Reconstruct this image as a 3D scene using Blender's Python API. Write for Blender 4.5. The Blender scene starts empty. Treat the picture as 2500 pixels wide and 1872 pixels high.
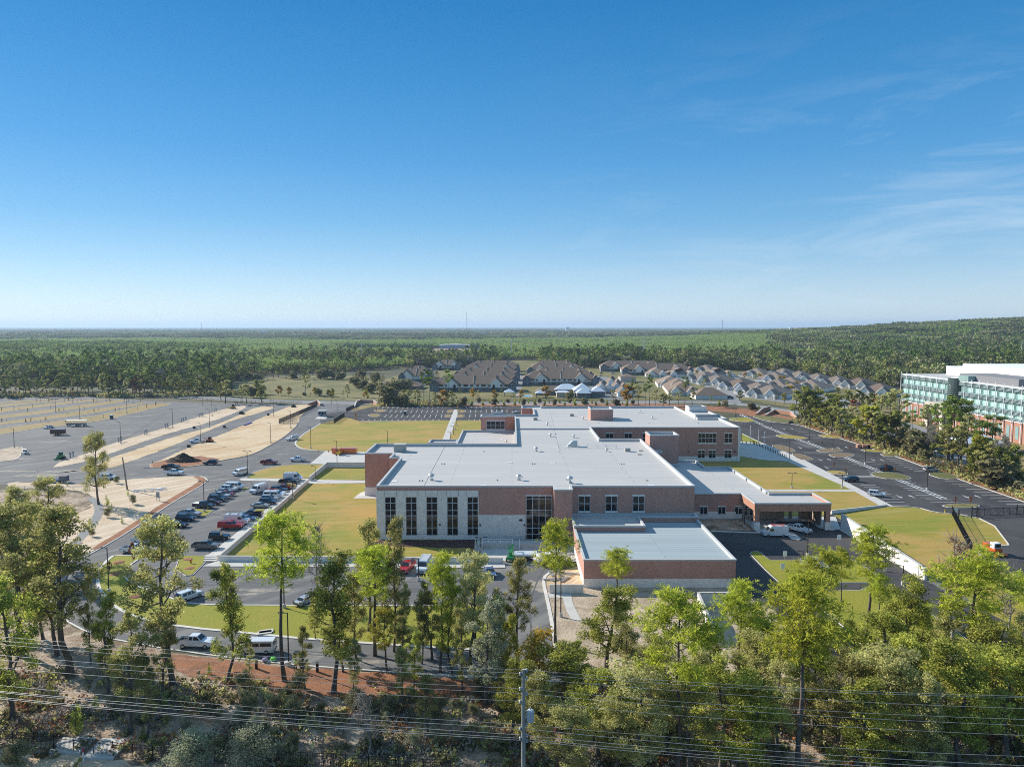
import bpy, bmesh, math, random
import numpy as np
from mathutils import Vector, Matrix
from mathutils.geometry import tessellate_polygon

S = bpy.context.scene
COL = S.collection
R = math.radians

# ------------------------------------------------------------------ camera, sky, sun, exposure
FPX, PITCH, CAMH = 1735.0, R(4.55), 50.0          # measured on the photograph's 2500 x 1872 pixels
cd = bpy.data.cameras.new('camera')
cam = bpy.data.objects.new('camera', cd)
COL.objects.link(cam)
cd.sensor_width = 36
cd.lens = 36 * FPX / 2500
cd.clip_start = 1
cd.clip_end = 60000
cam.location = (0, 0, CAMH)
cam.rotation_euler = (R(90) - PITCH, 0, 0)
S.camera = cam

SUNV = Vector((-1.6, 0.95, 1.0)).normalized()      # towards the sun: low, left, a little beyond
SUN_EL = math.asin(SUNV.z)
SUN_ROT = math.atan2(SUNV.x, SUNV.y)
w = bpy.data.worlds.new('World')
S.world = w
w.use_nodes = True
nt = w.node_tree
N, L_ = nt.nodes, nt.links
bg = N['Background']
sky = N.new('ShaderNodeTexSky')
sky.sky_type = 'NISHITA'
sky.sun_disc = False
sky.sun_elevation = SUN_EL
sky.sun_rotation = SUN_ROT
sky.altitude = 0
sky.air_density = 1.0
sky.dust_density = 0.1
sky.ozone_density = 3.0
hsv = N.new('ShaderNodeHueSaturation')
hsv.inputs['Saturation'].default_value = 1.12
L_.new(sky.outputs[0], hsv.inputs['Color'])
tc = N.new('ShaderNodeTexCoord')
sep = N.new('ShaderNodeSeparateXYZ')
L_.new(tc.outputs['Generated'], sep.inputs[0])
grade = N.new('ShaderNodeValToRGB')               # clear winter sky, pale horizon to deep blue; overhead brightened as added fill light
e_ = grade.color_ramp.elements
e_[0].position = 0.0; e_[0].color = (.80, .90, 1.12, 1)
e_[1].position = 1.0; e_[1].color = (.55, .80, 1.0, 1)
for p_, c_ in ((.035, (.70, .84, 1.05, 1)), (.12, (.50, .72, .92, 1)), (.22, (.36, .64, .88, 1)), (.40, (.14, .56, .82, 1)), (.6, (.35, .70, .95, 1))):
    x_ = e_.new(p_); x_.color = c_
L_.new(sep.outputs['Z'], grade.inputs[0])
mg = N.new('ShaderNodeMix'); mg.data_type = 'RGBA'; mg.blend_type = 'MULTIPLY'; mg.inputs['Factor'].default_value = 1
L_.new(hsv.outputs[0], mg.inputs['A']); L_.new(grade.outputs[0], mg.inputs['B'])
# thin cirrus low on the right: part of the sky, laid out by direction
mp = N.new('ShaderNodeMapping')
mp.inputs['Scale'].default_value = (1.6, 1.2, 9.0)
mp.inputs['Rotation'].default_value = (0.0, R(-14), R(8))
L_.new(tc.outputs['Generated'], mp.inputs['Vector'])
no = N.new('ShaderNodeTexNoise')
no.inputs['Scale'].default_value = 2.2
no.inputs['Detail'].default_value = 9
no.inputs['Roughness'].default_value = 0.62
no.inputs['Distortion'].default_value = 0.6
L_.new(mp.outputs[0], no.inputs['Vector'])
rmp = N.new('ShaderNodeMapRange')
rmp.inputs['From Min'].default_value = 0.47
rmp.inputs['From Max'].default_value = 0.90
L_.new(no.outputs[0], rmp.inputs['Value'])
side = N.new('ShaderNodeMapRange')
side.inputs['From Min'].default_value = -0.05
side.inputs['From Max'].default_value = 0.55
L_.new(sep.outputs['X'], side.inputs['Value'])
hi = N.new('ShaderNodeMapRange')
hi.inputs['From Min'].default_value = 0.38
hi.inputs['From Max'].default_value = 0.10
L_.new(sep.outputs['Z'], hi.inputs['Value'])
m1 = N.new('ShaderNodeMath'); m1.operation = 'MULTIPLY'
m1.use_clamp = True
L_.new(rmp.outputs[0], m1.inputs[0]); L_.new(side.outputs[0], m1.inputs[1])
m2 = N.new('ShaderNodeMath'); m2.operation = 'MULTIPLY'
L_.new(m1.outputs[0], m2.inputs[0]); L_.new(hi.outputs[0], m2.inputs[1])
mx = N.new('ShaderNodeMix'); mx.data_type = 'RGBA'
L_.new(m2.outputs[0], mx.inputs['Factor'])
ramp2 = N.new('ShaderNodeValToRGB')
e_ = ramp2.color_ramp.elements
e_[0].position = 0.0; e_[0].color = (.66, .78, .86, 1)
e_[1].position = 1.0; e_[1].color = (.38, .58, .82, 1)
for p_, c_ in ((.03, (.60, .74, .85, 1)), (.085, (.37, .60, .80, 1)), (.14, (.20, .48, .76, 1)), (.22, (.095, .37, .71, 1)), (.31, (.05, .29, .62, 1)), (.40, (.026, .225, .54, 1)), (.6, (.18, .42, .68, 1))):  # stops near the zenith lifted above a natural sky for extra fill light
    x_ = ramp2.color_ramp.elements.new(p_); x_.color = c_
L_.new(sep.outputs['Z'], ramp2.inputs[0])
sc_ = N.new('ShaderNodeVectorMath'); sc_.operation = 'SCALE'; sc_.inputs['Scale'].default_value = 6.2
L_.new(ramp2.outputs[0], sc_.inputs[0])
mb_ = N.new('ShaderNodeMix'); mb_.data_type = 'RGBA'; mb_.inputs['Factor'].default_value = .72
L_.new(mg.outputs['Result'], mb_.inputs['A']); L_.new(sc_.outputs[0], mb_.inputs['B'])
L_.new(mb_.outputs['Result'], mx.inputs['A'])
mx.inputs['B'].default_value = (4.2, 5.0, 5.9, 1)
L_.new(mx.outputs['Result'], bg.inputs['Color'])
bg.inputs['Strength'].default_value = 0.10

sl = bpy.data.lights.new('sun', 'SUN')
sl.energy = 4.6
sl.angle = R(0.5)
sl.color = (1.0, 0.94, 0.84)
so = bpy.data.objects.new('sun', sl)
COL.objects.link(so)
so.rotation_euler = SUNV.to_track_quat('Z', 'Y').to_euler()
so.location = (0, 0, 300)

S.view_settings.view_transform = 'Standard'
S.view_settings.look = 'None'
S.view_settings.gamma = 1
S.view_settings.use_curve_mapping = False
S.view_settings.exposure = 0.70
S.render.engine = 'CYCLES'
S.cycles.max_bounces = 5
S.cycles.diffuse_bounces = 3
S.cycles.glossy_bounces = 2
S.cycles.transmission_bounces = 3
S.cycles.volume_bounces = 0
S.cycles.transparent_max_bounces = 8
S.cycles.use_adaptive_sampling = False
S.cycles.adaptive_threshold = 0.02
S.cycles.volume_max_steps = 64
S.cycles.sample_clamp_indirect = 4
S.cycles.filter_width = 1.0
S.cycles.use_denoising = False
S.cycles.denoising_prefilter = 'ACCURATE'

# ------------------------------------------------------------------ helpers
def G(u, v, h=0.0):
    """a point of the 2500 x 1872 photograph -> world x, y of the spot at height h that stands there"""
    a, b = (u - 1250) / FPX, (936 - v) / FPX
    dy = math.cos(PITCH) + b * math.sin(PITCH)
    dz = b * math.cos(PITCH) - math.sin(PITCH)
    t = (h - CAMH) / dz
    return (a * t, dy * t)

def HT(u, v, Y):
    a, b = (u - 1250) / FPX, (936 - v) / FPX
    dy = math.cos(PITCH) + b * math.sin(PITCH)
    dz = b * math.cos(PITCH) - math.sin(PITCH)
    return CAMH + dz * Y / dy

def XU(u, Y, z=0):
    """world x of the photograph column u for a thing standing at distance Y"""
    return (u - 1250) / FPX * (Y * math.cos(PITCH) + (CAMH - z) * math.sin(PITCH))

def GP(pts, h=0.0):
    return [G(u, v, h) for u, v in pts]

def smooth(pts, closed=True, it=2):
    for _ in range(it):
        out = []
        n = len(pts)
        rng = range(n) if closed else range(n - 1)
        if not closed:
            out.append(pts[0])
        for i in rng:
            a, b = pts[i], pts[(i + 1) % n]
            out.append((a[0] * .75 + b[0] * .25, a[1] * .75 + b[1] * .25))
            out.append((a[0] * .25 + b[0] * .75, a[1] * .25 + b[1] * .75))
        if not closed:
            out.append(pts[-1])
        pts = out
    return pts

def area(p):
    return sum(p[i][0] * p[(i + 1) % len(p)][1] - p[(i + 1) % len(p)][0] * p[i][1] for i in range(len(p))) / 2

def offset(poly, d):
    """inset (d > 0) a counter-clockwise polygon"""
    n = len(poly)
    out = []
    for i in range(n):
        p0, p1, p2 = Vector(poly[i - 1]), Vector(poly[i]), Vector(poly[(i + 1) % n])
        e1, e2 = (p1 - p0).normalized(), (p2 - p1).normalized()
        n1, n2 = Vector((-e1.y, e1.x)), Vector((-e2.y, e2.x))
        k = 1 + n1.dot(n2)
        m = (n1 + n2) / max(k, .25)
        out.append((p1.x + m.x * d, p1.y + m.y * d))
    return out

def tag(o, label=None, cat=None, group=None, kind=None):
    if label: o['label'] = label
    if cat: o['category'] = cat
    if group: o['group'] = group
    if kind: o['kind'] = kind
    return o

class MB:
    """collects shapes and links them as ONE mesh object"""
    def __init__(s):
        s.v, s.f, s.m = [], [], []
        s.mi = 0
    def add(s, v, f):
        o = len(s.v)
        s.v += [tuple(p) for p in v]
        for q in f:
            s.f.append(tuple(i + o for i in q)); s.m.append(s.mi)
        return s
    def box(s, x0, x1, y0, y1, z0, z1):
        v = [(x0, y0, z0), (x1, y0, z0), (x1, y1, z0), (x0, y1, z0), (x0, y0, z1), (x1, y0, z1), (x1, y1, z1), (x0, y1, z1)]
        return s.add(v, [(3, 2, 1, 0), (4, 5, 6, 7), (0, 1, 5, 4), (1, 2, 6, 5), (2, 3, 7, 6), (3, 0, 4, 7)])
    def prism(s, poly, z0, z1, top=True, bottom=False):
        if area(poly) < 0: poly = poly[::-1]
        n = len(poly)
        v = [(x, y, z0) for x, y in poly] + [(x, y, z1) for x, y in poly]
        f = [(i, (i + 1) % n, n + (i + 1) % n, n + i) for i in range(n)]
        tri = tessellate_polygon([[Vector((x, y, 0)) for x, y in poly]])
        if top: f += [tuple(n + i for i in t) if _ccw(poly, t) else tuple(n + i for i in t[::-1]) for t in tri]
        if bottom: f += [tuple(t[::-1]) if _ccw(poly, t) else tuple(t) for t in tri]
        return s.add(v, f)
    def sheet(s, poly, z):
        tri = tessellate_polygon([[Vector((x, y, 0)) for x, y in poly]])
        return s.add([(x, y, z) for x, y in poly], [tuple(t) if _ccw(poly, t) else tuple(t[::-1]) for t in tri])
    def ring(s, a, b, z):
        """flat band between two polygons of equal count"""
        n = len(a)
        v = [(x, y, z) for x, y in a] + [(x, y, z) for x, y in b]
        return s.add(v, [(i, (i + 1) % n, n + (i + 1) % n, n + i) for i in range(n)])
    def walls(s, poly, z0, z1, inward=False):
        n = len(poly)
        v = [(x, y, z0) for x, y in poly] + [(x, y, z1) for x, y in poly]
        f = [(i, (i + 1) % n, n + (i + 1) % n, n + i) for i in range(n)]
        if inward: f = [q[::-1] for q in f]
        return s.add(v, f)
    def tube(s, p0, p1, r0, r1=None, n=8, caps=True):
        r1 = r0 if r1 is None else r1
        p0, p1 = Vector(p0), Vector(p1)
        d = (p1 - p0)
        if d.length < 1e-6: return s
        q = d.normalized().to_track_quat('Z', 'Y')
        v = []
        for p, r in ((p0, r0), (p1, r1)):
            for k in range(n):
                a = 2 * math.pi * k / n
                v.append(p + q @ Vector((r * math.cos(a), r * math.sin(a), 0)))
        f = [(k, (k + 1) % n, n + (k + 1) % n, n + k) for k in range(n)]
        if caps: f += [tuple(range(n))[::-1], tuple(range(n, 2 * n))]
        return s.add(v, f)
    def path(s, pts, rad, n=6):
        for i in range(len(pts) - 1):
            s.tube(pts[i], pts[i + 1], rad[i], rad[i + 1], n, caps=(i == len(pts) - 2))
        return s
    def lathe(s, prof, c=(0, 0, 0), n=12):
        v, f = [], []
        for r, z in prof:
            for k in range(n):
                a = 2 * math.pi * k / n
                v.append((c[0] + r * math.cos(a), c[1] + r * math.sin(a), c[2] + z))
        for j in range(len(prof) - 1):
            for k in range(n):
                f.append((j * n + k, j * n + (k + 1) % n, (j + 1) * n + (k + 1) % n, (j + 1) * n + k))
        f.append(tuple(range(n))[::-1]); f.append(tuple(range((len(prof) - 1) * n, len(prof) * n)))
        return s.add(v, f)
    def side(s, prof, hw, t=0.0, zb=1.0, yc=0.0):
        """a profile in x,z swept across the width; narrows by t per metre above zb"""
        n = len(prof)
        a = sum(prof[i][0] * prof[(i + 1) % n][1] - prof[(i + 1) % n][0] * prof[i][1] for i in range(n))
        if a < 0: prof = prof[::-1]
        w_ = lambda z: hw - t * max(0, z - zb)
        v = [(x, yc - w_(z), z) for x, z in prof] + [(x, yc + w_(z), z) for x, z in prof]
        f = [(i, n + i, n + (i + 1) % n, (i + 1) % n) for i in range(n)]
        f = [q[::-1] for q in f]
        tri = tessellate_polygon([[Vector((x, z, 0)) for x, z in prof]])
        pr = [(x, z) for x, z in prof]
        for t_ in tri:
            c = t_ if _ccw(pr, t_) else t_[::-1]
            f.append(tuple(c)); f.append(tuple(n + i for i in c[::-1]))
        return s.add(v, f)
    def mesh(s, name, mats, bevel=0.0, smooth_=False):
        me = bpy.data.meshes.new(name)
        me.from_pydata(s.v, [], s.f)
        mats = mats if isinstance(mats, (list, tuple)) else [mats]
        for m in mats: me.materials.append(m)
        if len(mats) > 1: me.polygons.foreach_set('material_index', s.m)
        if bevel:
            bm = bmesh.new(); bm.from_mesh(me)
            bmesh.ops.remove_doubles(bm, verts=bm.verts, dist=1e-4)
            bmesh.ops.dissolve_limit(bm, angle_limit=R(2), verts=bm.verts, edges=bm.edges)
            ed = [e for e in bm.edges if len(e.link_faces) == 2 and e.calc_face_angle(0) > R(25)]
            bmesh.ops.bevel(bm, geom=ed, offset=bevel, segments=2, affect='EDGES', clamp_overlap=True)
            bm.to_mesh(me); bm.free()
        if smooth_: me.polygons.foreach_set('use_smooth', [True] * len(me.polygons))
        me.update()
        return me
    def build(s, name, mats, parent=None, loc=None, rz=0.0, **k):
        return link(name, s.mesh(name, mats, **k), parent, loc, rz)

def _ccw(p, t):
    a, b, c = p[t[0]], p[t[1]], p[t[2]]
    return (b[0] - a[0]) * (c[1] - a[1]) - (c[0] - a[0]) * (b[1] - a[1]) > 0

def link(name, me, parent=None, loc=None, rz=0.0, sc=None):
    o = bpy.data.objects.new(name, me)
    COL.objects.link(o)
    if parent: o.parent = parent
    if loc: o.location = loc
    if rz: o.rotation_euler = (0, 0, rz)
    if sc: o.scale = sc if isinstance(sc, tuple) else (sc, sc, sc)
    return o

def thing(name, label, cat, loc=(0, 0, 0), rz=0.0, group=None):
    o = link(name, None, None, loc, rz)
    return tag(o, label, cat, group)

KIDS = {}
def dup(root, loc, rz=0.0, label=None, group=None, sc=None):
    r = root.copy(); COL.objects.link(r)
    r.location = loc; r.rotation_euler = (0, 0, rz)
    if sc: r.scale = sc if isinstance(sc, tuple) else (sc, sc, sc)
    if label: r['label'] = label
    if group: r['group'] = group
    if root not in KIDS:
        KIDS[root] = [(c, list(c.children)) for c in root.children]
    for ch, gs in KIDS[root]:
        c = ch.copy(); COL.objects.link(c); c.parent = r
        for g in gs:
            d = g.copy(); COL.objects.link(d); d.parent = c
    return r

# ------------------------------------------------------------------ materials
def newmat(name):
    m = bpy.data.materials.new(name); m.use_nodes = True
    return m, m.node_tree.nodes, m.node_tree.links, m.node_tree.nodes['Principled BSDF']

def mix(N, L, fac, a, b, mode='MIX'):
    x = N.new('ShaderNodeMix'); x.data_type = 'RGBA'; x.blend_type = mode
    for s_, v in (('Factor', fac), ('A', a), ('B', b)):
        if hasattr(v, 'is_output') or hasattr(v, 'links'): L.new(v, x.inputs[s_])
        elif s_ == 'Factor': x.inputs[s_].default_value = v
        else: x.inputs[s_].default_value = (*v, 1) if len(v) == 3 else v
    return x.outputs['Result']

def noise(N, L, vec, scale, detail=4, rough=.55, lo=.35, hi=.65, sc=(1, 1, 1), dist=0.0, rot=0.0):
    if rot:
        mr_ = N.new('ShaderNodeMapping'); mr_.inputs['Rotation'].default_value = (0, 0, -rot)
        L.new(vec, mr_.inputs['Vector']); vec = mr_.outputs[0]
    mpn = N.new('ShaderNodeMapping'); mpn.inputs['Scale'].default_value = sc
    L.new(vec, mpn.inputs['Vector'])
    n = N.new('ShaderNodeTexNoise'); n.inputs['Scale'].default_value = scale
    n.inputs['Detail'].default_value = detail; n.inputs['Roughness'].default_value = rough
    n.inputs['Distortion'].default_value = dist
    L.new(mpn.outputs[0], n.inputs['Vector'])
    r = N.new('ShaderNodeMapRange'); r.inputs['From Min'].default_value = lo; r.inputs['From Max'].default_value = hi
    L.new(n.outputs[0], r.inputs['Value'])
    return r.outputs[0]

def surf(name, base, layers=(), rough=.9, metal=0.0, spec=.3, bump=None, coord='Object'):
    """base colour with noise layers: (colour, scale, lo, hi, strength, stretch, rot)"""
    m, N, L, p = newmat(name)
    t = N.new('ShaderNodeTexCoord')
    c = base
    for ly in layers:
        col, sc, lo, hi_, st = ly[:5]
        stretch = ly[5] if len(ly) > 5 else (1, 1, 1)
        rot = ly[6] if len(ly) > 6 else 0.0
        f = noise(N, L, t.outputs[coord], sc, 5, .6, lo, hi_, stretch, .3, rot)
        mm = N.new('ShaderNodeMath'); mm.operation = 'MULTIPLY'; mm.inputs[1].default_value = st
        L.new(f, mm.inputs[0])
        c = mix(N, L, mm.outputs[0], c, col)
    if hasattr(c, 'links'): L.new(c, p.inputs['Base Color'])
    else: p.inputs['Base Color'].default_value = (*c, 1)
    p.inputs['Roughness'].default_value = rough
    p.inputs['Metallic'].default_value = metal
    p.inputs['Specular IOR Level'].default_value = spec
    if bump:
        b = N.new('ShaderNodeBump'); b.inputs['Strength'].default_value = bump[1]; b.inputs['Distance'].default_value = bump[2]
        f = noise(N, L, t.outputs[coord], bump[0], 5, .7, 0, 1)
        L.new(f, b.inputs['Height']); L.new(b.outputs[0], p.inputs['Normal'])
    return m

def plain(name, c, rough=.6, metal=0.0, spec=.4, emit=None):
    return surf(name, c, [(tuple(x * .82 for x in c), 3.0, .4, .7, .5)], rough, metal, spec)

M = {}
M['ground'] = surf('ground_soil', (.085, .078, .04), [((.05, .06, .022), .02, .4, .6, .9), ((.16, .12, .06), .15, .45, .7, .6)], bump=(1.5, .5, .3))
M['asphalt'] = surf('asphalt_worn', (.135, .132, .13), [((.105, .103, .105), .05, .4, .62, .9), ((.24, .23, .21), .12, .5, .66, .75, (.3, 2.5, 1), .9), ((.085, .083, .085), .3, .54, .7, .7, (.2, 2.5, 1), .5), ((.07, .068, .07), 1.2, .68, .72, .7, (.15, 3, 1), .2), ((.16, .157, .15), 9, .45, .7, .5), ((.42, .35, .26), .22, .62, .78, .6)], rough=.92)
M['asphalt_new'] = surf('asphalt_new', (.075, .071, .071), [((.048, .046, .049), .07, .42, .58, .9), ((.10, .096, .094), .3, .55, .75, .6, (1, 5, 1), .4), ((.066, .063, .062), 6, .5, .7, .5)], rough=.95, spec=.15)
M['asphalt_road'] = surf('asphalt_road', (.15, .148, .145), [((.12, .118, .12), .12, .4, .6, .8), ((.2, .195, .185), 4, .5, .75, .4), ((.42, .35, .26), .25, .69, .8, .5)], rough=.92)
M['asphalt_far'] = surf('asphalt_pale', (.24, .235, .23), [((.19, .19, .19), .1, .4, .6, .8)], rough=.92)
M['concrete'] = surf('concrete_pale', (.52, .49, .45), [((.42, .40, .37), .5, .4, .65, .7), ((.6, .57, .52), 5, .5, .7, .4)], rough=.85)
M['kerb'] = surf('kerb_concrete', (.62, .58, .52), [((.45, .41, .36), .8, .4, .7, .6)], rough=.85)
M['paint'] = surf('road_paint', (.55, .55, .54), [((.5, .5, .48), 3, .45, .7, .5)], rough=.7)
M['lawn'] = surf('lawn_turf', (.29, .235, .03), [((.42, .26, .07), .03, .44, .56, .95), ((.19, .22, .018), .045, .5, .62, .9, (1, 2, 1), .3), ((.38, .29, .10), .35, .5, .64, .7, (.15, 2.0, 1), .12), ((.20, .18, .03), .5, .56, .7, .7, (.1, 2.4, 1), .12), ((.15, .15, .02), 1.6, .55, .8, .5), ((.2, .17, .025), 7, .45, .65, .5)], bump=(5, .5, .15))
M['lawn_green'] = surf('lawn_green', (.24, .24, .02), [((.36, .28, .05), .25, .55, .72, .6), ((.30, .25, .03), .1, .45, .65, .7), ((.15, .175, .015), 2.5, .45, .65, .6)], bump=(5, .6, .15))
M['lawn_dry'] = surf('lawn_dry', (.27, .185, .075), [((.21, .165, .05), .06, .45, .62, .8), ((.33, .24, .11), .5, .5, .7, .6, (1, .3, 1), .5)], bump=(4, .4, .15))
M['meadow'] = surf('meadow_grass', (.19, .16, .055), [((.11, .115, .035), .02, .44, .58, .9), ((.26, .2, .09), .06, .52, .66, .7, (.4, 1, 1)), ((.08, .085, .03), .5, .55, .75, .5)], bump=(1, .6, .4))
M['sand'] = surf('bare_sand', (.56, .43, .30), [((.47, .34, .21), .05, .42, .62, .8), ((.68, .56, .43), .22, .5, .62, .8, (.25, 2.2, 1), .98), ((.30, .21, .13), .5, .57, .68, .7, (.12, 2.5, 1), .98), ((.38, .28, .18), .8, .6, .75, .6, (1, .2, 1), .4), ((.42, .33, .23), 6, .5, .75, .4)], bump=(1.2, .7, .25))
M['sand_orange'] = surf('graded_sand', (.56, .42, .26), [((.46, .30, .15), .05, .45, .6, .9), ((.64, .51, .35), .2, .5, .62, .8, (.25, 2.4, 1), .98), ((.36, .23, .12), .45, .55, .66, .75, (.12, 2.6, 1), .98), ((.40, .27, .15), 1.3, .6, .75, .5)], bump=(1.2, .7, .25))
M['dirt'] = surf('pale_dirt', (.50, .39, .28), [((.28, .21, .14), .25, .42, .62, .8), ((.50, .42, .32), 1.5, .5, .72, .5), ((.2, .15, .1), 5, .55, .8, .5)], bump=(2, .8, .25))
M['mulch'] = surf('pine_straw', (.36, .15, .07), [((.2, .09, .045), .35, .42, .6, .8), ((.38, .2, .11), 3, .5, .7, .6), ((.09, .045, .03), 9, .5, .7, .5)], bump=(6, .9, .2))
M['mulch_brown'] = surf('brown_mulch', (.24, .165, .10), [((.14, .10, .06), .8, .4, .6, .8), ((.22, .22, .07), 1.5, .55, .7, .6)], bump=(5, .8, .2))
M['mulch_dark'] = surf('dark_mulch', (.10, .045, .035), [((.06, .03, .025), 3, .4, .6, .8)], bump=(6, .9, .2))
M['litter'] = surf('woodland_litter', (.46, .34, .24), [((.16, .11, .06), .16, .40, .58, .85), ((.60, .48, .36), .35, .50, .62, .8), ((.36, .16, .08), .22, .56, .7, .6), ((.12, .09, .05), 2.2, .5, .68, .7)], bump=(3, 1.0, .35))
M['roof'] = None
M['coping'] = surf('coping_metal', (.50, .50, .48), [((.42, .42, .41), 2, .4, .7, .4)], rough=.5, spec=.5)
M['stone'] = surf('cast_stone', (.82, .76, .69), [((.62, .57, .53), 1.0, .4, .65, .6), ((.7, .65, .61), 6, .5, .7, .4)], rough=.85)
M['frame'] = plain('window_frame_metal', (.52, .55, .56), .4)
M['white'] = surf('white_paint', (.78, .78, .77), [((.68, .68, .66), 2, .5, .8, .4)], rough=.6)
M['black'] = plain('black_metal', (.015, .015, .016), .5)
M['darkgrey'] = plain('dark_grey', (.06, .06, .065), .6)
M['galv'] = surf('galvanised_metal', (.55, .56, .56), [((.4, .41, .42), 5, .4, .7, .5)], rough=.35, metal=.6)
M['steel'] = plain('grey_steel', (.35, .36, .37), .45)
M['tyre'] = plain('rubber', (.018, .018, .018), .85)
M['rim'] = plain('alloy', (.42, .43, .44), .3, .6)
M['lamp'] = plain('headlight_glass', (.7, .72, .75), .15)
M['tail'] = plain('tail_light', (.35, .01, .01), .25)
M['wood'] = surf('weathered_wood', (.27, .22, .17), [((.16, .13, .1), 3, .4, .65, .7, (1, 1, .1))], rough=.9)
M['bark'] = surf('tree_bark', (.14, .115, .095), [((.07, .058, .048), 2.5, .4, .6, .8, (1, 1, .25)), ((.23, .2, .17), 1.5, .55, .75, .5)], rough=.95)
M['bark_pale'] = surf('pale_bark', (.30, .28, .25), [((.17, .15, .13), 2.5, .4, .6, .8, (1, 1, .3))], rough=.95)

def glassy(name, c=(.012, .014, .016), rough=.04, spec=.9):
    m, N, L, p = newmat(name)
    p.inputs['Base Color'].default_value = (*c, 1)
    p.inputs['Roughness'].default_value = rough
    p.inputs['Specular IOR Level'].default_value = spec
    t = N.new('ShaderNodeTexCoord'); b = N.new('ShaderNodeBump')
    b.inputs['Strength'].default_value = .05; b.inputs['Distance'].default_value = .5
    L.new(noise(N, L, t.outputs['Object'], .35, 2, .4, 0, 1), b.inputs['Height']); L.new(b.outputs[0], p.inputs['Normal'])
    return m
M['glass'] = glassy('window_glass', (.006, .007, .009), .05, .38)
M['carglass'] = glassy('car_glass', (.015, .02, .025), .05, .7)

def brick(name, a, b, mortar, sc=1.0, streak=.5):
    m, N, L, p = newmat(name)
    t = N.new('ShaderNodeTexCoord'); s_ = N.new('ShaderNodeSeparateXYZ'); L.new(t.outputs['Object'], s_.inputs[0])
    ad = N.new('ShaderNodeMath'); ad.operation = 'ADD'; L.new(s_.outputs['X'], ad.inputs[0]); L.new(s_.outputs['Y'], ad.inputs[1])
    cb = N.new('ShaderNodeCombineXYZ'); L.new(ad.outputs[0], cb.inputs['X']); L.new(s_.outputs['Z'], cb.inputs['Y'])
    br = N.new('ShaderNodeTexBrick'); br.inputs['Scale'].default_value = sc
    br.inputs['Color1'].default_value = (*a, 1); br.inputs['Color2'].default_value = (*b, 1); br.inputs['Mortar'].default_value = (*mortar, 1)
    br.inputs['Brick Width'].default_value = .4; br.inputs['Row Height'].default_value = .2; br.inputs['Mortar Size'].default_value = .02
    L.new(cb.outputs[0], br.inputs['Vector'])
    f = noise(N, L, t.outputs['Object'], .8, 5, .65, .4, .7, (1, 1, .35))
    mm = N.new('ShaderNodeMath'); mm.operation = 'MULTIPLY'; mm.inputs[1].default_value = streak; L.new(f, mm.inputs[0])
    c = mix(N, L, mm.outputs[0], br.outputs[0], tuple(x * .72 for x in a))
    f2 = noise(N, L, t.outputs['Object'], 2.5, 5, .7, .55, .8)
    mm2 = N.new('ShaderNodeMath'); mm2.operation = 'MULTIPLY'; mm2.inputs[1].default_value = .35; L.new(f2, mm2.inputs[0])
    c = mix(N, L, mm2.outputs[0], c, tuple(min(1, x * 1.35 + .04) for x in a))
    L.new(c, p.inputs['Base Color']); p.inputs['Roughness'].default_value = .9; p.inputs['Specular IOR Level'].default_value = .2
    return m
M['brick'] = brick('red_brick', (.52, .265, .205), (.44, .22, .17), (.48, .35, .29))
M['brick_orange'] = brick('orange_brick', (.47, .22, .14), (.40, .18, .115), (.44, .31, .24))

def membrane(name, a, b, seam, w_=3.0):
    m, N, L, p = newmat(name)
    t = N.new('ShaderNodeTexCoord')
    br = N.new('ShaderNodeTexBrick'); br.inputs['Scale'].default_value = 1
    br.offset = .5
    br.inputs['Color1'].default_value = (*a, 1); br.inputs['Color2'].default_value = (*b, 1); br.inputs['Mortar'].default_value = (*seam, 1)
    br.inputs['Brick Width'].default_value = 30; br.inputs['Row Height'].default_value = w_; br.inputs['Mortar Size'].default_value = .09
    L.new(t.outputs['Object'], br.inputs['Vector'])
    f = noise(N, L, t.outputs['Object'], .06, 4, .6, .4, .65, (1, 3, 1))
    mm = N.new('ShaderNodeMath'); mm.operation = 'MULTIPLY'; mm.inputs[1].default_value = .5; L.new(f, mm.inputs[0])
    c = mix(N, L, mm.outputs[0], br.outputs[0], tuple(x * .86 for x in a))
    f2 = noise(N, L, t.outputs['Object'], .9, 5, .7, .6, .85)
    mm2 = N.new('ShaderNodeMath'); mm2.operation = 'MULTIPLY'; mm2.inputs[1].default_value = .35; L.new(f2, mm2.inputs[0])
    c = mix(N, L, mm2.outputs[0], c, tuple(x * .75 for x in seam))
    L.new(c, p.inputs['Base Color']); p.inputs['Roughness'].default_value = .75; p.inputs['Specular IOR Level'].default_value = .3
    return m
M['roof'] = membrane('roof_membrane', (.48, .46, .435), (.445, .427, .405), (.27, .265, .26))
M['parapet'] = surf('parapet_membrane', (.46, .47, .48), [((.4, .41, .42), 1.5, .4, .7, .5)], rough=.8)
M['roof_annex'] = membrane('annex_roof', (.36, .41, .42), (.30, .35, .365), (.22, .26, .28), 1.4) if True else surf('annex_roof_panels', (.34, .40, .40), [((.24, .31, .32), .45, .46, .54, .9, (1.4, .3, 1)), ((.46, .52, .52), .7, .52, .6, .8, (1.3, .25, 1), .3), ((.2, .26, .27), 2.5, .6, .8, .4, (3, .3, 1))], rough=.8)

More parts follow.
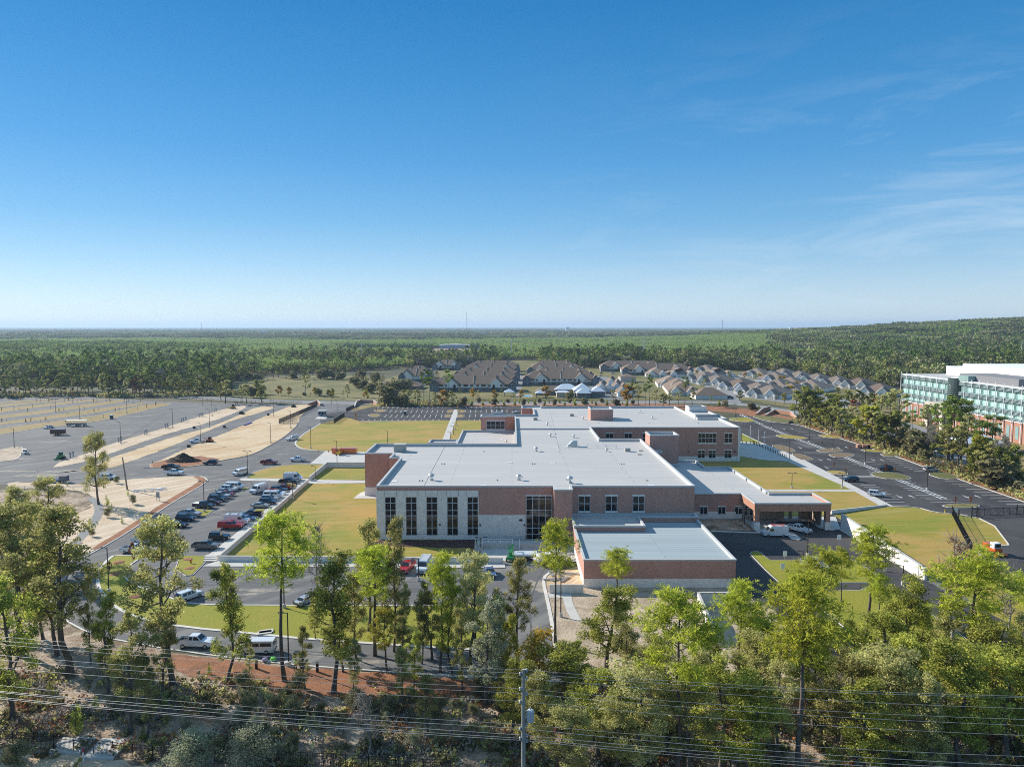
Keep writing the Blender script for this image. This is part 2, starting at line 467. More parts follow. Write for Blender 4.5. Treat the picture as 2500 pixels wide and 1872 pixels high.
def leafmat(name, a, b, trans=.3, vary=.35, c2=None):
    m, N, L, p = newmat(name)
    at = N.new('ShaderNodeAttribute'); at.attribute_name = 'tint'
    oi = N.new('ShaderNodeObjectInfo')
    c = mix(N, L, at.outputs['Fac'], a, b)
    if c2:                       # some whole trees lean towards another colour
        r = N.new('ShaderNodeMapRange'); r.inputs['From Min'].default_value = .45; r.inputs['From Max'].default_value = 1.0
        r.inputs['To Max'].default_value = .8
        L.new(oi.outputs['Random'], r.inputs['Value'])
        c = mix(N, L, r.outputs[0], c, c2)
    h = N.new('ShaderNodeHueSaturation')
    mr = N.new('ShaderNodeMapRange'); mr.inputs['To Min'].default_value = 1 - vary; mr.inputs['To Max'].default_value = 1 + vary
    L.new(oi.outputs['Random'], mr.inputs['Value']); L.new(mr.outputs[0], h.inputs['Value'])
    mh = N.new('ShaderNodeMath'); mh.operation = 'MULTIPLY_ADD'; mh.inputs[1].default_value = .024; mh.inputs[2].default_value = .482
    L.new(oi.outputs['Random'], mh.inputs[0]); L.new(mh.outputs[0], h.inputs['Hue'])
    L.new(c, h.inputs['Color'])
    L.new(h.outputs[0], p.inputs['Base Color']); p.inputs['Roughness'].default_value = .75; p.inputs['Specular IOR Level'].default_value = .15
    tr = N.new('ShaderNodeBsdfTranslucent'); L.new(h.outputs[0], tr.inputs['Color'])
    ms = N.new('ShaderNodeMixShader'); ms.inputs[0].default_value = trans
    L.new(p.outputs[0], ms.inputs[1]); L.new(tr.outputs[0], ms.inputs[2])
    L.new(ms.outputs[0], N['Material Output'].inputs['Surface'])
    return m

M['leaf_oak'] = leafmat('oak_leaves', (.16, .165, .045), (.62, .60, .20), .48, .18, (.50, .47, .22))
M['leaf_oak_dark'] = leafmat('dark_oak_leaves', (.13, .155, .025), (.58, .60, .12), .48, .28)
M['leaf_pine'] = leafmat('pine_needles', (.22, .28, .025), (.66, .70, .09), .5, .12)
M['leaf_yellow'] = leafmat('autumn_leaves', (.36, .27, .04), (.62, .40, .05), .4, .15)
M['leaf_rust'] = leafmat('rust_leaves', (.24, .09, .04), (.38, .16, .07), .3, .2)
M['leaf_grey'] = leafmat('dry_grey_twigs', (.19, .165, .14), (.34, .31, .27), .2, .2)
M['leaf_bush'] = leafmat('bush_leaves', (.13, .125, .05), (.34, .31, .14), .35, .25, (.28, .26, .15))
M['leaf_silver'] = leafmat('silvery_leaves', (.24, .25, .15), (.46, .47, .29), .35, .1)
M['leaf_mid'] = leafmat('mid_oak_leaves', (.09, .12, .025), (.38, .40, .09), .32, .35, (.32, .30, .1))
M['leaf_yg'] = leafmat('yellow_green_leaves', (.22, .24, .03), (.55, .50, .07), .4, .2)
M['leaf_midpine'] = leafmat('mid_pine_needles', (.07, .12, .025), (.34, .42, .08), .3, .3)
M['leaf_plant'] = leafmat('plantation_needles', (.26, .35, .10), (.38, .46, .14), .35, .06)
M['leaf_forest'] = leafmat('forest_leaves', (.06, .08, .03), (.31, .33, .10), .22, .45, (.26, .24, .13))

def leafmesh(name, mat, quads, tints):
    """quads (n,4,3) array -> mesh with a tint per face"""
    n = len(quads)
    me = bpy.data.meshes.new(name)
    me.vertices.add(4 * n); me.vertices.foreach_set('co', quads.reshape(-1).astype(np.float32))
    me.loops.add(4 * n); me.loops.foreach_set('vertex_index', np.arange(4 * n, dtype=np.int32))
    me.polygons.add(n); me.polygons.foreach_set('loop_start', np.arange(0, 4 * n, 4, dtype=np.int32))
    me.polygons.foreach_set('loop_total', np.full(n, 4, dtype=np.int32))
    at = me.attributes.new('tint', 'FLOAT', 'FACE'); at.data.foreach_set('value', tints.astype(np.float32))
    me.materials.append(mat)
    me.update(calc_edges=True); me.validate()
    return me

def leafquads(rng, C, Rad, per, size, flat=.8, aspect=1.0, up=.25):
    """leaf cards filling ellipsoidal clumps: C (k,3) centres, Rad (k,) radii"""
    k = len(C)
    cnt = np.maximum(3, (per * (Rad / Rad.mean()) ** 2)).astype(int)
    idx = np.repeat(np.arange(k), cnt)
    n = len(idx)
    d = rng.normal(size=(n, 3)); d /= np.linalg.norm(d, axis=1)[:, None]
    r = rng.random(n) ** .45
    P = C[idx] + d * (r * Rad[idx])[:, None] * np.array([1, 1, flat])
    nrm = rng.normal(size=(n, 3)) + d * .8; nrm[:, 2] += up
    nrm /= np.linalg.norm(nrm, axis=1)[:, None]
    a = np.cross(nrm, rng.normal(size=(n, 3))); a /= np.linalg.norm(a, axis=1)[:, None] + 1e-9
    b = np.cross(nrm, a)
    s = size * (.6 + .8 * rng.random(n))
    a *= (s * aspect)[:, None]; b *= (s / aspect)[:, None]
    q = np.stack([P - a * .5, P - b * .5, P + a * .5, P + b * .5], axis=1)
    t = np.clip(.5 + .28 * rng.normal(size=k)[idx] + .15 * rng.normal(size=n), 0, 1)
    return q, t

def needles(rng, C, per, length, width):
    """tufts of long thin needle cards round each centre"""
    k = len(C); idx = np.repeat(np.arange(k), per); n = len(idx)
    d = rng.normal(size=(n, 3)); d[:, 2] += .35; d /= np.linalg.norm(d, axis=1)[:, None]
    L = length * (.6 + .6 * rng.random(n))
    s = np.cross(d, rng.normal(size=(n, 3))); s /= np.linalg.norm(s, axis=1)[:, None]
    P = C[idx] + d * .05
    E_ = P + d * L[:, None]
    q = np.stack([P - s * width * .3, E_ - s * width * .5, E_ + s * width * .5, P + s * width * .3], axis=1)
    t = np.clip(.5 + .3 * rng.normal(size=k)[idx] + .12 * rng.normal(size=n), 0, 1)
    return q, t

def skeleton(rng, H, r0, base, top, nl, spread, rise, wob=.25, fork=2, limb_r=.35, shape=None):
    """trunk and limbs as tapered tubes; returns the MB and clump positions"""
    mb = MB()
    n = 9
    pts = []; x = y = 0.0
    for i in range(n + 1):
        t = i / n
        pts.append((x, y, H * top * t)); x += rng.normal() * wob; y += rng.normal() * wob
    rad = [r0 * (1 - .82 * (i / n)) * (1.25 if i == 0 else 1) for i in range(n + 1)]
    mb.path(pts, rad, 7)
    C = []
    def at(t):
        f = t * n; i = min(int(f), n - 1); f -= i
        a, b = Vector(pts[i]), Vector(pts[i + 1])
        return a.lerp(b, f), rad[i] * (1 - f) + rad[i + 1] * f
    ang = rng.random() * 6.28
    for j in range(nl):
        t = base + (1 - base) * (j + .5 * rng.random()) / nl
        p, r = at(min(t / 1.0, .999))
        ang += 2.4 + rng.normal() * .4
        u = (t - base) / (1 - base)
        L = spread * (shape(u) if shape else (.55 + .45 * math.sin(math.pi * min(1, u * 1.05 + .1)))) * (.65 + .6 * rng.random())
        d = Vector((math.cos(ang), math.sin(ang), rise + .35 * rng.normal()))
        q = [p]; cur = p.copy(); dd = d.normalized()
        for k in range(3):
            dd = (dd + Vector(rng.normal(size=3)) * .22 + Vector((0, 0, .12))).normalized()
            cur = cur + dd * L / 3
            q.append(cur.copy())
        lr = max(.02, min(r * .6, limb_r * L / spread * r0 * 1.4))
        mb.path([tuple(a) for a in q], [lr, lr * .7, lr * .45, lr * .2], 5)
        C.append(tuple(q[3])); C.append(tuple(q[2]))
        for k in range(fork):
            s_ = q[2] if k % 2 else q[1]
            e = s_ + (dd + Vector(rng.normal(size=3)) * .9).normalized() * L * .45
            mb.path([tuple(s_), tuple(e)], [lr * .45, lr * .15], 4)
            C.append(tuple(e))
    C.append(pts[-1])
    return mb, np.array(C)

LOD = {'near': (92, .205), 'mid': (46, .54)}

def tree_mesh(kind, seed, H, lod='near'):
    rng = np.random.default_rng(seed)
    per, size = LOD[lod]
    bark = M['bark']
    if kind == 'oak':
        mb, C = skeleton(rng, H, H * .014 + .05, .34, .93, 19 if lod == 'near' else 9, H * .20, .45, .22, 4 if lod == 'near' else 2)
        Rad = H * .036 * (.4 + 1.2 * rng.random(len(C)))
        q, t = leafquads(rng, C, Rad, per, size, .85); mat = M['leaf_oak']
    elif kind == 'slim':
        mb, C = skeleton(rng, H, H * .0105 + .04, .2, .95, 19 if lod == 'near' else 9, H * .14, .5, .2, 4 if lod == 'near' else 2)
        Rad = H * .030 * (.4 + 1.2 * rng.random(len(C)))
        q, t = leafquads(rng, C, Rad, per * .85, size, 1.1); mat = M['leaf_oak']
    elif kind == 'dark':
        mb, C = skeleton(rng, H, H * .016 + .05, .22, .9, 20 if lod == 'near' else 11, H * .24, .35, .2, 3 if lod == 'near' else 2)
        Rad = H * .055 * (.5 + .8 * rng.random(len(C)))
        q, t = leafquads(rng, C, Rad, per * 1.25, size * 1.05, .85); mat = M['leaf_oak_dark' if lod == 'near' else 'leaf_mid']
    elif kind == 'pine':
        shp = lambda u: .35 + .75 * math.sin(math.pi * min(1, u * .9 + .12))
        mb, C = skeleton(rng, H, H * .009 + .06, .62, .97, 17 if lod == 'near' else 9, H * .135, .28, .1, 4 if lod == 'near' else 2, .3, shp)
        if lod == 'near':
            k = 6
            Cs = np.repeat(C, k, axis=0) + rng.normal(size=(len(C) * k, 3)) * np.array([.62, .62, .42]) * (H / 22)
            q, t = needles(rng, Cs, 13, .5, .085)
        else:
            q, t = leafquads(rng, C, H * .04 * (.8 + .6 * rng.random(len(C))), per, size * .8, .7)
        mat = M['leaf_pine' if lod == 'near' else 'leaf_midpine']
    elif kind == 'bare':
        mb, C = skeleton(rng, H, H * .012 + .04, .3, .95, 16, H * .17, .8, .2, 5)
        for c in C:
            for k in range(4):
                e = Vector(c) + Vector(rng.normal(size=3)) * .7 + Vector((0, 0, .5))
                mb.path([tuple(c), tuple(e)], [.035, .015], 3)
        q, t = leafquads(rng, C, np.full(len(C), H * .035), 10, .16, 1.0); mat = M['leaf_grey']; bark = M['bark_pale']
    elif kind in ('bush', 'shrub_silver', 'yellow', 'rust', 'cone'):
        if kind == 'cone':
            C = np.array([(rng.normal() * .04 * H, rng.normal() * .04 * H, z) for z in np.linspace(.12 * H, .9 * H, 9)])
            Rad = np.array([H * .24 * (1.05 - c[2] / H) + .05 for c in C])
            mb = MB(); mb.path([(0, 0, 0), (0, 0, H * .9)], [.06, .02], 5)
            q, t = leafquads(rng, C, Rad, per * .7, size * .5, 1.0); mat = M['leaf_oak_dark']
        elif kind in ('yellow', 'rust'):
            mb, C = skeleton(rng, H, H * .014 + .03, .28, .92, 10, H * .26, .6, .1, 2)
            q, t = leafquads(rng, C, H * .07 * (.7 + .7 * rng.random(len(C))), per * .5, size * .8, .9)
            mat = M['leaf_yellow' if kind == 'yellow' else 'leaf_rust']
        else:
            mb, C = skeleton(rng, H, .07, .08, .8, 12, H * .55, .9, .1, 2)
            q, t = leafquads(rng, C, H * .17 * (.7 + .7 * rng.random(len(C))), per * .9, size * .62, .8)
            mat = M['leaf_bush' if kind == 'bush' else 'leaf_silver']
    tm = mb.mesh('trunk', bark, smooth_=True)
    cm = leafmesh('crown', mat, q, t)
    return tm, cm

PROTO = {}
def proto(kind, var, H, lod):
    key = (kind, var, lod)
    if key not in PROTO:
        PROTO[key] = tree_mesh(kind, hash_(key), H, lod)
    return PROTO[key]

def hash_(k):
    return sum(ord(c) * (i + 7) for i, c in enumerate(str(k))) % 99991

def tree(kind, var, x, y, h, label, cat='tree', group=None, lod='near', name=None, crown=None, wide=1.0, z=0.0):
    base = {'oak': 20, 'slim': 20, 'dark': 18, 'pine': 23, 'bare': 14, 'bush': 3, 'shrub_silver': 4, 'yellow': 7, 'rust': 7, 'cone': 2.5}[kind]
    tm, cm = proto(kind, var, base, lod)
    nm = name or {'oak': 'oak_tree', 'slim': 'broadleaf_tree', 'dark': 'evergreen_oak_tree', 'pine': 'pine_tree', 'bare': 'bare_tree', 'bush': 'bush',
                  'shrub_silver': 'silvery_shrub', 'yellow': 'autumn_tree', 'rust': 'rust_leaved_tree', 'cone': 'young_conifer'}[kind]
    s = h / base
    r = thing(nm, label, cat, (x, y, z), random.random() * 6.28, group)
    r.scale = (s * wide, s * wide, s)
    link('trunk', tm, r)
    c = link('crown', cm, r)
    if crown:
        if (cm.name, crown) not in PROTO:
            c2 = cm.copy(); c2.materials[0] = M[crown]; PROTO[(cm.name, crown)] = c2
        c.data = PROTO[(cm.name, crown)]
    return r

# ------------------------------------------------------------------ terrain
M['lake'] = glassy('lake_water', (.03, .07, .10), .2, .4)
def terrain(x, y):
    """the plain is level; a wooded ridge rises beyond the hospital on the right"""
    g = math.exp(-(((x - 1650) / 620) ** 2 + ((y - 1750) / 800) ** 2) * .5)
    g2 = math.exp(-(((x - 3100) / 1300) ** 2 + ((y - 3300) / 1500) ** 2) * .5)
    far = max(0.0, math.hypot(x, y) - 900) / 1500
    return max(0.0, (60 * g + 35 * g2 - 5)) * min(1, far * 1.6 + .0) if x > 0 else 0.0

mb = MB()
rs = [0, 60, 120, 200, 300, 420, 560, 720, 900, 1050, 1200, 1400, 1600, 1850, 2150, 2500, 2900, 3400, 4000, 4800, 6000, 8000, 11000, 15000, 20000, 26000]
na = 128
vs = [(0, 0, -.0)]
for r in rs[1:]:
    for k in range(na):
        a = 2 * math.pi * k / na
        x, y = r * math.sin(a), r * math.cos(a)
        vs.append((x, y, terrain(x, y)))
fs = [(0, 1 + (k + 1) % na, 1 + k) for k in range(na)]
for j in range(len(rs) - 2):
    for k in range(na):
        a, b = 1 + j * na + k, 1 + j * na + (k + 1) % na
        fs.append((a, b, b + na, a + na))
mb.add(vs, fs)
tag(mb.build('ground', M['ground']), kind='structure')

def ragged(p, step, amp, seed=1):
    rg = random.Random(seed); out = []
    for i in range(len(p)):
        a, b = Vector(p[i]), Vector(p[(i + 1) % len(p)]); L = (b - a).length
        if L > 400: out.append(tuple(a)); continue
        n = max(1, int(L / step)); d = (b - a).normalized() if L > 0 else Vector((1, 0)); s_ = Vector((-d.y, d.x))
        for k in range(n):
            q = a.lerp(b, k / n) + s_ * amp * rg.uniform(-1, 1); out.append((q.x, q.y))
    return out
def sheet(name, px, z, mat, sm=0, world=False, k='structure'):
    p = px if world else GP(px)
    if sm: p = smooth(p, True, sm)
    if mat in ('sand', 'sand_orange', 'dirt', 'litter', 'mulch', 'meadow', 'mulch_dark') and name not in ('planted_island', 'mulch_strip'): p = ragged(p, 1.6, .38 if mat != 'meadow' else .8, len(p))
    mb = MB().sheet(p, z)
    return tag(mb.build(name, M[mat]), kind=k), p

def kerb(pts, name='kerb', w_=.3, h=.14, closed=False, mat='kerb', sm=0, z=0.0):
    """a kerb of real height along a line of world points"""
    if sm: pts = smooth(pts, closed, sm)
    n = len(pts)
    P = [Vector((p[0], p[1], 0)) for p in pts]
    v = []
    for i in range(n):
        a = P[i - 1] if (i or closed) else P[i]
        b = P[(i + 1) % n] if (i < n - 1 or closed) else P[i]
        d = (b - a).normalized(); s_ = Vector((-d.y, d.x, 0)) * w_ / 2
        v += [P[i] - s_ + Vector((0, 0, z)), P[i] - s_ + Vector((0, 0, z + h)), P[i] + s_ + Vector((0, 0, z + h)), P[i] + s_ + Vector((0, 0, z))]
    f = []
    for i in range(n if closed else n - 1):
        a, b = 4 * i, 4 * ((i + 1) % n)
        for k in range(3):
            f.append((a + k, b + k, b + k + 1, a + k + 1))
    if not closed:
        f += [(0, 1, 2, 3), tuple(4 * (n - 1) + k for k in (3, 2, 1, 0))]
    mb = MB(); mb.add(v, [q[::-1] for q in f])
    return mb.build(name, M[mat])

def ribbon(name, pts, w_, z, mat):
    """a road or path of even width along world points"""
    n = len(pts); v = []
    for i in range(n):
        a, b = Vector(pts[max(0, i - 1)]), Vector(pts[min(n - 1, i + 1)])
        d = (b - a).normalized(); s_ = Vector((-d.y, d.x)) * w_ / 2
        p = Vector(pts[i])
        v += [(p.x - s_.x, p.y - s_.y, z), (p.x + s_.x, p.y + s_.y, z)]
    mb = MB(); mb.add(v, [(2 * i, 2 * i + 2, 2 * i + 3, 2 * i + 1) for i in range(n - 1)])
    return tag(mb.build(name, M[mat]), kind='structure')
for_kerb = []
def K(px, closed=False, sm=1, **k):
    for_kerb.append(tag(kerb(GP(px), closed=closed, sm=sm, **k), kind='structure'))

# everything paved on the left and in front is one old asphalt sheet, lawns and sand lie on it
sheet('car_park_asphalt', [(-400, 968), (170, 966), (300, 974), (395, 980), (560, 984), (700, 988), (760, 984), (830, 982), (880, 984), (905, 1010), (900, 1100),
      (920, 1180), (1180, 1330), (1345, 1330), (1350, 1535), (1362, 1600), (1500, 1640), (1700, 1665), (1960, 1686), (2280, 1691), (2420, 1676), (2600, 1655), (2600, 1600),
      (2480, 1600), (2400, 1560), (2300, 1500), (2130, 1385), (2060, 1330), (2100, 1310), (2300, 1420), (2420, 1500), (2560, 1540), (2560, 1700), (2300, 1702), (1958, 1693), (1643, 1675),
      (1285, 1660), (1050, 1645), (834, 1630), (700, 1620), (519, 1601), (443, 1589), (253, 1560), (228, 1552), (150, 1508), (118, 1460), (117, 1430), (150, 1385), (235, 1325), (300, 1240), (283, 1180), (104, 1183), (-400, 1183)], .012, 'asphalt')
# public road behind, and its pavement
road_px = [(-500, 969), (0, 961), (114, 959), (240, 960), (430, 967), (533, 972), (609, 977), (820, 982), (1125, 984), (1530, 981), (1694, 979), (1800, 984), (1927, 1003), (2074, 1030), (2200, 1068), (2350, 1120), (2500, 1178), (2700, 1260)]
ribbon('public_road', smooth(GP(road_px), False, 2), 11, .03, 'asphalt_far')
ribbon('pavement', smooth([(x, y - 9) for x, y in GP(road_px[:13])], False, 2), 1.8, .05, 'concrete')
# far lots on the left: dry grass strips between pale lanes
def c0(x, y): return (x / 5.257, 900 + y / 5.257)
STR = [
 ([(-300, 850), (20, 760), (560, 690), (900, 650), (1300, 590), (1600, 520), (1900, 450), (2180, 440)], [(2180, 465), (1980, 510), (1650, 590), (1330, 665), (1060, 705), (700, 748), (560, 755), (350, 790), (100, 830), (-300, 905)]),
 ([(-300, 740), (0, 685), (500, 620), (1000, 545), (1600, 465), (1900, 422)], [(1900, 438), (1600, 505), (1300, 555), (1000, 605), (600, 655), (0, 722), (-300, 780)]),
 ([(-300, 640), (0, 600), (500, 540), (1000, 468), (1500, 402), (1640, 400)], [(1600, 428), (1200, 488), (700, 560), (0, 645), (-300, 690)]),
 ([(-300, 550), (0, 512), (500, 460), (1000, 405), (1450, 382)], [(1400, 400), (900, 448), (400, 510), (0, 566), (-300, 610)]),
 ([(-300, 490), (0, 458), (500, 422), (1000, 378)], [(1050, 385), (800, 415), (500, 440), (0, 492), (-300, 530)]),
 ([(-300, 455), (0, 430), (500, 396), (850, 372)], [(800, 384), (400, 425), (0, 446), (-300, 472)]),
]
for a, b in STR:
    px = [c0(*p) for p in a + b]
    o, p = sheet('grass_strip', px, .05, 'lawn_dry', 1)
    kerb_ = tag(kerb(p, closed=True, h=.13, w_=.25), kind='structure')
# sand islands
sheet('bare_sand', [(129, 1138), (145, 1128), (202, 1111), (247, 1092), (285, 1079), (420, 1039), (484, 1017), (552, 997), (604, 989), (596, 999), (514, 1031), (420, 1055), (330, 1085), (257, 1112), (200, 1129), (133, 1142)], .06, 'sand', 1)
sheet('graded_sand', [(225, 1142), (260, 1145), (304, 1132), (400, 1097), (467, 1069), (518, 1048), (571, 1025), (647, 1004), (678, 993), (628, 992), (583, 1014), (514, 1043), (420, 1067), (340, 1095), (266, 1119)], .06, 'sand_orange', 1)
o, S2 = sheet('graded_sand', [(351, 1142), (400, 1120), (457, 1094), (590, 1040), (697, 995), (723, 988), (775, 988), (760, 996), (735, 1012), (727, 1035), (723, 1042), (697, 1065), (666, 1084), (624, 1107), (590, 1116), (545, 1123), (491, 1136), (440, 1141)], .06, 'sand_orange', 1)
sheet('graded_sand', [(355, 1141), (395, 1123), (480, 1112), (520, 1118), (545, 1122), (491, 1134), (440, 1140)], .09, 'mulch', 1)
K([(351, 1142), (440, 1141), (491, 1136), (545, 1123), (590, 1116), (624, 1107), (666, 1084), (697, 1065), (723, 1042), (727, 1035)], mat='asphalt_road', w_=.5)
o, S1 = sheet('bare_sand', [(20, 1176), (104, 1179), (203, 1183), (283, 1172), (444, 1162), (486, 1163), (501, 1168), (504, 1176), (410, 1230), (315, 1294), (233, 1342), (190, 1360), (150, 1385), (118, 1440), (70, 1440), (100, 1330), (160, 1270), (235, 1232), (215, 1200), (110, 1192), (20, 1192)], .06, 'sand', 1)
kp = [(444, 1161), (486, 1161), (503, 1167), (508, 1176), (412, 1232), (317, 1297), (235, 1345), (152, 1388), (119, 1440), (119, 1462), (147, 1508), (228, 1552), (443, 1591), (700, 1622), (834, 1632), (1050, 1648), (1285, 1662), (1643, 1677), (1958, 1695), (2300, 1704), (2420, 1690), (2560, 1662)]
K(kp)
mul = [(470, 1163), (490, 1164), (503, 1170), (506, 1177), (412, 1231), (317, 1295), (235, 1343), (222, 1339), (303, 1292), (398, 1227), (487, 1176), (484, 1170)]
sheet('mulch_strip', mul, .085, 'mulch', 1)
sheet('pond_bank', [(-60, 1195), (100, 1196), (210, 1202), (235, 1232), (160, 1270), (100, 1330), (60, 1380), (-120, 1380)], .05, 'litter', 2)
ribbon('gravel_path', smooth(GP([(218, 1215), (243, 1232), (240, 1262), (200, 1310), (160, 1350)]), False, 2), 2.2, .08, 'asphalt_far')
# spilled sand, patches and tyre marks on the asphalt
M['spill'] = surf('spilled_sand', (.30, .26, .21), [((.16, .15, .14), .5, .42, .58, .9), ((.42, .36, .28), 2, .5, .7, .6)])
M['tyre_mark'] = surf('tyre_marks', (.085, .083, .083), [((.12, .118, .117), .8, .4, .6, .9)])
M['patch_dark'] = surf('asphalt_patch', (.09, .088, .09), [((.11, .108, .108), 1, .4, .6, .8)])
rs_ = random.Random(9)
def blob(cx, cy, rx, ry, n=22, a=0.0, j=.3):
    o = []
    for k in range(n):
        t = 2 * math.pi * k / n; r = 1 + rs_.uniform(-j, j); x, y = rx * r * math.cos(t), ry * r * math.sin(t)
        o.append((cx + x * math.cos(a) - y * math.sin(a), cy + x * math.sin(a) + y * math.cos(a)))
    return o
for u, v, rx, ry, a in ((122, 1078, 9, 1.2, .4), (60, 1120, 4, 1.5, 0), (150, 1150, 7, 2.2, .2), (95, 1160, 9, 2, .1), (195, 1150, 6, 1.6, .4), (40, 1150, 8, 1.5, 0), (318, 1061, 2.5, 1.2, 0), (320, 1120, 6, 1.0, 1.5), (420, 1100, 7, .8, 1.5), (600, 1040, 6, .7, 1.5),
        (640, 1095, 2, .8, .8), (690, 1108, 2.5, .7, .4), (455, 1180, 5, 1.0, .3), (505, 1195, 3, .7, 1.0), (540, 1170, 4, .8, .5), (650, 1440, 6, .8, 0), (600, 1450, 3, .6, .2), (1290, 1480, 2.2, 1.0, .9), (1315, 1430, 2.5, 3, .3), (880, 1435, 5, .7, 0), (750, 1600, 3, .5, 0), (900, 1615, 4, .5, 0), (170, 1440, 1.5, 4, 0), (300, 1540, 4, .6, -.4)):
    p = blob(*G(u, v), rx, ry, 26, a); tag(MB().sheet(p, .018).build('sand_spill', M['spill']), kind='structure')
for u, v, rx, ry in ((565, 1248, 3, 1.2), (480, 1212, 1.0, .6), (640, 1115, 2, .8), (330, 1235, 3, 1), (250, 1010, 6, 3), (330, 1020, 8, 2), (980, 1440, 5, 1.5), (780, 1450, 4, 1.2), (555, 1400, 4, 1.0)):
    tag(MB().sheet(blob(*G(u, v), rx, ry, 14, 0, .08), .022).build('asphalt_patch', M['patch_dark']), kind='structure')
for px in ([(20, 1160), (200, 1120), (330, 1060), (420, 1000)], [(30, 1168), (190, 1130), (300, 1075), (400, 1010)], [(0, 1140), (120, 1100), (260, 1030), (330, 995)], [(600, 1180), (560, 1160), (470, 1150), (330, 1155), (150, 1172)], [(604, 1184), (556, 1164), (470, 1154), (330, 1159), (150, 1176)],
           [(620, 1190), (600, 1160), (620, 1125), (690, 1090), (715, 1060), (760, 1020)], [(624, 1192), (606, 1163), (626, 1128), (697, 1092), (722, 1062), (766, 1022)], [(420, 1320), (480, 1260), (560, 1200), (590, 1180)], [(330, 1400), (400, 1420), (520, 1430), (900, 1428), (1180, 1430)], [(335, 1394), (405, 1413), (520, 1423), (900, 1420), (1180, 1422)],
           [(1300, 1560), (1290, 1480), (1310, 1420), (1330, 1385)], [(180, 1400), (170, 1440), (200, 1500), (300, 1545), (500, 1575), (800, 1602), (1200, 1620)], [(186, 1398), (178, 1438), (208, 1494), (306, 1537), (500, 1567), (800, 1595), (1200, 1612)]):
    ribbon('tyre_mark', smooth(GP(px), False, 3), .3, .026, 'tyre_mark')
# lawns
WALLX = (752, 1177)
sheet('lawn', [(752, 1180), (536, 1362), (1200, 1366), (1200, 1322), (925, 1310), (925, 1180)], .05, 'lawn', 0)
sheet('lawn', [(757, 1171), (800, 1141), (925, 1141), (925, 1172)], .05, 'lawn', 0)
sheet('lawn', [(596, 1168), (607, 1160), (625, 1151), (660, 1141), (700, 1135), (757, 1133), (925, 1136), (925, 1138), (798, 1138), (752, 1167)], .06, 'lawn', 0)
K([(596, 1168), (607, 1160), (625, 1151), (660, 1141), (700, 1135), (757, 1133), (895, 1136)])
sheet('concrete_path', [(584, 1170), (590, 1167.5), (754, 1169), (748, 1176), (590, 1174)], .10, 'concrete')
sheet('concrete_path', [(753, 1174), (757, 1171), (925, 1173.5), (925, 1179), (753, 1181)], .09, 'concrete')
sheet('concrete_pad', [(795, 1101), (925, 1104), (925, 1137), (757, 1132)], .09, 'concrete')
big = [(843, 1018), (878, 1028.5), (980, 1027), (1093, 1026.5), (1200, 1026.5), (1200, 1102), (890, 1103), (780, 1101), (745, 1097), (727, 1090), (721, 1081), (728, 1072), (745, 1058), (760, 1047), (783, 1035), (815, 1026)]
sheet('big_lawn', big, .055, 'lawn', 0)
K([(783, 1034), (745, 1057), (728, 1071), (720, 1081), (726, 1091), (745, 1098), (795, 1102), (890, 1104)], w_=.6)
sheet('concrete_path', [(1109, 1000), (1120, 1000), (1112, 1029), (1094, 1082), (1077, 1082), (1097, 1029)], .10, 'concrete')
# rear car park
rear = [(862, 1007), (879, 1001), (905, 995), (960, 991.5), (1235, 992.5), (1400, 994), (1400, 1026), (1180, 1026.5), (1093, 1026), (980, 1027), (878, 1028), (850, 1019), (800, 1021), (790, 1010), (830, 1005)]
sheet('rear_car_park', rear, .07, 'asphalt_new')
K([(878, 1028.5), (980, 1027.5), (1093, 1026.5)], w_=.5); K([(1116, 1026.5), (1260, 1026.5)], w_=.5)
sheet('dry_verge', [(855, 1000), (875, 992), (920, 988), (960, 989.5), (905, 994), (880, 1000), (862, 1005)], .09, 'lawn_dry')
for px in ([(912, 1001.5), (925, 999.5), (945, 1001), (938, 1006), (920, 1006)], [(898, 1012), (915, 1010), (930, 1012), (922, 1018.5), (905, 1018)],
           [(1093, 1001), (1108, 1001), (1105, 1008), (1091, 1008)], [(1122, 1001), (1137, 1001), (1135, 1008), (1119, 1008)],
           [(1088, 1012), (1103, 1012), (1099, 1019), (1086, 1019)], [(1118, 1012), (1134, 1012), (1131, 1019), (1115, 1019)]):
    o, p = sheet('planted_island', px, .14, 'lawn_dry', 2)
    tag(kerb(p, closed=True, w_=.5), kind='structure')
sheet('red_mulch_bed', [(1125, 986.5), (1540, 984), (1620, 986), (1760, 992), (1840, 1000), (1940, 1020), (1925, 1030), (1860, 1021), (1780, 1006), (1640, 999), (1540, 991), (1125, 991.5)], .045, 'mulch', 0)
# right car park
rcp = [(1795, 1004), (1860, 1012), (1941, 1034), (2022, 1060), (2109, 1088), (2150, 1103), (2190, 1114), (2263, 1141), (2341, 1169), (2500, 1224), (2760, 1315), (3300, 1480), (2760, 1480), (2500, 1414),
       (2440, 1385), (2411, 1365), (2385, 1349), (2428, 1334), (2463, 1331), (2460, 1326), (2428, 1284), (2390, 1265), (2345, 1256), (2324, 1254), (2280, 1250), (2237, 1238), (2182, 1236), (2034, 1160), (1956, 1119), (1860, 1079), (1812, 1060), (1790, 1040)]
sheet('right_car_park', rcp, .035, 'asphalt_new')
K([(1860, 1029), (1941, 1034), (2022, 1061), (2109, 1089), (2190, 1115), (2263, 1142), (2341, 1170), (2500, 1225), (2760, 1316)], w_=.5)
sheet('concrete_path', [(1812, 1058), (1860, 1081), (1956, 1119), (2034, 1160), (2182, 1237), (2150, 1236), (2086, 1200), (2060, 1187), (1925, 1128), (1860, 1096), (1812, 1074)], .12, 'concrete')
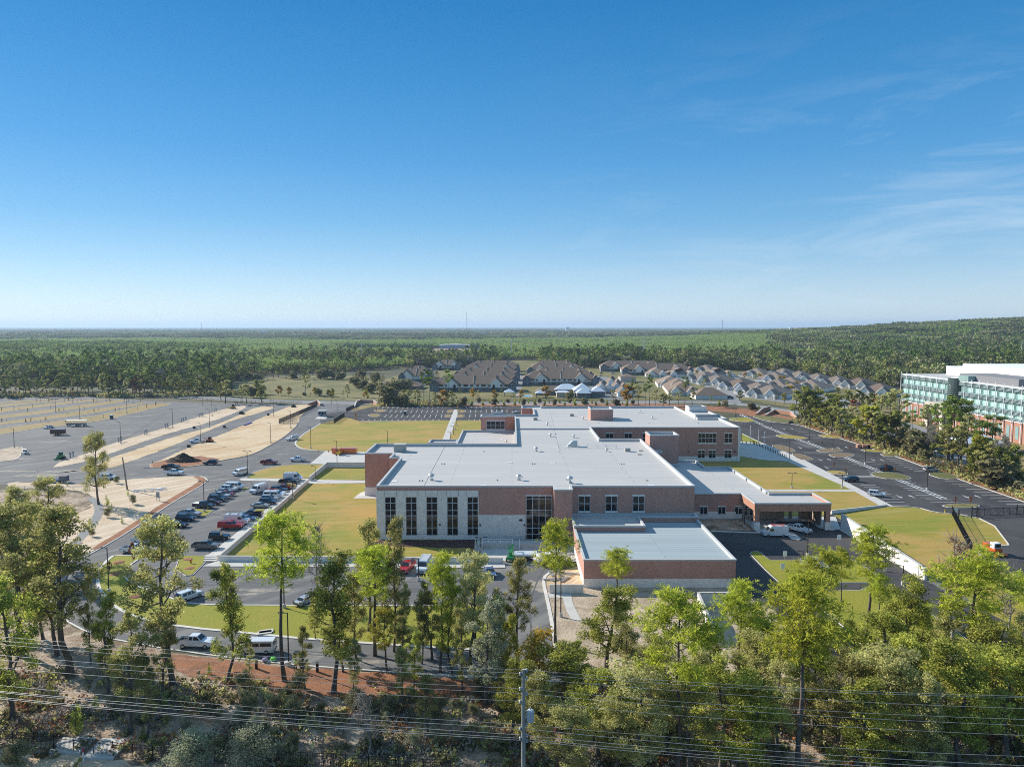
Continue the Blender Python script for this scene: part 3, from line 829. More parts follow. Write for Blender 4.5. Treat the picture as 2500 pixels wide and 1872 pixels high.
sheet('plaza', [(1700, 1085), (1812, 1078), (1835, 1082), (1918, 1120), (1926, 1127), (1860, 1123), (1812, 1115), (1700, 1110)], .13, 'concrete')
sheet('lawn', [(1600, 1105), (1812, 1113), (1860, 1122), (1928, 1128), (2086, 1196), (1990, 1195), (1600, 1195)], .05, 'lawn')
sheet('lawn', [(1812, 1060), (1860, 1083), (1835, 1081), (1812, 1077)], .14, 'lawn_green')
sheet('concrete_path', [(1840, 1195), (2088, 1196), (2094, 1200), (1840, 1199.5)], .10, 'concrete')
sheet('lawn', [(1600, 1199), (2090, 1200), (2150, 1234), (2031, 1254), (1995, 1262), (1600, 1262)], .05, 'lawn')
sheet('lawn', [(2036, 1257), (2165, 1237), (2237, 1239), (2280, 1251), (2324, 1255), (2345, 1257), (2390, 1266), (2428, 1285), (2460, 1327), (2463, 1331), (2428, 1334), (2385, 1349), (2411, 1365), (2440, 1385),
      (2500, 1414), (2760, 1480), (4000, 1500), (4000, 1600), (2760, 1560), (2500, 1540), (2420, 1500), (2300, 1420), (2256, 1413)], .05, 'lawn')
K([(2165, 1236), (2237, 1237.5), (2280, 1250), (2324, 1255)]); K([(2345, 1256), (2390, 1265), (2428, 1284), (2460, 1326), (2463, 1331)], sm=0); K([(2463, 1331), (2428, 1334), (2385, 1349), (2411, 1365), (2440, 1385), (2500, 1414), (2700, 1470)], sm=0)
sheet('woodland_verge', [(1941, 1032), (2022, 1058), (2109, 1086), (2190, 1112), (2263, 1139), (2341, 1167), (2500, 1222), (2760, 1312), (2760, 1270), (2500, 1190), (2350, 1138), (2200, 1090), (2074, 1048), (1960, 1020)], .04, 'mulch')
for px in ([(1890, 1062), (1918, 1061), (1975, 1069), (1962, 1073), (1912, 1070)], [(1880, 1088), (1905, 1086), (1935, 1096), (1943, 1104), (1912, 1104)],
           [(1930, 1107), (1955, 1108), (1988, 1122), (1975, 1124), (1950, 1122)], [(1995, 1063), (2012, 1061), (2046, 1064), (2058, 1070), (2025, 1070)],
           [(1988, 1098), (2040, 1094), (2060, 1100), (2045, 1104), (2010, 1105)], [(2022, 1108), (2070, 1106), (2090, 1112), (2060, 1117), (2032, 1116)],
           [(2098, 1097), (2170, 1099), (2180, 1104), (2120, 1104)], [(2145, 1107), (2195, 1105), (2200, 1112), (2165, 1116)],
           [(2118, 1155), (2180, 1152), (2230, 1168), (2205, 1172), (2150, 1168)], [(2011, 1150), (2050, 1149), (2075, 1158), (2045, 1160)],
           [(2258, 1156), (2310, 1152), (2345, 1168), (2305, 1171)], [(2296, 1234), (2340, 1230), (2385, 1231), (2393, 1236), (2370, 1240), (2320, 1240)],
           [(1770, 1022), (1820, 1018), (1848, 1028), (1815, 1032)], [(1830, 1015), (1880, 1014), (1980, 1036), (1940, 1036), (1870, 1028)]):
    o, p = sheet('planted_island', px, .16, 'meadow' if px[0][0] > 2100 or px[0][0] == 1830 else 'mulch_brown' if px[0][0] in (1930, 1880, 1988, 2022, 2145) else 'lawn', 1)
    tag(kerb(p, closed=True, w_=.4, h=.16), kind='structure')
# service yard, access roads and lawns on the lower right
sheet('service_yard', [(1745, 1299), (1800, 1290), (1830, 1225), (2060, 1225), (2052, 1293), (2160, 1358), (2256, 1415), (2420, 1500), (2560, 1540), (2560, 1575), (2420, 1575), (2300, 1500), (2130, 1400), (2109, 1383), (2100, 1437),
      (1960, 1437), (1990, 1470), (2040, 1520), (2110, 1600), (2130, 1680), (2000, 1690), (1950, 1600), (1870, 1500), (1800, 1440), (1745, 1370)], .04, 'asphalt_new')
isl = [(1832, 1352), (1836, 1348), (1848, 1346), (1858, 1350), (1866, 1359), (1880, 1368), (1967, 1368), (2031, 1342), (2070, 1362), (2109, 1384), (2140, 1405), (2120, 1423), (2000, 1423), (1905, 1424), (1868, 1390)]
sheet('lawn', isl, .14, 'lawn_green'); K(isl, True, 0)
isl2 = [(1935, 1445), (2100, 1442), (2140, 1425), (2222, 1464), (2364, 1565), (2400, 1600), (2130, 1600), (2060, 1530), (1990, 1475)]
sheet('lawn', isl2, .14, 'lawn_green'); K(isl2, True, 0)
K([(2052, 1294), (2160, 1359), (2256, 1417)], w_=.5)
K([(1735, 1297), (1856, 1301)], w_=.7, sm=0)
sheet('mulch_bed', [(1700, 1268), (1832, 1268), (1851, 1296), (1730, 1296)], .11, 'litter')
sheet('concrete_path', [(1812, 1266), (1830, 1266), (1860, 1296), (1852, 1300), (1846, 1298)], .15, 'concrete')
sheet('canopy_pavement', [(1840, 1262), (2040, 1262), (2052, 1293), (2030, 1296), (2000, 1290), (1975, 1274), (1900, 1274), (1870, 1300), (1852, 1300)], .16, 'concrete')
sheet('kerbed_island', [(1924, 1300), (1938, 1302), (1957, 1317), (1950, 1320), (1932, 1318), (1920, 1306)], .2, 'concrete')
# front: pavement, lot, crescent lawn and dirt beside the annex
sheet('front_pavement', [(530, 1370), (1232, 1376), (1234, 1387), (494, 1383)], .12, 'concrete')
o, L5 = sheet('lawn', [(275, 1356), (342, 1357), (350, 1359), (326, 1373), (309, 1388), (304, 1403), (311, 1417), (334, 1431), (365, 1441), (410, 1458), (464, 1476), (640, 1478), (1200, 1480), (1207, 1450), (1222, 1466), (1226, 1490), (1228, 1588),
      (1058, 1580), (745, 1559), (640, 1548), (446, 1530), (365, 1514), (319, 1501), (278, 1478), (258, 1458), (240, 1432), (240, 1397), (255, 1374)], .06, 'lawn_green')
K([(275, 1356), (342, 1357), (350, 1359), (326, 1373), (309, 1388), (304, 1403), (311, 1417), (334, 1431), (365, 1441), (410, 1458), (464, 1476), (640, 1478), (1200, 1480), (1202, 1455), (1209, 1449), (1222, 1464), (1227, 1490), (1229, 1588)], w_=.35)
K([(278, 1356), (255, 1374), (239, 1397), (239, 1432), (257, 1458), (277, 1479), (318, 1502), (364, 1515), (446, 1531), (640, 1549), (745, 1560), (1058, 1581), (1229, 1589)], w_=.6)
o, p = sheet('lawn', [(440, 1357), (503, 1358), (501, 1372), (470, 1404), (455, 1406), (430, 1388)], .14, 'lawn_green')
tag(kerb(p, closed=True), kind='structure')
for px in ([(470, 1250), (477, 1243), (520, 1246), (507, 1257), (494, 1261)], [(612, 1244), (648, 1243), (636, 1257), (618, 1254)], [(596, 1190), (606, 1191), (600, 1197), (590, 1197)]):
    o, p = sheet('grass_island', px, .14, 'lawn_green')
    tag(kerb(p, closed=True), kind='structure')
sheet('diagonal_pavement', [(735, 1177), (750, 1177), (534, 1358), (505, 1358)], .12, 'concrete')
for i in range(3):
    mb = MB(); a = GP([(505 - i * 2, 1359 + i * 4), (536, 1359 + i * 4)]); mb.box(a[0][0], a[1][0] - .3, a[0][1] - 1.2, a[0][1], .12, .5 - i * .13)
    tag(mb.build('concrete_step', M['concrete']), kind='structure')
sheet('pale_dirt', [(1345, 1400), (1330, 1405), (1328, 1418), (1333, 1450), (1341, 1486), (1350, 1535), (1358, 1600), (1500, 1640), (1650, 1655), (1960, 1660), (1930, 1560), (1890, 1490), (1800, 1440), (1780, 1380), (1500, 1380)], .05, 'dirt')
K([(1367, 1390), (1345, 1396), (1329, 1408), (1327, 1425), (1333, 1450), (1341, 1486), (1350, 1535), (1358, 1590)], w_=.6)
sheet('bare_sand', [(1365, 1392), (1345, 1398), (1335, 1410), (1337, 1430), (1424, 1430), (1415, 1392)], .09, 'sand_orange')
sheet('concrete_path', [(1338, 1449), (1375, 1449), (1394, 1449), (1399, 1475), (1412, 1500), (1420, 1515), (1396, 1515), (1382, 1490), (1374, 1460), (1340, 1459)], .10, 'concrete')
sheet('dock_pavement', [(1175, 1323), (1405, 1323), (1412, 1372), (1330, 1372), (1262, 1356), (1240, 1372), (1175, 1358)], .1, 'concrete')
sheet('mulch_bed', [(930, 1318), (1163, 1318), (1160, 1338), (1000, 1336), (960, 1332), (905, 1336), (900, 1328)], .10, 'mulch_dark')
sheet('concrete_path', [(880, 1203), (925, 1192), (925, 1218), (862, 1217)], .1, 'concrete')
# woodland floor in front and under the trees
sheet('woodland_floor', [(-500, 1440), (117, 1462), (147, 1510), (228, 1554), (443, 1593), (700, 1624), (834, 1634), (1050, 1650), (1285, 1664), (1643, 1679), (1958, 1697), (2300, 1706), (2560, 1668), (3000, 1660), (4600, 1640), (4600, 2150), (-2200, 2150), (-2200, 1440)], .02, 'litter')
sheet('pine_straw_bank', [(380, 1592), (443, 1597), (700, 1628), (834, 1637), (1285, 1668), (1643, 1683), (1958, 1700), (1990, 1722), (1700, 1735), (1300, 1735), (1000, 1712), (800, 1700), (600, 1672), (420, 1640)], .045, 'mulch', 1)
sheet('bare_sand', [(-300, 1822), (60, 1826), (260, 1848), (420, 1890), (420, 2000), (-300, 2000)], .045, 'sand', 1)
# meadow and lawns by the apartments, lake
sheet('meadow', [(560, 966), (575, 938), (620, 924), (760, 917), (880, 914), (930, 930), (960, 948), (1250, 954), (1480, 958), (1560, 962), (1700, 974), (1600, 978), (1125, 980), (860, 978), (640, 974)], .04, 'meadow')
sheet('cleared_field', [(800, 868), (880, 858), (1000, 852), (1130, 851), (1220, 856), (1200, 866), (1100, 872), (1000, 868), (900, 874)], .04, 'litter')
sheet('meadow', [(1265, 880), (1330, 872), (1420, 872), (1440, 885), (1400, 905), (1280, 900)], .04, 'meadow')
sheet('neighbourhood_ground', [(935, 955), (940, 925), (1010, 905), (1100, 885), (1270, 878), (1500, 880), (1620, 890), (1950, 893), (2210, 935), (2220, 985), (2100, 1015), (1927, 993), (1800, 975), (1694, 970), (1530, 972), (1250, 968)], .03, 'meadow')
sheet('neighbourhood_street', [(1470, 976), (1440, 945), (1425, 930), (1460, 918), (1520, 925), (1530, 945), (1545, 976)], .05, 'asphalt_far')
sheet('neighbourhood_street', [(1270, 965), (1278, 920), (1262, 900), (1255, 900), (1262, 965)], .05, 'asphalt_far')
sheet('lake', [(1912, 897), (1930, 892), (1962, 890), (1974, 896), (1958, 903), (1920, 904)], .2, 'lake')

# parts that come as several loose pieces are linked one by one
SPLIT = {'wheels': 'wheel', 'drain_pipes': 'drain_pipe', 'end_bay': 'end_bay', 'gable': 'gable', 'wall_lamp': 'wall_lamp', 'rolls': 'roll', 'posts': 'post', 'post': 'post',
         'roof_patch': 'roof_patch', 'bench': 'bench', 'leg': 'leg', 'panel_joint': 'panel_joint', 'lightning_cable': 'lightning_cable', 'bargeboard': 'bargeboard', 'equipment': 'equipment', 'entrance': 'entrance'}
def islands(mb):
    par = list(range(len(mb.v)))
    def find(i):
        while par[i] != i: par[i] = par[par[i]]; i = par[i]
        return i
    for f in mb.f:
        a = find(f[0])
        for i in f[1:]: par[find(i)] = a
    groups = {}
    for k, f in enumerate(mb.f): groups.setdefault(find(f[0]), []).append(k)
    out = []
    for ks in groups.values():
        m_ = MB(); ids = sorted({i for k in ks for i in mb.f[k]}); mp_ = {i: j for j, i in enumerate(ids)}
        m_.v = [mb.v[i] for i in ids]; m_.f = [tuple(mp_[i] for i in mb.f[k]) for k in ks]; m_.m = [mb.m[k] for k in ks]
        out.append(m_)
    return out

# ------------------------------------------------------------------ the large brick building
B = thing('brick_building', 'large two storey red brick building with pale flat roofs, filling the middle of the site', 'building', (5, 225, 0))
BO = Vector((5, 225, 0))
def bpart(mb, name, mats, **k):
    if name in SPLIT:
        q = [bpart1(m_, SPLIT[name], mats, **k) for m_ in islands(mb)]
        return q[0]
    return bpart1(mb, name, mats, **k)
def bpart1(mb, name, mats, **k):
    me = mb.mesh(name, mats, **k)
    o = link(name, me, B); o.matrix_parent_inverse = Matrix.Translation(-BO)
    return o
def bsub(mb, name, mats, par, **k):
    o = link(name, mb.mesh(name, mats, **k), par); return o

def ccw(p): return p if area(p) > 0 else p[::-1]

def volume(poly, ztop, zroof, wall='brick', stone=0.0, roof='roof', cop=.45, z0=0.0, walls=True):
    poly = ccw(poly)
    wallo = None
    if walls:
        mb = MB()
        mb.mi = 0; mb.walls(poly, max(z0, stone), ztop)
        if stone:
            mb.mi = 1
            mb.walls(offset(poly, -.06), z0, stone); mb.ring(offset(poly, -.06), poly, stone)
        wallo = bpart(mb, 'wall', [M[wall], M['stone']])
    mb = MB()
    o, i = offset(poly, -.10), offset(poly, cop)
    mb.walls(o, ztop - .28, ztop + .06); mb.ring(o, i, ztop + .06); mb.walls(i, ztop - .1, ztop + .06, inward=True)
    mb.ring(o[::-1], poly[::-1], ztop - .28)
    bpart(mb, 'coping', M['coping'])
    mb = MB(); mb.mi = 0; mb.sheet(i, zroof); mb.mi = 1; mb.walls(i, zroof, ztop - .1, inward=True)
    r = bpart(mb, 'roof', [M[roof], M['parapet']])
    return wallo, r

main = [(-31.8, 164.5), (9.7, 164.5), (9.7, 160.6), (13.9, 160.6), (13.9, 164.5), (42.9, 164.5), (42.9, 234.9), (29.3, 234.9), (29.3, 262.5), (85.0, 262.5), (85.0, 290.0),
        (76.5, 290.0), (76.5, 333), (14, 331), (14, 336), (4.5, 336), (4.5, 325), (9.5, 325), (9.5, 301), (-13, 301), (-13, 294.5), (1.2, 294.5), (1.2, 225), (-43.6, 225), (-43.6, 208), (-35, 208), (-35, 200.4), (-31.8, 200.4)]
volume(main, 12.8, 11.95)
# stone and precast cladding, proud of the brick
def panel(x0, x1, z0, z1, y, mat, name, holes=(), par=None, d=.09):
    """a cladding sheet facing the camera with rectangular openings"""
    mb = MB(); xs = sorted({x0, x1, *[h[0] for h in holes], *[h[1] for h in holes]})
    for a, b in zip(xs, xs[1:]):
        hs = sorted([(h[2], h[3]) for h in holes if h[0] <= a + 1e-6 and h[1] >= b - 1e-6])
        z = z0
        for c, d_ in hs:
            if c > z: mb.box(a, b, y - d, y + .3, z, c)
            z = d_
        if z < z1: mb.box(a, b, y - d, y + .3, z, z1)
    return bpart(mb, name, M[mat])

def window(x0, x1, z0, z1, y, cols, bars, sill=.25, head=.3, mat='glass', fr=.11, tr='stone'):
    """framed window facing the camera: frame, glass, stone head and sill"""
    mb = MB(); t = .07
    mb.box(x0, x1, y - .10, y + .02, z0, z0 + fr); mb.box(x0, x1, y - .10, y + .02, z1 - fr, z1)
    mb.box(x0, x0 + fr, y - .098, y + .02, z0 + fr, z1 - fr); mb.box(x1 - fr, x1, y - .098, y + .02, z0 + fr, z1 - fr)
    for i in range(1, cols):
        x = x0 + (x1 - x0) * i / cols
        mb.box(x - t, x + t, y - .09, y + .02, z0 + fr, z1 - fr)
    for z in bars:
        mb.box(x0 + fr, x1 - fr, y - .085, y + .02, z - t, z + t)
    f = bpart(mb, 'window', M['frame'])
    g = MB(); g.box(x0 + .02, x1 - .02, y - .045, y - .03, z0 + .02, z1 - .02)
    bsub(g, 'pane', M['glass' if mat == 'glass' else mat], f)
    if head:
        h_ = MB(); h_.box(x0 - .12, x1 + .12, y - .13, y + .02, z1 + .004, z1 + head)
        bsub(h_, 'lintel', M[tr], f)
        if sill: bsub(MB().box(x0 - .12, x1 + .12, y - .18, y + .02, z0 - sill, z0 - .004), 'sill', M[tr], f)
    return f

FY = 164.5
W5 = [(-29.9, -27.3), (-25.0, -22.4), (-20.15, -17.55), (-15.3, -12.7), (-10.5, -7.95)]
hol = [(a, b, .95, 10.2) for a, b in W5[:4]] + [(-10.5, -8.02, .95, 10.2)]
panel(-31.9, -7.85, 0, 11.7, FY, 'stone', 'precast_panel', hol, d=.14)
mb = MB()
for a, b in W5:
    for x in (a - .12, b + .12): mb.box(x - .03, x + .03, FY - .155, FY, 10.35, 11.7)
mb.box(-31.9, -7.85, FY - .152, FY, 1.35, 1.4)
bpart(mb, 'panel_joint', M['darkgrey'])
for a, b in W5:
    window(a + .02, b - .02, .97, 10.18, FY - .0, 2, (2.81, 5.71, 6.96, 8.76), head=0, fr=.09)
panel(-7.85, 3.2, 0, 5.87, FY, 'stone', 'stone_panel', d=.10)
window(3.3, 9.4, .0, 10.45, FY, 4, (9.75, 7.05, 5.75, 2.75, 1.3), head=.2, sill=0)
for a in (15.65, 22.02, 28.4):
    window(a, a + 2.75, 6.75, 10.4, FY, 2, (8.6,), sill=.35)
panel(42.91, 42.99, 0, 0.01, FY, 'stone', 'downpipe') if False else None
mb = MB()
for x, z in ((-26.4, 4.0), (-17.0, 3.55), (-7.5, 3.5), (2.9, 3.5)): mb.box(x - .16, x + .16, FY - .32, FY - .14, z - .2, z + .2)
mb.box(1.7, 2.5, FY - .15, FY - .1, 4.4, 4.9)
bpart(mb, 'wall_lamp', M['black'])
# left block: stone base
mb = MB(); mb.box(-43.75, -31.9, 207.85, 208.1, 0, 2.6); bpart(mb, 'stone_base', M['stone'])
mb = MB(); mb.box(-43.75, -43.5, 208.1, 225.1, 0, 2.6); bpart(mb, 'stone_base', M['stone'])
# far wing facing the camera
Y2 = 262.5
panel(50, 85.15, -.05, 1.85, Y2, 'stone', 'stone_base', [(69.35, 72.05, 1.15, 4.15), (73.4, 76.1, 1.15, 4.15), (79.3, 82.0, 1.15, 4.15)])
mb = MB(); mb.box(84.25, 85.15, Y2 - .12, Y2 + .3, 1.85, 12.5); mb.box(84.98, 85.14, Y2 + .3, 289.9, 0, 12.5); bpart(mb, 'stone_corner', M['stone'])
window(69.36, 76.13, 6.9, 10.5, Y2, 5, (8.75,), sill=.4)
window(79.24, 82.09, 6.9, 10.5, Y2, 2, (8.75,), sill=.4)
for a in (69.36, 73.42, 79.3): window(a, a + 2.68, 1.2, 4.1, Y2, 2, (3.0,), sill=.2)
for a in (34.95, 41.93, 48.6, 55.3): window(a, a + 2.8, 6.9, 10.5, Y2, 2, (8.75,), sill=.4)
for a in (55.3,): window(a, a + 2.8, 1.2, 4.1, Y2, 2, (3.0,), sill=.2)
mb = MB()
for x in (65.9, 83.2): mb.box(x - .25, x + .25, Y2 - .35, Y2 - .05, 3.5, 3.9)
bpart(mb, 'wall_lamp', M['black'])
# roof step between the two blocks
mb = MB(); mb.box(1.7, 29.3, 261.8, 262.3, 11.9, 12.4); bpart(mb, 'expansion_joint', M['steel'])
# low left wing
volume([(-20.6, 259.3), (1.2, 259.3), (1.2, 294.4), (-20.6, 294.4)], 7.0, 6.2, z0=0)
volume([(-31.2, 262), (-20.75, 262), (-20.75, 270), (-31.2, 270)], 7.0, 6.4)
window(-10.7, -3.0, 7.4, 10.9, 294.5, 4, (9.0,), sill=.6, mat='glass')
mb = MB(); mb.box(-2.4, 1.18, 294.1, 294.45, 6.3, 12.7); bpart(mb, 'brick_pier', M['brick_orange'])
mb = MB(); mb.box(-9, -4, 301.5, 302, 12.0, 13.9); mb.box(-9, -8.5, 302, 308, 12.0, 13.9); mb.box(-4.5, -4, 302, 308, 12.0, 13.9); bpart(mb, 'roof_screen', M['coping'])
# penthouse, tower, pale entrance tower on the far right
volume([(32.1, 288.4), (41.3, 288.4), (41.3, 298.5), (32.1, 298.5)], 16.5, 15.9, z0=11.9)
volume([(43.5, 222.2), (52.7, 222.2), (52.7, 229.8), (43.5, 229.8)], 16.0, 15.0, cop=.4)
mb = MB(); mb.box(43.6, 47.2, 220.6, 222.2, 10.5, 11.3); bpart(mb, 'roof_ledge', M['coping'])
volume([(75.9, 292), (84.6, 292), (84.6, 305), (75.9, 305)], 13.9, 13.3, wall='parapet', cop=.5)
volume([(76.6, 305.2), (84.0, 305.2), (84.0, 312), (76.6, 312)], 15.6, 14.9, wall='stone', cop=.5)
volume([(85.3, 294), (89.5, 294), (89.5, 310), (85.3, 310)], 12.0, 11.5, wall='stone', cop=.4)
# lower right wing with its canopy
rw = [(42.95, 182.3), (59.75, 182.3), (59.75, 172.0), (78.6, 172.0), (78.6, 183.0), (67.4, 183.0), (67.4, 217.7), (59.7, 217.7), (59.7, 228.0), (52.75, 228.0), (52.75, 222.1), (42.95, 222.1)]
volume(rw, 6.82, 6.2, walls=False)
mb = MB(); mb.mi = 0
mb.box(42.95, 67.4, 182.3, 217.6, 0, 6.15); mb.box(52.75, 59.7, 217.6, 228, 0, 6.15)
mb.mi = 0
mb.box(42.95, 60.0, 182.3, 182.7, 6.15, 6.7); mb.box(67.0, 67.4, 183, 217.7, 6.15, 6.7); mb.box(59.7, 67.4, 217.3, 217.7, 6.15, 6.7); mb.box(52.75, 59.7, 227.6, 228, 6.15, 6.7)
bpart(mb, 'wall', [M['brick']])
mb = MB(); mb.box(59.75, 78.6, 172.0, 172.5, 4.75, 6.7); mb.box(59.75, 60.25, 172.5, 182.3, 4.75, 6.7); mb.box(78.1, 78.6, 172.5, 183, 4.75, 6.7); mb.box(60.25, 78.1, 172.5, 182.9, 4.75, 4.95)
mb.box(67.4, 78.1, 182.6, 183.0, 4.95, 6.7)
bpart(mb, 'canopy', M['brick_orange'])
for x, y in ((59.9, 172.1), (77.4, 172.1)):
    mb = MB(); mb.mi = 0; mb.box(x, x + 1.1, y, y + 1.1, 2.0, 4.75); mb.mi = 1; mb.box(x - .12, x + 1.22, y - .12, y + 1.22, 0, 2.0)
    bpart(mb, 'canopy_pillar', [M['brick_orange'], M['stone']])
mb = MB(); mb.box(67.41, 71.2, 182.6, 182.95, 0, 4.75); mb.box(72.4, 73.2, 182.6, 182.95, 0, 4.75); mb.box(75.0, 78.1, 182.6, 182.95, 0, 4.75); mb.box(77.8, 78.1, 176, 182.6, 0, 4.75)
mb.box(60.3, 67.38, 182.1, 182.28, 0, 4.75)
bpart(mb, 'canopy_wall', surf('beige_wall', (.36, .28, .21), [((.3, .23, .17), 1, .4, .7, .5)]))
for a in (60.6, 61.9):
    window(a, a + .9, 1.0, 3.6, 182.08, 1, (), head=.1, sill=.1)
Y3 = 182.3
panel(42.95, 60.0, 0, 1.97, Y3, 'stone', 'stone_base', [(49.0, 51.05, 1.2, 3.3), (53.7, 55.8, 1.2, 3.3), (58.4, 60.0, 1.2, 3.3)])
for a in (49.02, 53.75, 58.1): window(a, a + 2.0, 1.25, 3.3, Y3, 2, (), sill=.15, head=.22)
for x, y in ((67.0, 188), (67.0, 200), (67.0, 183.9), (67.0, 211), (59.4, 219), (59.4, 223)):
    mb = MB(); mb.box(x - .35, x + .1, y - .4, y + .4, 6.35, 6.9); bpart(mb, 'scupper_box', M['steel'])
# annex in front
volume([(13.8, 133.3), (43.0, 133.3), (43.0, 164.4), (13.8, 164.4)], 5.53, 4.95, stone=1.75, roof='roof_annex', cop=.35)
volume([(13.75, 153.9), (29.4, 153.9), (29.4, 161.5), (43.05, 161.5), (43.05, 164.38), (13.75, 164.38)], 6.25, 5.7, cop=.35, z0=5.0)
mb = MB(); mb.box(24.9, 25.4, 133.2, 133.29, .02, 5.2) if False else None
# rooftop plant
def cr(cx, cy):
    return lambda x, y, h=12.0: (*G(cx + x / 5.257, cy + y / 5.257, h), h)
r1, r2, r3 = cr(860, 960), cr(1180, 960), cr(1500, 960)
fans = [(r1(1015, 1112), 1.35), (r2(455, 1110), 1.15), (r2(1112, 1148), 1.35), (r2(675, 742), 1.1), (r2(860, 556), .9), (r2(1160, 568), .9), (r2(1580, 744), .7), (r2(820, 408), .9), (r2(1280, 335), .9), (r2(2008, 249), .8), (r3(485, 326), .8), (r1(1975, 626, 6.25), .8)]
fan_me = None
for (x, y, z), s_ in fans:
    if fan_me is None:
        m_ = MB(); m_.box(-.35, .35, -.35, .35, 0, .35); m_.tube((0, 0, .35), (0, 0, .9), .22, .22, 10)
        m_.lathe([(.25, .85), (.62, .95), (.68, 1.15), (.45, 1.45), (.12, 1.55)], n=14); m_.tube((.3, 0, .5), (.9, .1, .9), .07, .07)
        m_.lathe([(.12, .8), (.2, .95), (.05, 1.05)], (.9, .1, 0), 8)
        fan_me = m_.mesh('roof_fan', M['galv'], smooth_=False)
    o = link('roof_fan', fan_me, B, (x, y, z - .06), random.random() * 6, s_ * .85); o.matrix_parent_inverse = Matrix.Translation(-BO)
for (x, y, z), s_ in ((r2(1850, 742), .8), (r2(1135, 292), .8), (r2(668, 342), .8), (r1(615, 742), 1.75)):
    m_ = MB(); m_.box(x - s_, x + s_, y - s_ * .8, y + s_ * .8, z - .1, z + s_ * 1.15); m_.box(x - s_ * 1.06, x + s_ * 1.06, y - s_ * .86, y + s_ * .86, z + s_ * 1.15, z + s_ * 1.3)
    for k in range(5): m_.box(x - s_ * .9, x + s_ * .9, y - s_ * .8 - .03, y - s_ * .8, z + .1 + k * s_ * .2, z + .1 + k * s_ * .2 + s_ * .1)
    bpart(m_, 'rooftop_unit', surf('unit_casing', (.42, .42, .38), [((.25, .25, .23), 2, .4, .7, .6)]) if 'unit' not in M else M['unit'])
a, b = r2(965, 702), r2(1705, 702)
m_ = MB()
for i in range(7):
    x = a[0] + (b[0] - a[0]) * i / 6; m_.tube((x, a[1], 11.9), (x, a[1], 13.1), .08, .08, 5); m_.tube((x, a[1] + 1.2, 11.9), (x, a[1], 12.9), .05, .05, 4)
for z in (12.5, 13.1): m_.tube((a[0], a[1], z), (b[0], a[1], z), .08, .08, 5)
bpart(m_, 'roof_railing', M['frame'])
a, b = r2(1075, 690), r2(1210, 690)
m_ = MB(); m_.side([(a[0], 11.95), (b[0], 11.95), (b[0], 13.9), (a[0] + 1.8, 13.9)], 1.1, yc=a[1] + 1.8); bpart(m_, 'stair_hatch', surf('hatch_glass', (.45, .5, .5), [((.3, .36, .38), 2, .4, .7, .6)], .4))
m_ = MB()
for p in (r1(865, 1125), r1(900, 1125), r1(1150, 908), r1(1182, 908), r1(1862, 1118), r1(1690, 748), r2(632, 908), r2(662, 908), r2(1775, 910), r2(1805, 910), r2(2100, 1122), r2(925, 523), r2(1485, 388), r2(895, 260), r3(445, 388), r3(1080, 388), r3(148, 262), r3(612, 262)):
    m_.tube((p[0], p[1], 11.9), (p[0], p[1], 12.25), .14, .14, 6)
bpart(m_, 'drain_pipes', M['darkgrey'])
m_ = MB()
for p in (r1(540, 1128), r1(1680, 1182), r2(340, 888), r2(890, 892), r2(480 + 1680, 1180), r2(2020, 735), r2(2005, 785), r3(340, 735), r3(325, 785), r1(1915, 590, 6.25)):
    m_.box(p[0] - .7, p[0] + .7, p[1] - .5, p[1] + .5, p[2] - .06, p[2] + .03)
bpart(m_, 'roof_patch', surf('roof_patch', (.68, .68, .68), []))
m_ = MB()
for (u0, v0), (u1, v1) in (((1085.5, 1090), (1035, 1185)), ((1342, 1000), (1367, 1109)), ((1485, 1108), (1524, 1157))):
    p, q = G(u0, v0, 12), G(u1, v1, 12)
    m_.tube((p[0], p[1], 11.97), (q[0], q[1], 11.97), .05, .05, 4)
bpart(m_, 'lightning_cable', M['steel'])

# ------------------------------------------------------------------ walls, retaining walls, dock
def wall(pts, z0s, z1s, th, name, label, mat='stone', cap=True):
    m_ = MB()
    for i in range(len(pts) - 1):
        a, b = Vector((*pts[i], 0)), Vector((*pts[i + 1], 0))
        d = (b - a).normalized(); s_ = Vector((-d.y, d.x, 0)) * th / 2
        za, zb = z1s[i], z1s[i + 1]
        q = [a - s_, b - s_, b + s_, a + s_]
        e = .0 if i == 0 else .0
        v = [(p.x, p.y, z0s) for p in q] + [(q[0].x, q[0].y, za), (q[1].x, q[1].y, zb), (q[2].x, q[2].y, zb), (q[3].x, q[3].y, za)]
        m_.add(v, [(3, 2, 1, 0), (4, 5, 6, 7), (0, 1, 5, 4), (1, 2, 6, 5), (2, 3, 7, 6), (3, 0, 4, 7)])
    o = m_.build(name, M[mat]); tag(o, label, 'wall')
    if cap:
        c = MB()
        for i in range(len(pts) - 1):
            a, b = Vector((*pts[i], 0)), Vector((*pts[i + 1], 0))
            d = (b - a).normalized(); s_ = Vector((-d.y, d.x, 0)) * (th / 2 + .06)
            q = [a - s_, b - s_, b + s_, a + s_]; za, zb = z1s[i] + .005, z1s[i + 1] + .005
            v = [(q[0].x, q[0].y, za), (q[1].x, q[1].y, zb), (q[2].x, q[2].y, zb), (q[3].x, q[3].y, za)]
            v += [(x, y, z + .1) for x, y, z in v]
            c.add(v, [(3, 2, 1, 0), (4, 5, 6, 7), (0, 1, 5, 4), (1, 2, 6, 5), (2, 3, 7, 6), (3, 0, 4, 7)])
        link('wall_cap', c.mesh('wall_cap', M['concrete']), o)
    return o
wall(GP([(752, 1179), (535, 1369)]), 0, [1.15, 1.15], .35, 'garden_wall', 'long low pale wall running diagonally beside the parked cars and pavement')
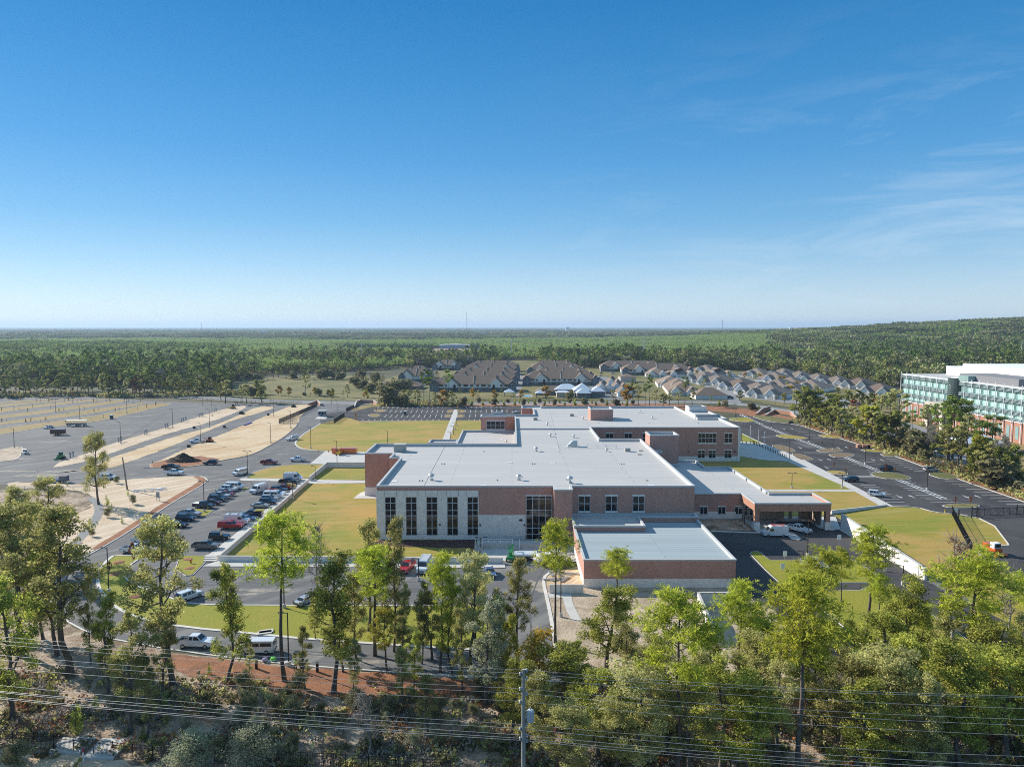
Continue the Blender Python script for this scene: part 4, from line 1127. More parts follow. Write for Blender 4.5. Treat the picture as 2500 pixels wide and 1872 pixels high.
wall(GP([(535.5, 1370), (1228, 1375)]), 0, [1.15, 1.15], .35, 'garden_wall', 'low pale wall along the front car park pavement below the lawn')
wall(GP([(755, 1174), (798, 1141), (893, 1141)]), 0, [1.3, 1.8, 1.8], .35, 'garden_wall', 'short angled pale wall round the small lawn behind the white van')
wall([(81.3, 172.0), (81.9, 137.2)], 0, [4.0, 2.35], .5, 'retaining_wall', 'tall bright white retaining wall sloping down beside the canopy drive')
wall(GP([(2029, 1255), (2165, 1235)]), 0, [1.0, .35], .4, 'garden_wall', 'low dark-faced wall crossing the lawn right of the canopy roof')
wall(GP([(1341, 1448), (1424, 1448)]), 0, [1.6, 1.6], .3, 'retaining_wall', 'small pale retaining wall holding sand beside the annex corner')
wall(GP([(1738, 1560), (1704, 1478), (1800, 1478)]), 0, [2.4, 2.4, 2.4], .3, 'enclosure_wall', 'pale pink enclosure wall behind the pines right of the dirt yard')
# brick gateway walls
wall(GP([(1846, 1013), (1862, 1004), (1880, 1000)]), 0, [.9, 2.0, 2.2], .7, 'gateway_wall', 'curved stone-capped brick entrance wall, left of the two at the right car park corner', 'brick_orange')
wall(GP([(1869, 1016), (1890, 1008), (1930, 1013), (1945, 1025)]), 0, [.9, 2.1, 2.1, 1.6], .7, 'gateway_wall', 'long curved brick entrance wall at the far corner of the right car park', 'brick_orange')
wall(GP([(865, 996), (870, 987), (880, 984), (912, 985), (921, 990)]), 0, [1.0, 2.1, 2.3, 2.3, 1.8], .7, 'gateway_wall', 'curved pale-capped brick entrance wall at the corner of the rear car park', 'brick')
wall(GP([(752, 989), (775, 985), (783, 991)]), 0, [1.2, 2.2, 1.6], .7, 'gateway_wall', 'unfinished curved brick entrance wall beside the guard booth drive', 'brick_orange')
# loading dock
D = thing('loading_dock', 'raised concrete loading platform with white railings beside the glazed entrance', 'dock', (-3, 158, 0))
def part(par, mb, name, mat, rel=True, **k):
    if name in SPLIT:
        q = [part1(par, m_, SPLIT[name], mat, rel, **k) for m_ in islands(mb)]
        return q[0]
    return part1(par, mb, name, mat, rel, **k)
def part1(par, mb, name, mat, rel=True, **k):
    o = link(name, mb.mesh(name, mat, **k), par)
    if rel: o.matrix_parent_inverse = Matrix.Translation(-Vector(par.location))
    return o
m_ = MB(); m_.box(-8.0, 9.0, 157.2, 160.3, 0, 1.1); part(D, m_, 'platform', M['concrete'])
for s_ in (-1, 1):
    m_ = MB(); x0 = -3.3 + s_ * 4.2
    for k in range(5): m_.box(x0 - .8, x0 + .8, 157.2 - .35 * (k + 1), 157.2 - .35 * k, 0, 1.1 - .2 * (k + 1))
    part(D, m_, 'steps', M['concrete'])
for x in (-8.3, -6.7, 0.1, 1.7):
    m_ = MB()
    for z in (.55, 1.0): m_.tube((x, 155.6, z), (x, 157.4, z + 1.1), .06, .06, 5)
    for y, z in ((155.6, 0), (156.5, .5), (157.4, 1.1)): m_.tube((x, y, z), (x, y, z + 1.15), .06, .06, 5)
    part(D, m_, 'handrail', M['white'])
m_ = MB()
for z in (1.65, 2.15): m_.tube((-6.7, 157.4, z), (.1, 157.4, z), .05, .05, 5)
for i in range(6): m_.tube((-6.7 + i * 1.36, 157.4, 1.1), (-6.7 + i * 1.36, 157.4, 2.15), .05, .05, 5)
part(D, m_, 'railing', M['white'])

# ------------------------------------------------------------------ fences and gates
def bar_fence(pts, h, name, label, step=2.4, pick=.16, dens=True, mat='black', post=.06, thick=.02):
    o = thing(name, label, 'fence', (*pts[0], 0))
    rails, posts = MB(), MB()
    for i in range(len(pts) - 1):
        a, b = Vector((*pts[i], 0)), Vector((*pts[i + 1], 0)); L = (b - a).length
        n = max(1, round(L / step))
        for z in (h * .12, h * .55 if h > 2.2 else h * .8, h * .97): rails.tube(a + Vector((0, 0, z)), b + Vector((0, 0, z)), thick * 1.8, None, 4)
        for k in range(n + 1): posts.tube(a.lerp(b, k / n), a.lerp(b, k / n) + Vector((0, 0, h * 1.04)), post, None, 4)
        if dens:
            m = int(L / pick)
            for k in range(m): rails.tube(a.lerp(b, k / m) + Vector((0, 0, .06)), a.lerp(b, k / m) + Vector((0, 0, h)), thick, None, 3, caps=False)
    part(o, rails, 'railing', M[mat]); part(o, posts, 'posts', M[mat])
    return o
z3 = lambda x, y: (x / 3.16, 1500 + y / 3.16)
bar_fence(GP([z3(-60, 1010), z3(265, 1035), z3(570, 1068), z3(875, 1105), z3(1180, 1140), z3(1380, 1165)]), 2.0, 'metal_fence', 'black metal picket fence across the sandy ground at the lower left corner', 2.9, .17)
bar_fence(GP([(680, 1872), (900, 1885), (1100, 1896)]), 2.0, 'metal_fence', 'black metal picket fence half hidden behind shrubs at the bottom edge', 2.9, .2)
bar_fence(GP([(2324, 1256), (2373, 1352)]), 2.4, 'metal_fence', 'black metal fence running down the right lawn towards the orange roller', 2.6, .15)
bar_fence(GP([(774, 993), (730, 1013), (681, 1034)]), 2.4, 'metal_fence', 'long dark metal fence slanting from the gateway wall across the graded sand', 2.6, .2, thick=.03)
bar_fence(GP([(681, 1035), (726, 1034)]), 2.4, 'metal_fence', 'short dark metal fence facing the drive at the edge of the graded sand', 2.6, .2, thick=.03)
bar_fence(GP([(783, 1034), (815, 1034), (841, 1018)]), 2.4, 'metal_fence', 'dark metal fence at the far left corner of the big lawn', 2.6, .2, thick=.03)
bar_fence(GP([(845, 1006), (865, 997)]), 2.4, 'metal_fence', 'short dark metal fence between guard booth and rear car park', 2.6, .2, thick=.03)
bar_fence([(x, y - 12) for x, y in GP([(0, 961), (240, 961), (430, 968), (533, 973), (620, 979), (750, 983)])], 1.9, 'metal_fence', 'long thin fence along the public road behind the left car parks', 3.2, .4)
bar_fence([(x, y + 12) for x, y in GP([(1125, 985), (1530, 982), (1694, 981)])], 1.8, 'metal_fence', 'long dark fence in front of the apartments and white-roofed clubhouse', 3.0, .5)
bar_fence(GP([(0, 1200), (60, 1198), (150, 1200), (240, 1196)]), 1.5, 'wire_fence', 'thin wire fence beside the pond bank left of the leaning pole', 4, .5, mat='galv')
# sliding gate
gt = thing('sliding_gate', 'long black sliding gate with braced frame across the drive on the far right', 'gate', (*G(2372, 1262), 0))
for nm, u0, u1, v0, v1 in (('gate_leaf', 2372, 2480, 1262, 1257), ('gate_leaf', 2483, 2590, 1257, 1252)):
    a, b = Vector((*G(u0, v0), 0)), Vector((*G(u1, v1), 0)); m_ = MB(); n = 7
    for z in (.25, 2.1): m_.tube(a + Vector((0, 0, z)), b + Vector((0, 0, z)), .08, None, 4)
    for k in range(n + 1): m_.tube(a.lerp(b, k / n) + Vector((0, 0, .25)), a.lerp(b, k / n) + Vector((0, 0, 2.1)), .06, None, 4)
    for k in range(n): m_.tube(a.lerp(b, k / n) + Vector((0, 0, .25)), a.lerp(b, (k + 1) / n) + Vector((0, 0, 2.1)), .04, None, 4)
    for k in range(40): m_.tube(a.lerp(b, k / 40) + Vector((0, 0, .25)), a.lerp(b, k / 40) + Vector((0, 0, 2.1)), .02, None, 3)
    part(gt, m_, nm, M['black'])
for u, v in ((2340, 1270), (2372, 1263), (2384, 1263), (2482, 1258)):
    m_ = MB(); p = G(u, v); m_.box(p[0] - .1, p[0] + .1, p[1] - .1, p[1] + .1, 0, 2.9); part(gt, m_, 'gate_post', M['black'])

# ------------------------------------------------------------------ markings
def stripe(mb, p, q, w_=.14, z=.105):
    a, b = Vector(p), Vector(q); d = (b - a).normalized(); s_ = Vector((-d.y, d.x)) * w_ / 2
    mb.add([(a.x - s_.x, a.y - s_.y, z), (b.x - s_.x, b.y - s_.y, z), (b.x + s_.x, b.y + s_.y, z), (a.x + s_.x, a.y + s_.y, z)], [(0, 1, 2, 3)])
z5 = lambda x, y: G(860 + x / 5.267, 840 + y / 5.267)
mb = MB()
for x in range(340, 1200, 64): stripe(mb, z5(x, 806), z5(x - 18, 826), .3)
for x in range(510, 1180, 66): stripe(mb, z5(x, 850), z5(x - 34 + (x - 510) * .03, 884), .3)
for x in range(445, 1180, 71): stripe(mb, z5(x, 908), z5(x - 38 + (x - 445) * .035, 945), .3)
for x in range(150, 1130, 75): stripe(mb, z5(x, 968), z5(x - 22, 985), .3)
for x in range(1465, 1930, 64): stripe(mb, z5(x, 808), z5(x, 825), .3)
for x in range(1525, 2080, 66): stripe(mb, z5(x, 848), z5(x - 5 + (x - 1525) * .02, 884), .3)
for x in range(1515, 1660, 70): stripe(mb, z5(x, 905), z5(x - 5, 940), .3)
for x in range(1500, 1660, 70): stripe(mb, z5(x, 968), z5(x, 980), .3)
stripe(mb, z5(105, 866), z5(195, 866), .5); stripe(mb, z5(125, 920), z5(215, 920), .5)
tag(mb.build('parking_lines', M['paint']), kind='structure')
z6 = lambda x, y: G(1860 + x / 3.45, 780 + y / 3.45)
mb = MB()
def row(a0, b0, a1, b1, n, w_=.24):
    for k in range(n):
        t = k / (n - 1)
        # spaced evenly on the ground
        A0, A1, B0, B1 = Vector(z6(*a0)), Vector(z6(*a1)), Vector(z6(*b0)), Vector(z6(*b1))
        stripe(mb, A0.lerp(A1, t), B0.lerp(B1, t), w_, .06)
row((245, 925), (330, 925), (430, 1000), (530, 1000), 7)
row((600, 1000), (700, 1000), (780, 1045), (890, 1050), 5)
row((60, 925), (180, 925), (170, 965), (250, 968), 5)
row((250, 1030), (410, 1028), (390, 1085), (530, 1085), 7)
row((600, 1160), (760, 1160), (960, 1285), (900, 1285), 9)
row((880, 1225), (1000, 1220), (820, 1180), (900, 1180), 3)
row((1010, 1160), (1170, 1160), (1280, 1280), (1420, 1270), 8)
row((1545, 1362), (1725, 1365), (2060, 1555), (2230, 1555), 9)
row((1100, 1365), (1260, 1362), (1330, 1500), (1560, 1500), 8)
row((1380, 1515), (1600, 1518), (1420, 1535), (1650, 1540), 2)
row((830, 1395), (960, 1395), (1080, 1560), (1240, 1560), 9)
row((700, 1350), (830, 1352), (740, 1380), (860, 1382), 2)
# hatched centre strip of white blocks
def blocks(p, q, n):
    A, B_ = Vector(z6(*p)), Vector(z6(*q)); d = (B_ - A) / n; s_ = Vector((-d.y, d.x)).normalized() * .7
    for k in range(n):
        for sg in (-1, 1):
            c = A + d * (k + .5) + s_ * sg
            stripe(mb, c - d * .32, c + d * .32, .8, .1)
blocks((0, 890), (210, 975), 12); blocks((270, 1000), (560, 1100), 14); blocks((690, 1155), (1010, 1290), 14); blocks((1140, 1345), (1540, 1515), 15)
blocks((-180, 800), (0, 885), 9)
def arrow(x, y, dx, dy):
    c = Vector(z6(x, y)); d = Vector(z6(x + dx, y + dy)) - c; d.normalize(); s_ = Vector((-d.y, d.x))
    stripe(mb, c - d * 1.6, c + d * .6, .3, .1)
    a, b, e = c + d * .6 + s_ * .6, c + d * .6 - s_ * .6, c + d * 2.0
    mb.add([(b.x, b.y, .1), (e.x, e.y, .1), (a.x, a.y, .1)], [(0, 1, 2)])
for x, y, s_ in ((185, 922, -1), (255, 922, 1), (320, 1080, -1), (490, 1183, -1), (570, 1183, 1), (640, 1078, -1), (715, 1078, 1), (935, 1183, -1), (1015, 1186, 1), (1155, 1492, -1), (1265, 1493, 1), (1715, 1492, -1), (1820, 1493, 1), (540, 1245, -1)):
    arrow(x, y, -50 * s_, -22 * s_)
tag(mb.build('parking_lines', M['paint']), kind='structure')
mb = MB()
for px in (((0, 990), (120, 985)), ((350, 1122), (560, 1122)), ((690, 1318), (960, 1318)), ((620, 1326), (950, 1326))):
    stripe(mb, z6(*px[0]), z6(*px[1]), .6, .1)
for u0, v0, u1, v1 in ((415, 1296, 448, 1296), (355, 1340, 415, 1340), (450, 1287, 470, 1286), (578, 1208, 590, 1208), (540, 1230, 555, 1230), (470, 1360, 505, 1360)):
    stripe(mb, G(u0, v0), G(u1, v1), .14, .1)
for u0, v0, u1, v1 in ((840, 1414, 880, 1414), (850, 1452, 875, 1452)):
    stripe(mb, G(u0, v0), G(u1, v1), .3, .1)
tag(mb.build('lane_lines', M['paint']), kind='structure')
mb = MB()
for k in range(22):
    t = k / 21; p = Vector(G(1836, 1082)).lerp(Vector(G(1919, 1119)), t)
    b = MB(); b.tube((0, 0, 0), (0, 0, 1.15), .14, .14, 8)
    b.lathe([(.16, 1.12), (.16, 1.2), (.05, 1.26)], n=8)
    if k == 0: bol = b.mesh('bollard', M['black'])
    tag(link('bollard', bol, None, (p.x, p.y, .12)), 'black round bollard in the row along the shaded plaza edge', 'bollard', 'black bollards along the plaza')
for k in range(4):
    tag(link('bollard', bol, None, (*G(1812 + k * 10, 1084 + k * .5), .12)), 'black bollard on the sunlit far edge of the plaza by the brick wall', 'bollard', 'black bollards by the brick wall')

# ------------------------------------------------------------------ vehicles
def paint(name, c):
    m, N, L, p = newmat(name)
    p.inputs['Base Color'].default_value = (*c, 1); p.inputs['Roughness'].default_value = .28
    p.inputs['Coat Weight'].default_value = .6; p.inputs['Coat Roughness'].default_value = .06; p.inputs['Metallic'].default_value = .15
    return m
CP = {k: paint('paint_' + k, c) for k, c in dict(white=(.72, .73, .74), silver=(.40, .42, .44), grey=(.17, .16, .15), black=(.012, .013, .015), navy=(.014, .024, .05), red=(.42, .012, .012), darkred=(.22, .012, .015),
      maroon=(.09, .02, .022), teal=(.015, .03, .04), blue=(.08, .15, .28), tan=(.4, .34, .25), green=(.02, .25, .08), yellow=(.6, .38, .03), orange=(.62, .13, .02)).items()}
wm = MB(); wm.tube((0, -.12, 0), (0, .12, 0), .37, None, 14); WHEEL = wm.mesh('tyre', M['tyre'])
wm = MB(); wm.tube((0, .0, 0), (0, .135, 0), .22, None, 10); wm.tube((0, .135, 0), (0, .15, 0), .07, None, 6); RIM = wm.mesh('rim', M['rim'])
CARS = {}
def carspec(kind):
    L = dict(pickup=5.9, suv=4.9, sedan=4.7, van=5.9, minivan=5.6, jeep=4.6)[kind]
    W = dict(pickup=2.02, suv=1.95, sedan=1.84, van=2.05, minivan=2.0, jeep=1.88)[kind]
    h = L / 2; X = {}
    if kind == 'pickup':
        X['lower'] = [[(-h, .48), (-h + .02, .9), (h - .1, .9), (h, .75), (h - .03, .45)], [(.9, .88), (.85, 1.22), (2.2, 1.17), (h - .12, 1.05), (h - .06, .88)], [(-1.0, .88), (-1.0, 1.3), (-.88, 1.88), (.45, 1.9), (1.15, 1.28), (1.2, .88)]]
        X['bed'] = True
        X['cab'] = (-.88, .45, 1.15, 1.28, 1.89, -1.0)
        X['side'] = [[(-.84, 1.33), (-.78, 1.78), (-.28, 1.8), (-.22, 1.33)], [(-.1, 1.33), (-.1, 1.8), (.4, 1.8), (.92, 1.33)]]
        X['ws'] = ((.5, 1.84), (1.12, 1.3)); X['rw'] = ((-.91, 1.82), (-.99, 1.36)); X['wh'] = (-1.75, 1.85)
    elif kind in ('suv', 'jeep'):
        a = .05 if kind == 'jeep' else .45
        X['lower'] = [[(-h, .45), (-h, .95), (-h + .05, 1.05), (.95, 1.08), (h - .35, 1.0), (h - .02, .85), (h, .42)], [(-h + .08, 1.0), (-h + (.12 if kind == 'jeep' else .45), 1.76), (.25, 1.78), (.45 + a * 1.3, 1.05)]]
        X['side'] = [[(-h + .55, 1.12), (-h + .62, 1.64), (-1.0, 1.66), (-1.0, 1.12)], [(-.9, 1.12), (-.9, 1.66), (-.15, 1.66), (-.15, 1.12)], [(-.05, 1.12), (-.05, 1.66), (.2, 1.66), (.35 + a * .9, 1.12)]]
        X['ws'] = ((.3, 1.72), (.42 + a * 1.25, 1.12)); X['rw'] = ((-h + .38 if kind == 'suv' else -h + .1, 1.66), (-h + .1, 1.14)); X['wh'] = (-1.45, 1.48)
    elif kind == 'sedan':
        X['lower'] = [[(-h, .4), (-h, .88), (-h + .1, .97), (-1.6, 1.0), (1.0, .98), (h - .3, .82), (h, .65), (h, .36)], [(-1.7, .93), (-1.05, 1.38), (.1, 1.43), (1.15, .93)]]
        X['side'] = [[(-1.35, 1.02), (-1.0, 1.3), (-.4, 1.34), (-.4, 1.02)], [(-.32, 1.02), (-.32, 1.34), (.08, 1.35), (.78, 1.02)]]
        X['ws'] = ((.18, 1.4), (1.05, 1.0)); X['rw'] = ((-1.12, 1.35), (-1.62, 1.02)); X['wh'] = (-1.4, 1.42)
    elif kind == 'van':
        X['lower'] = [[(-h, .42), (-h, 2.3), (-h + .2, 2.52), (.9, 2.55), (1.25, 2.38), (1.95, 1.42), (h - .15, 1.18), (h, .85), (h, .4)]]
        X['side'] = [[(.55, 1.45), (.55, 2.02), (1.28, 2.02), (1.72, 1.45)]]
        X['ws'] = ((1.38, 2.2), (1.93, 1.47)); X['rw'] = ((-h - .01, 2.1), (-h - .01, 1.5)); X['wh'] = (-1.75, 1.85)
    else:
        X['lower'] = [[(-h, .42), (-h, 1.3), (-h + .12, 2.05), (.9, 2.1), (1.3, 1.9), (1.85, 1.25), (h - .1, 1.1), (h, .8), (h, .4)]]
        X['side'] = [[(-h + .35, 1.3), (-h + .42, 1.82), (-.75, 1.84), (-.75, 1.3)], [(-.6, 1.3), (-.6, 1.84), (.45, 1.84), (.45, 1.3)], [(.58, 1.3), (.58, 1.84), (1.18, 1.82), (1.6, 1.3)]]
        X['ws'] = ((1.38, 1.84), (1.84, 1.3)); X['rw'] = ((-h + .06, 1.88), (-h - .005, 1.34)); X['wh'] = (-1.7, 1.75)
    return L, W, X

def vehicle(kind, col, x, y, rz, label, cat=None, extra=None, simple=False, z=.06, group=None):
    key = kind
    nm = {'pickup': 'pickup_truck', 'suv': 'parked_car', 'sedan': 'parked_car', 'van': 'cargo_van', 'minivan': 'passenger_van', 'jeep': 'off_road_car'}[kind]
    if key not in CARS:
        L, W, X = carspec(kind); zb = 1.0 if kind != 'van' else 1.3; tp = .28 if kind not in ('van', 'minivan') else .1
        hw = W / 2
        b = MB()
        for i, pr in enumerate(X['lower']): b.side(pr, hw - i * .035, tp, zb)
        if X.get('bed'):
            for s_ in (-1, 1): b.box(-2.93, -1.02, s_ * (hw - .04) - (.07 if s_ > 0 else 0), s_ * (hw - .04) + (.07 if s_ < 0 else 0), .88, 1.3)
            b.box(-2.94, -2.84, -hw + .12, hw - .12, .88, 1.29)
        parts = {'body': b.mesh('body', CP['white'], bevel=.05)}
        if X.get('bed'):
            q = MB(); q.box(-2.83, -1.03, -hw + .12, hw - .12, .9, .93); parts['bed_liner'] = q.mesh('bed_liner', M['black'])
        wy = lambda zz, i=1: hw - (.035 if len(X['lower']) > 1 else 0) * (2 if kind == 'pickup' else 1) - tp * max(0, zz - zb)
        sides = []
        for pr in X['side']:
            for s_ in (-1, 1):
                q = MB(); v = [(px, s_ * (wy(pz) + .012), pz) for px, pz in pr]
                q.add(v, [(0, 3, 2, 1) if s_ < 0 else (0, 1, 2, 3)]); sides.append(q.mesh('side_window', M['carglass']))
        def strip(pp, d):
            (xa, za), (xb, zb_) = pp; q = MB(); a, b_ = wy(za) - .1, wy(zb_) - .08
            q.add([(xa + d, -a, za), (xa + d, a, za), (xb + d, b_, zb_), (xb + d, -b_, zb_)], [(0, 1, 2, 3) if d < 0 else (0, 3, 2, 1)]); return q
        parts['windscreen'] = strip(X['ws'], .03).mesh('windscreen', M['carglass'])
        parts['rear_window'] = strip(X['rw'], -.03).mesh('rear_window', M['carglass'])
        q = MB(); q.box(L / 2 - .02, L / 2 + .03, -.6, .6, .6, .82); parts['grille'] = q.mesh('grille', M['black'])
        q = MB(); q.box(-L / 2 - .05, -L / 2 + .05, -hw + .1, hw - .1, .42, .6); parts['bumper'] = q.mesh('bumper', M['darkgrey'])
        lights = []
        for s_ in (-1, 1):
            q = MB(); q.box(L / 2 - .1, L / 2 + .02, s_ * (hw - .42), s_ * (hw - .08), .68, .86) if s_ > 0 else q.box(L / 2 - .1, L / 2 + .02, -hw + .08, -hw + .42, .68, .86); lights.append(('headlight', q.mesh('headlight', M['lamp'])))
            q = MB(); q.box(-L / 2 - .02, -L / 2 + .06, min(s_ * (hw - .22), s_ * (hw - .02)), max(s_ * (hw - .22), s_ * (hw - .02)), .85, 1.1); lights.append(('tail_light', q.mesh('tail_light', M['tail'])))
        CARS[key] = (L, W, X, parts, sides, lights, {})
    L, W, X, parts, sides, lights, body = CARS[key]
    if col not in body:
        m = parts['body'].copy(); m.materials[0] = CP[col]; body[col] = m
    r = thing(nm, label, cat or {'pickup': 'pickup truck', 'van': 'van', 'minivan': 'van'}.get(kind, 'car'), (x, y, z), rz, group)
    link('body', body[col], r)
    for k, me in parts.items():
        if k != 'body' and not (simple and k in ('grille', 'bumper', 'bed_liner')): link(k, me, r)
    for me in sides: link('side_window', me, r)
    hw = W / 2
    for wx in X['wh']:
        for s_ in (-1, 1):
            o = link('wheel', WHEEL, r, (wx, s_ * (hw - .11), .37), 0 if s_ > 0 else math.pi)
            if not simple: link('rim', RIM, o)
    if not simple:
        for k, me in lights: link(k, me, r)
    if extra:
        q = MB()
        if extra in ('ladder', 'redladder'):
            for s_ in (-.45, .45): q.box(-2.3, 1.0, s_ - .03, s_ + .03, 2.72, 2.78)
            for k in range(8): q.box(-2.2 + k * .43, -2.16 + k * .43, -.42, .42, 2.72, 2.77)
            for k in (-1.8, .4): q.box(k, k + .06, -.85, .85, 2.56, 2.7)
            link('roof_ladder', q.mesh('roof_ladder', CP['red'] if extra == 'redladder' else M['galv']), r)
        elif extra == 'rack':
            for k in range(5): q.box(-2.2 + k * .7, -2.14 + k * .7, -.88, .88, 2.62, 2.68)
            for s_ in (-.88, .82): q.box(-2.3, .9, s_, s_ + .06, 2.6, 2.66)
            link('roof_rack', q.mesh('roof_rack', M['white']), r)
        elif extra == 'cap':
            q.side([(-2.92, 1.3), (-2.85, 1.86), (-1.0, 1.88), (-1.0, 1.3)], hw - .06, .2, 1.3); link('bed_cap', q.mesh('bed_cap', CP[col], bevel=.04), r)
            q = MB()
            for k in range(7): q.box(-2.7 + k * .42, -2.65 + k * .42, -.8, .8, 2.02, 2.07)
            for s_ in (-.8, .75): q.box(-2.8, .2, s_, s_ + .05, 1.96, 2.02)
            link('roof_rack', q.mesh('roof_rack', M['galv']), r)
        elif extra == 'cover':
            q.box(-2.9, -1.05, -hw + .1, hw - .1, 1.305, 1.34); link('bed_cover', q.mesh('bed_cover', M['white'] if col in ('navy', 'white') else M['black']), r)
        elif extra == 'tank':
            q.tube((-2.9, 0, 1.7), (-1.1, 0, 1.7), .62, None, 14); link('tank', q.mesh('tank', M['white']), r)
    return r
random.seed(5)
def P5(x, y): return G(400 + x / 5.257, 930 + y / 5.257)
def P3(x, y): return G(220 + x / 5.257, 1150 + y / 5.257)
A = lambda p, dy=.9: (p[0], p[1] + dy)
def V(kind, col, p, deg, label, **k):
    vehicle(kind, col, p[0], p[1], R(deg), label, **k)
V('pickup', 'white', A(P3(545, 1060)), -6, 'white crew cab pickup nearest the crescent lawn in the left car row', extra=None)
V('pickup', 'white', A(P3(678, 938)), -12, 'white pickup second from the crescent lawn in the left row, partly behind a tree')
V('suv', 'white', A(P3(890, 800)), -10, 'white car third in the left row, mostly hidden by tree leaves')
V('sedan', 'black', A(P3(1110, 728)), -10, 'dark grey saloon fourth in the left row behind the tree top')
V('suv', 'navy', A(P3(1210, 645)), -10, 'dark blue sport utility car parked in front of a silver pickup')
V('pickup', 'silver', A(P3(1262, 590)), -10, 'silver white pickup with open black bed beside the grass island')
V('pickup', 'navy', A(P3(1445, 482)), -10, 'dark navy pickup with white bed cover behind the lamp post', extra='cover')
V('sedan', 'maroon', A(P3(1560, 436)), -10, 'maroon saloon just beyond the navy pickup in the left row')
V('suv', 'teal', A(P3(1615, 392)), -10, 'black sport utility car between maroon saloon and silver pickup')
V('pickup', 'silver', A(P3(1655, 356)), -10, 'pale pickup with dark rear bed in the middle of the left row', extra='cover')
V('sedan', 'darkred', A(P3(1735, 322)), -10, 'dark red saloon mostly hidden behind the pale pickup')
V('sedan', 'silver', A(P3(1705, 292)), -10, 'silver saloon with dark windows near the far end of the left row')
V('suv', 'white', A(P3(1770, 262)), -10, 'white sport utility car parked in front of the windowed white van')
V('minivan', 'white', A(P3(1840, 235)), -8, 'white van with side windows at the far end of the left row')
V('van', 'white', A(P5(1195, 1445), 1.5), -112, 'tall white cargo van facing the camera in the aisle between the rows')
V('sedan', 'silver', A(P5(1222, 1632)), 0, 'silver saloon nearest the grass island in the right car row')
V('suv', 'navy', A(P5(1325, 1590)), 0, 'dark blue car second in the far part of the right row')
V('suv', 'silver', A(P5(1345, 1548)), 0, 'silver car parked just before the van with red roof ladder')
V('minivan', 'white', A(P5(1395, 1508)), 0, 'white van carrying a red ladder on its roof', extra='redladder')
V('sedan', 'white', A(P5(1455, 1470)), 0, 'white saloon between the red laddered van and a dark blue car')
V('suv', 'navy', A(P5(1465, 1430)), 0, 'navy sport utility car in the far right row beside the pavement')
V('sedan', 'darkred', A(P5(1530, 1395)), 0, 'dark red saloon by the yellow equipment trailer')
V('pickup', 'black', A(P5(1590, 1325)), 0, 'black pickup in front of the white van with roof rack')
V('van', 'white', A(P5(1650, 1283)), 0, 'long white van with roof rack at the far end of the right row', extra='rack')
V('pickup', 'navy', A(P3(2050, 598)), 180, 'dark pickup with open bed beside the second grass island')
V('sedan', 'blue', A(P3(2005, 648)), 0, 'blue grey saloon squeezed beside the laddered white van')
V('van', 'white', A(P3(1868, 690)), 0, 'white cargo van with ladder directly behind the bright red pickup', extra='ladder')
V('pickup', 'red', A(P3(1788, 748)), 0, 'bright red pickup with bed cap and ladder rack', extra='cap')
V('jeep', 'black', A(P3(1645, 892)), 0, 'boxy black off-road car between red and grey pickups')
V('pickup', 'grey', A(P3(1465, 1012)), 0, 'grey pickup with large black tyres nearest the steps')
V('pickup', 'white', A(G(423, 1160)), 0, 'white crew cab pickup standing above the sand wedge tip')
V('pickup', 'black', A(G(414.5, 1146)), 4, 'black pickup standing just behind a white pickup by the orange sand', extra=None)
V('suv', 'navy', A(G(511, 1135)), 186, 'navy sport utility car driving past the dark soil heap')
V('minivan', 'white', A(G(583, 1161), 1.6), -118, 'white passenger van turning by the lawn corner')
V('pickup', 'white', A(G(725, 1127)), 180, 'white pickup facing left beside the concrete pad')
V('pickup', 'darkred', A(G(655, 1134)), 3, 'dark red pickup at the kerb of the small triangular lawn')
V('pickup', 'white', A(G(712, 1075), 1), -125, 'white truck carrying a round tank up the site drive', extra='tank')
V('pickup', 'white', A(G(478, 1081)), 200, 'white pickup with dark bonnet on the lane beside the graded sand')
V('suv', 'white', A(G(262, 1171)), 0, 'white car half hidden behind the tall lone tree')
V('sedan', 'white', A(G(115, 1046)), -100, 'white saloon alone at the edge of the dry grass strips')
V('pickup', 'white', A(G(474, 1584)), -4, 'white pickup on the ring road behind foreground leaves')
V('minivan', 'white', A(G(622, 1599)), 183, 'old white passenger van on the ring road by a lamp post')
V('suv', 'silver', (G(132, 1430)[0], G(132, 1430)[1] + 1.5), -75, 'pale car coming down the far left bend between trees')
V('suv', 'white', (G(462, 1462)[0], G(462, 1462)[1]), 60, 'white car on the front lot behind the tall thin tree')
V('pickup', 'red', (G(993, 1392)[0], G(993, 1392)[1]), -100, 'red pickup facing the camera beside the front retaining wall', extra='cover')
V('van', 'white', (G(1036, 1392)[0], G(1036, 1392)[1]), -96, 'white high-roof van with rack facing the camera beside the red pickup', extra='rack')
V('sedan', 'silver', (G(748, 1472)[0], G(748, 1472)[1]), 60, 'silver saloon glimpsed through tree crowns at the front lot edge')
V('sedan', 'black', (G(948, 1400)[0], G(948, 1400)[1]), -95, 'dark saloon behind the bright pine in the front lot')
V('sedan', 'blue', (G(1196, 1404)[0], G(1196, 1404)[1]), -80, 'blue saloon at the right end of the front lot')
V('van', 'white', A(G(1892, 1309), .2), 180, 'white cargo van with ladders under the edge of the brick canopy', extra='redladder')
V('pickup', 'white', (G(1950, 1298)[0], G(1950, 1298)[1]), -52, 'white pickup parked nose out beneath the brick canopy')
V('pickup', 'white', (G(1990, 1384)[0], G(1990, 1384)[1]), -40, 'white truck half hidden by pine tops on the yard lawn edge')
V('suv', 'black', A(G(2080, 1177)), 180, 'black sport utility car near the pavement in the right car park')
V('suv', 'white', A(G(2144, 1213)), -28, 'white car on its own near the lower pavement of the right car park')
V('suv', 'black', A(G(2164, 1150)), 178, 'dark car behind the small planted island in the right car park')
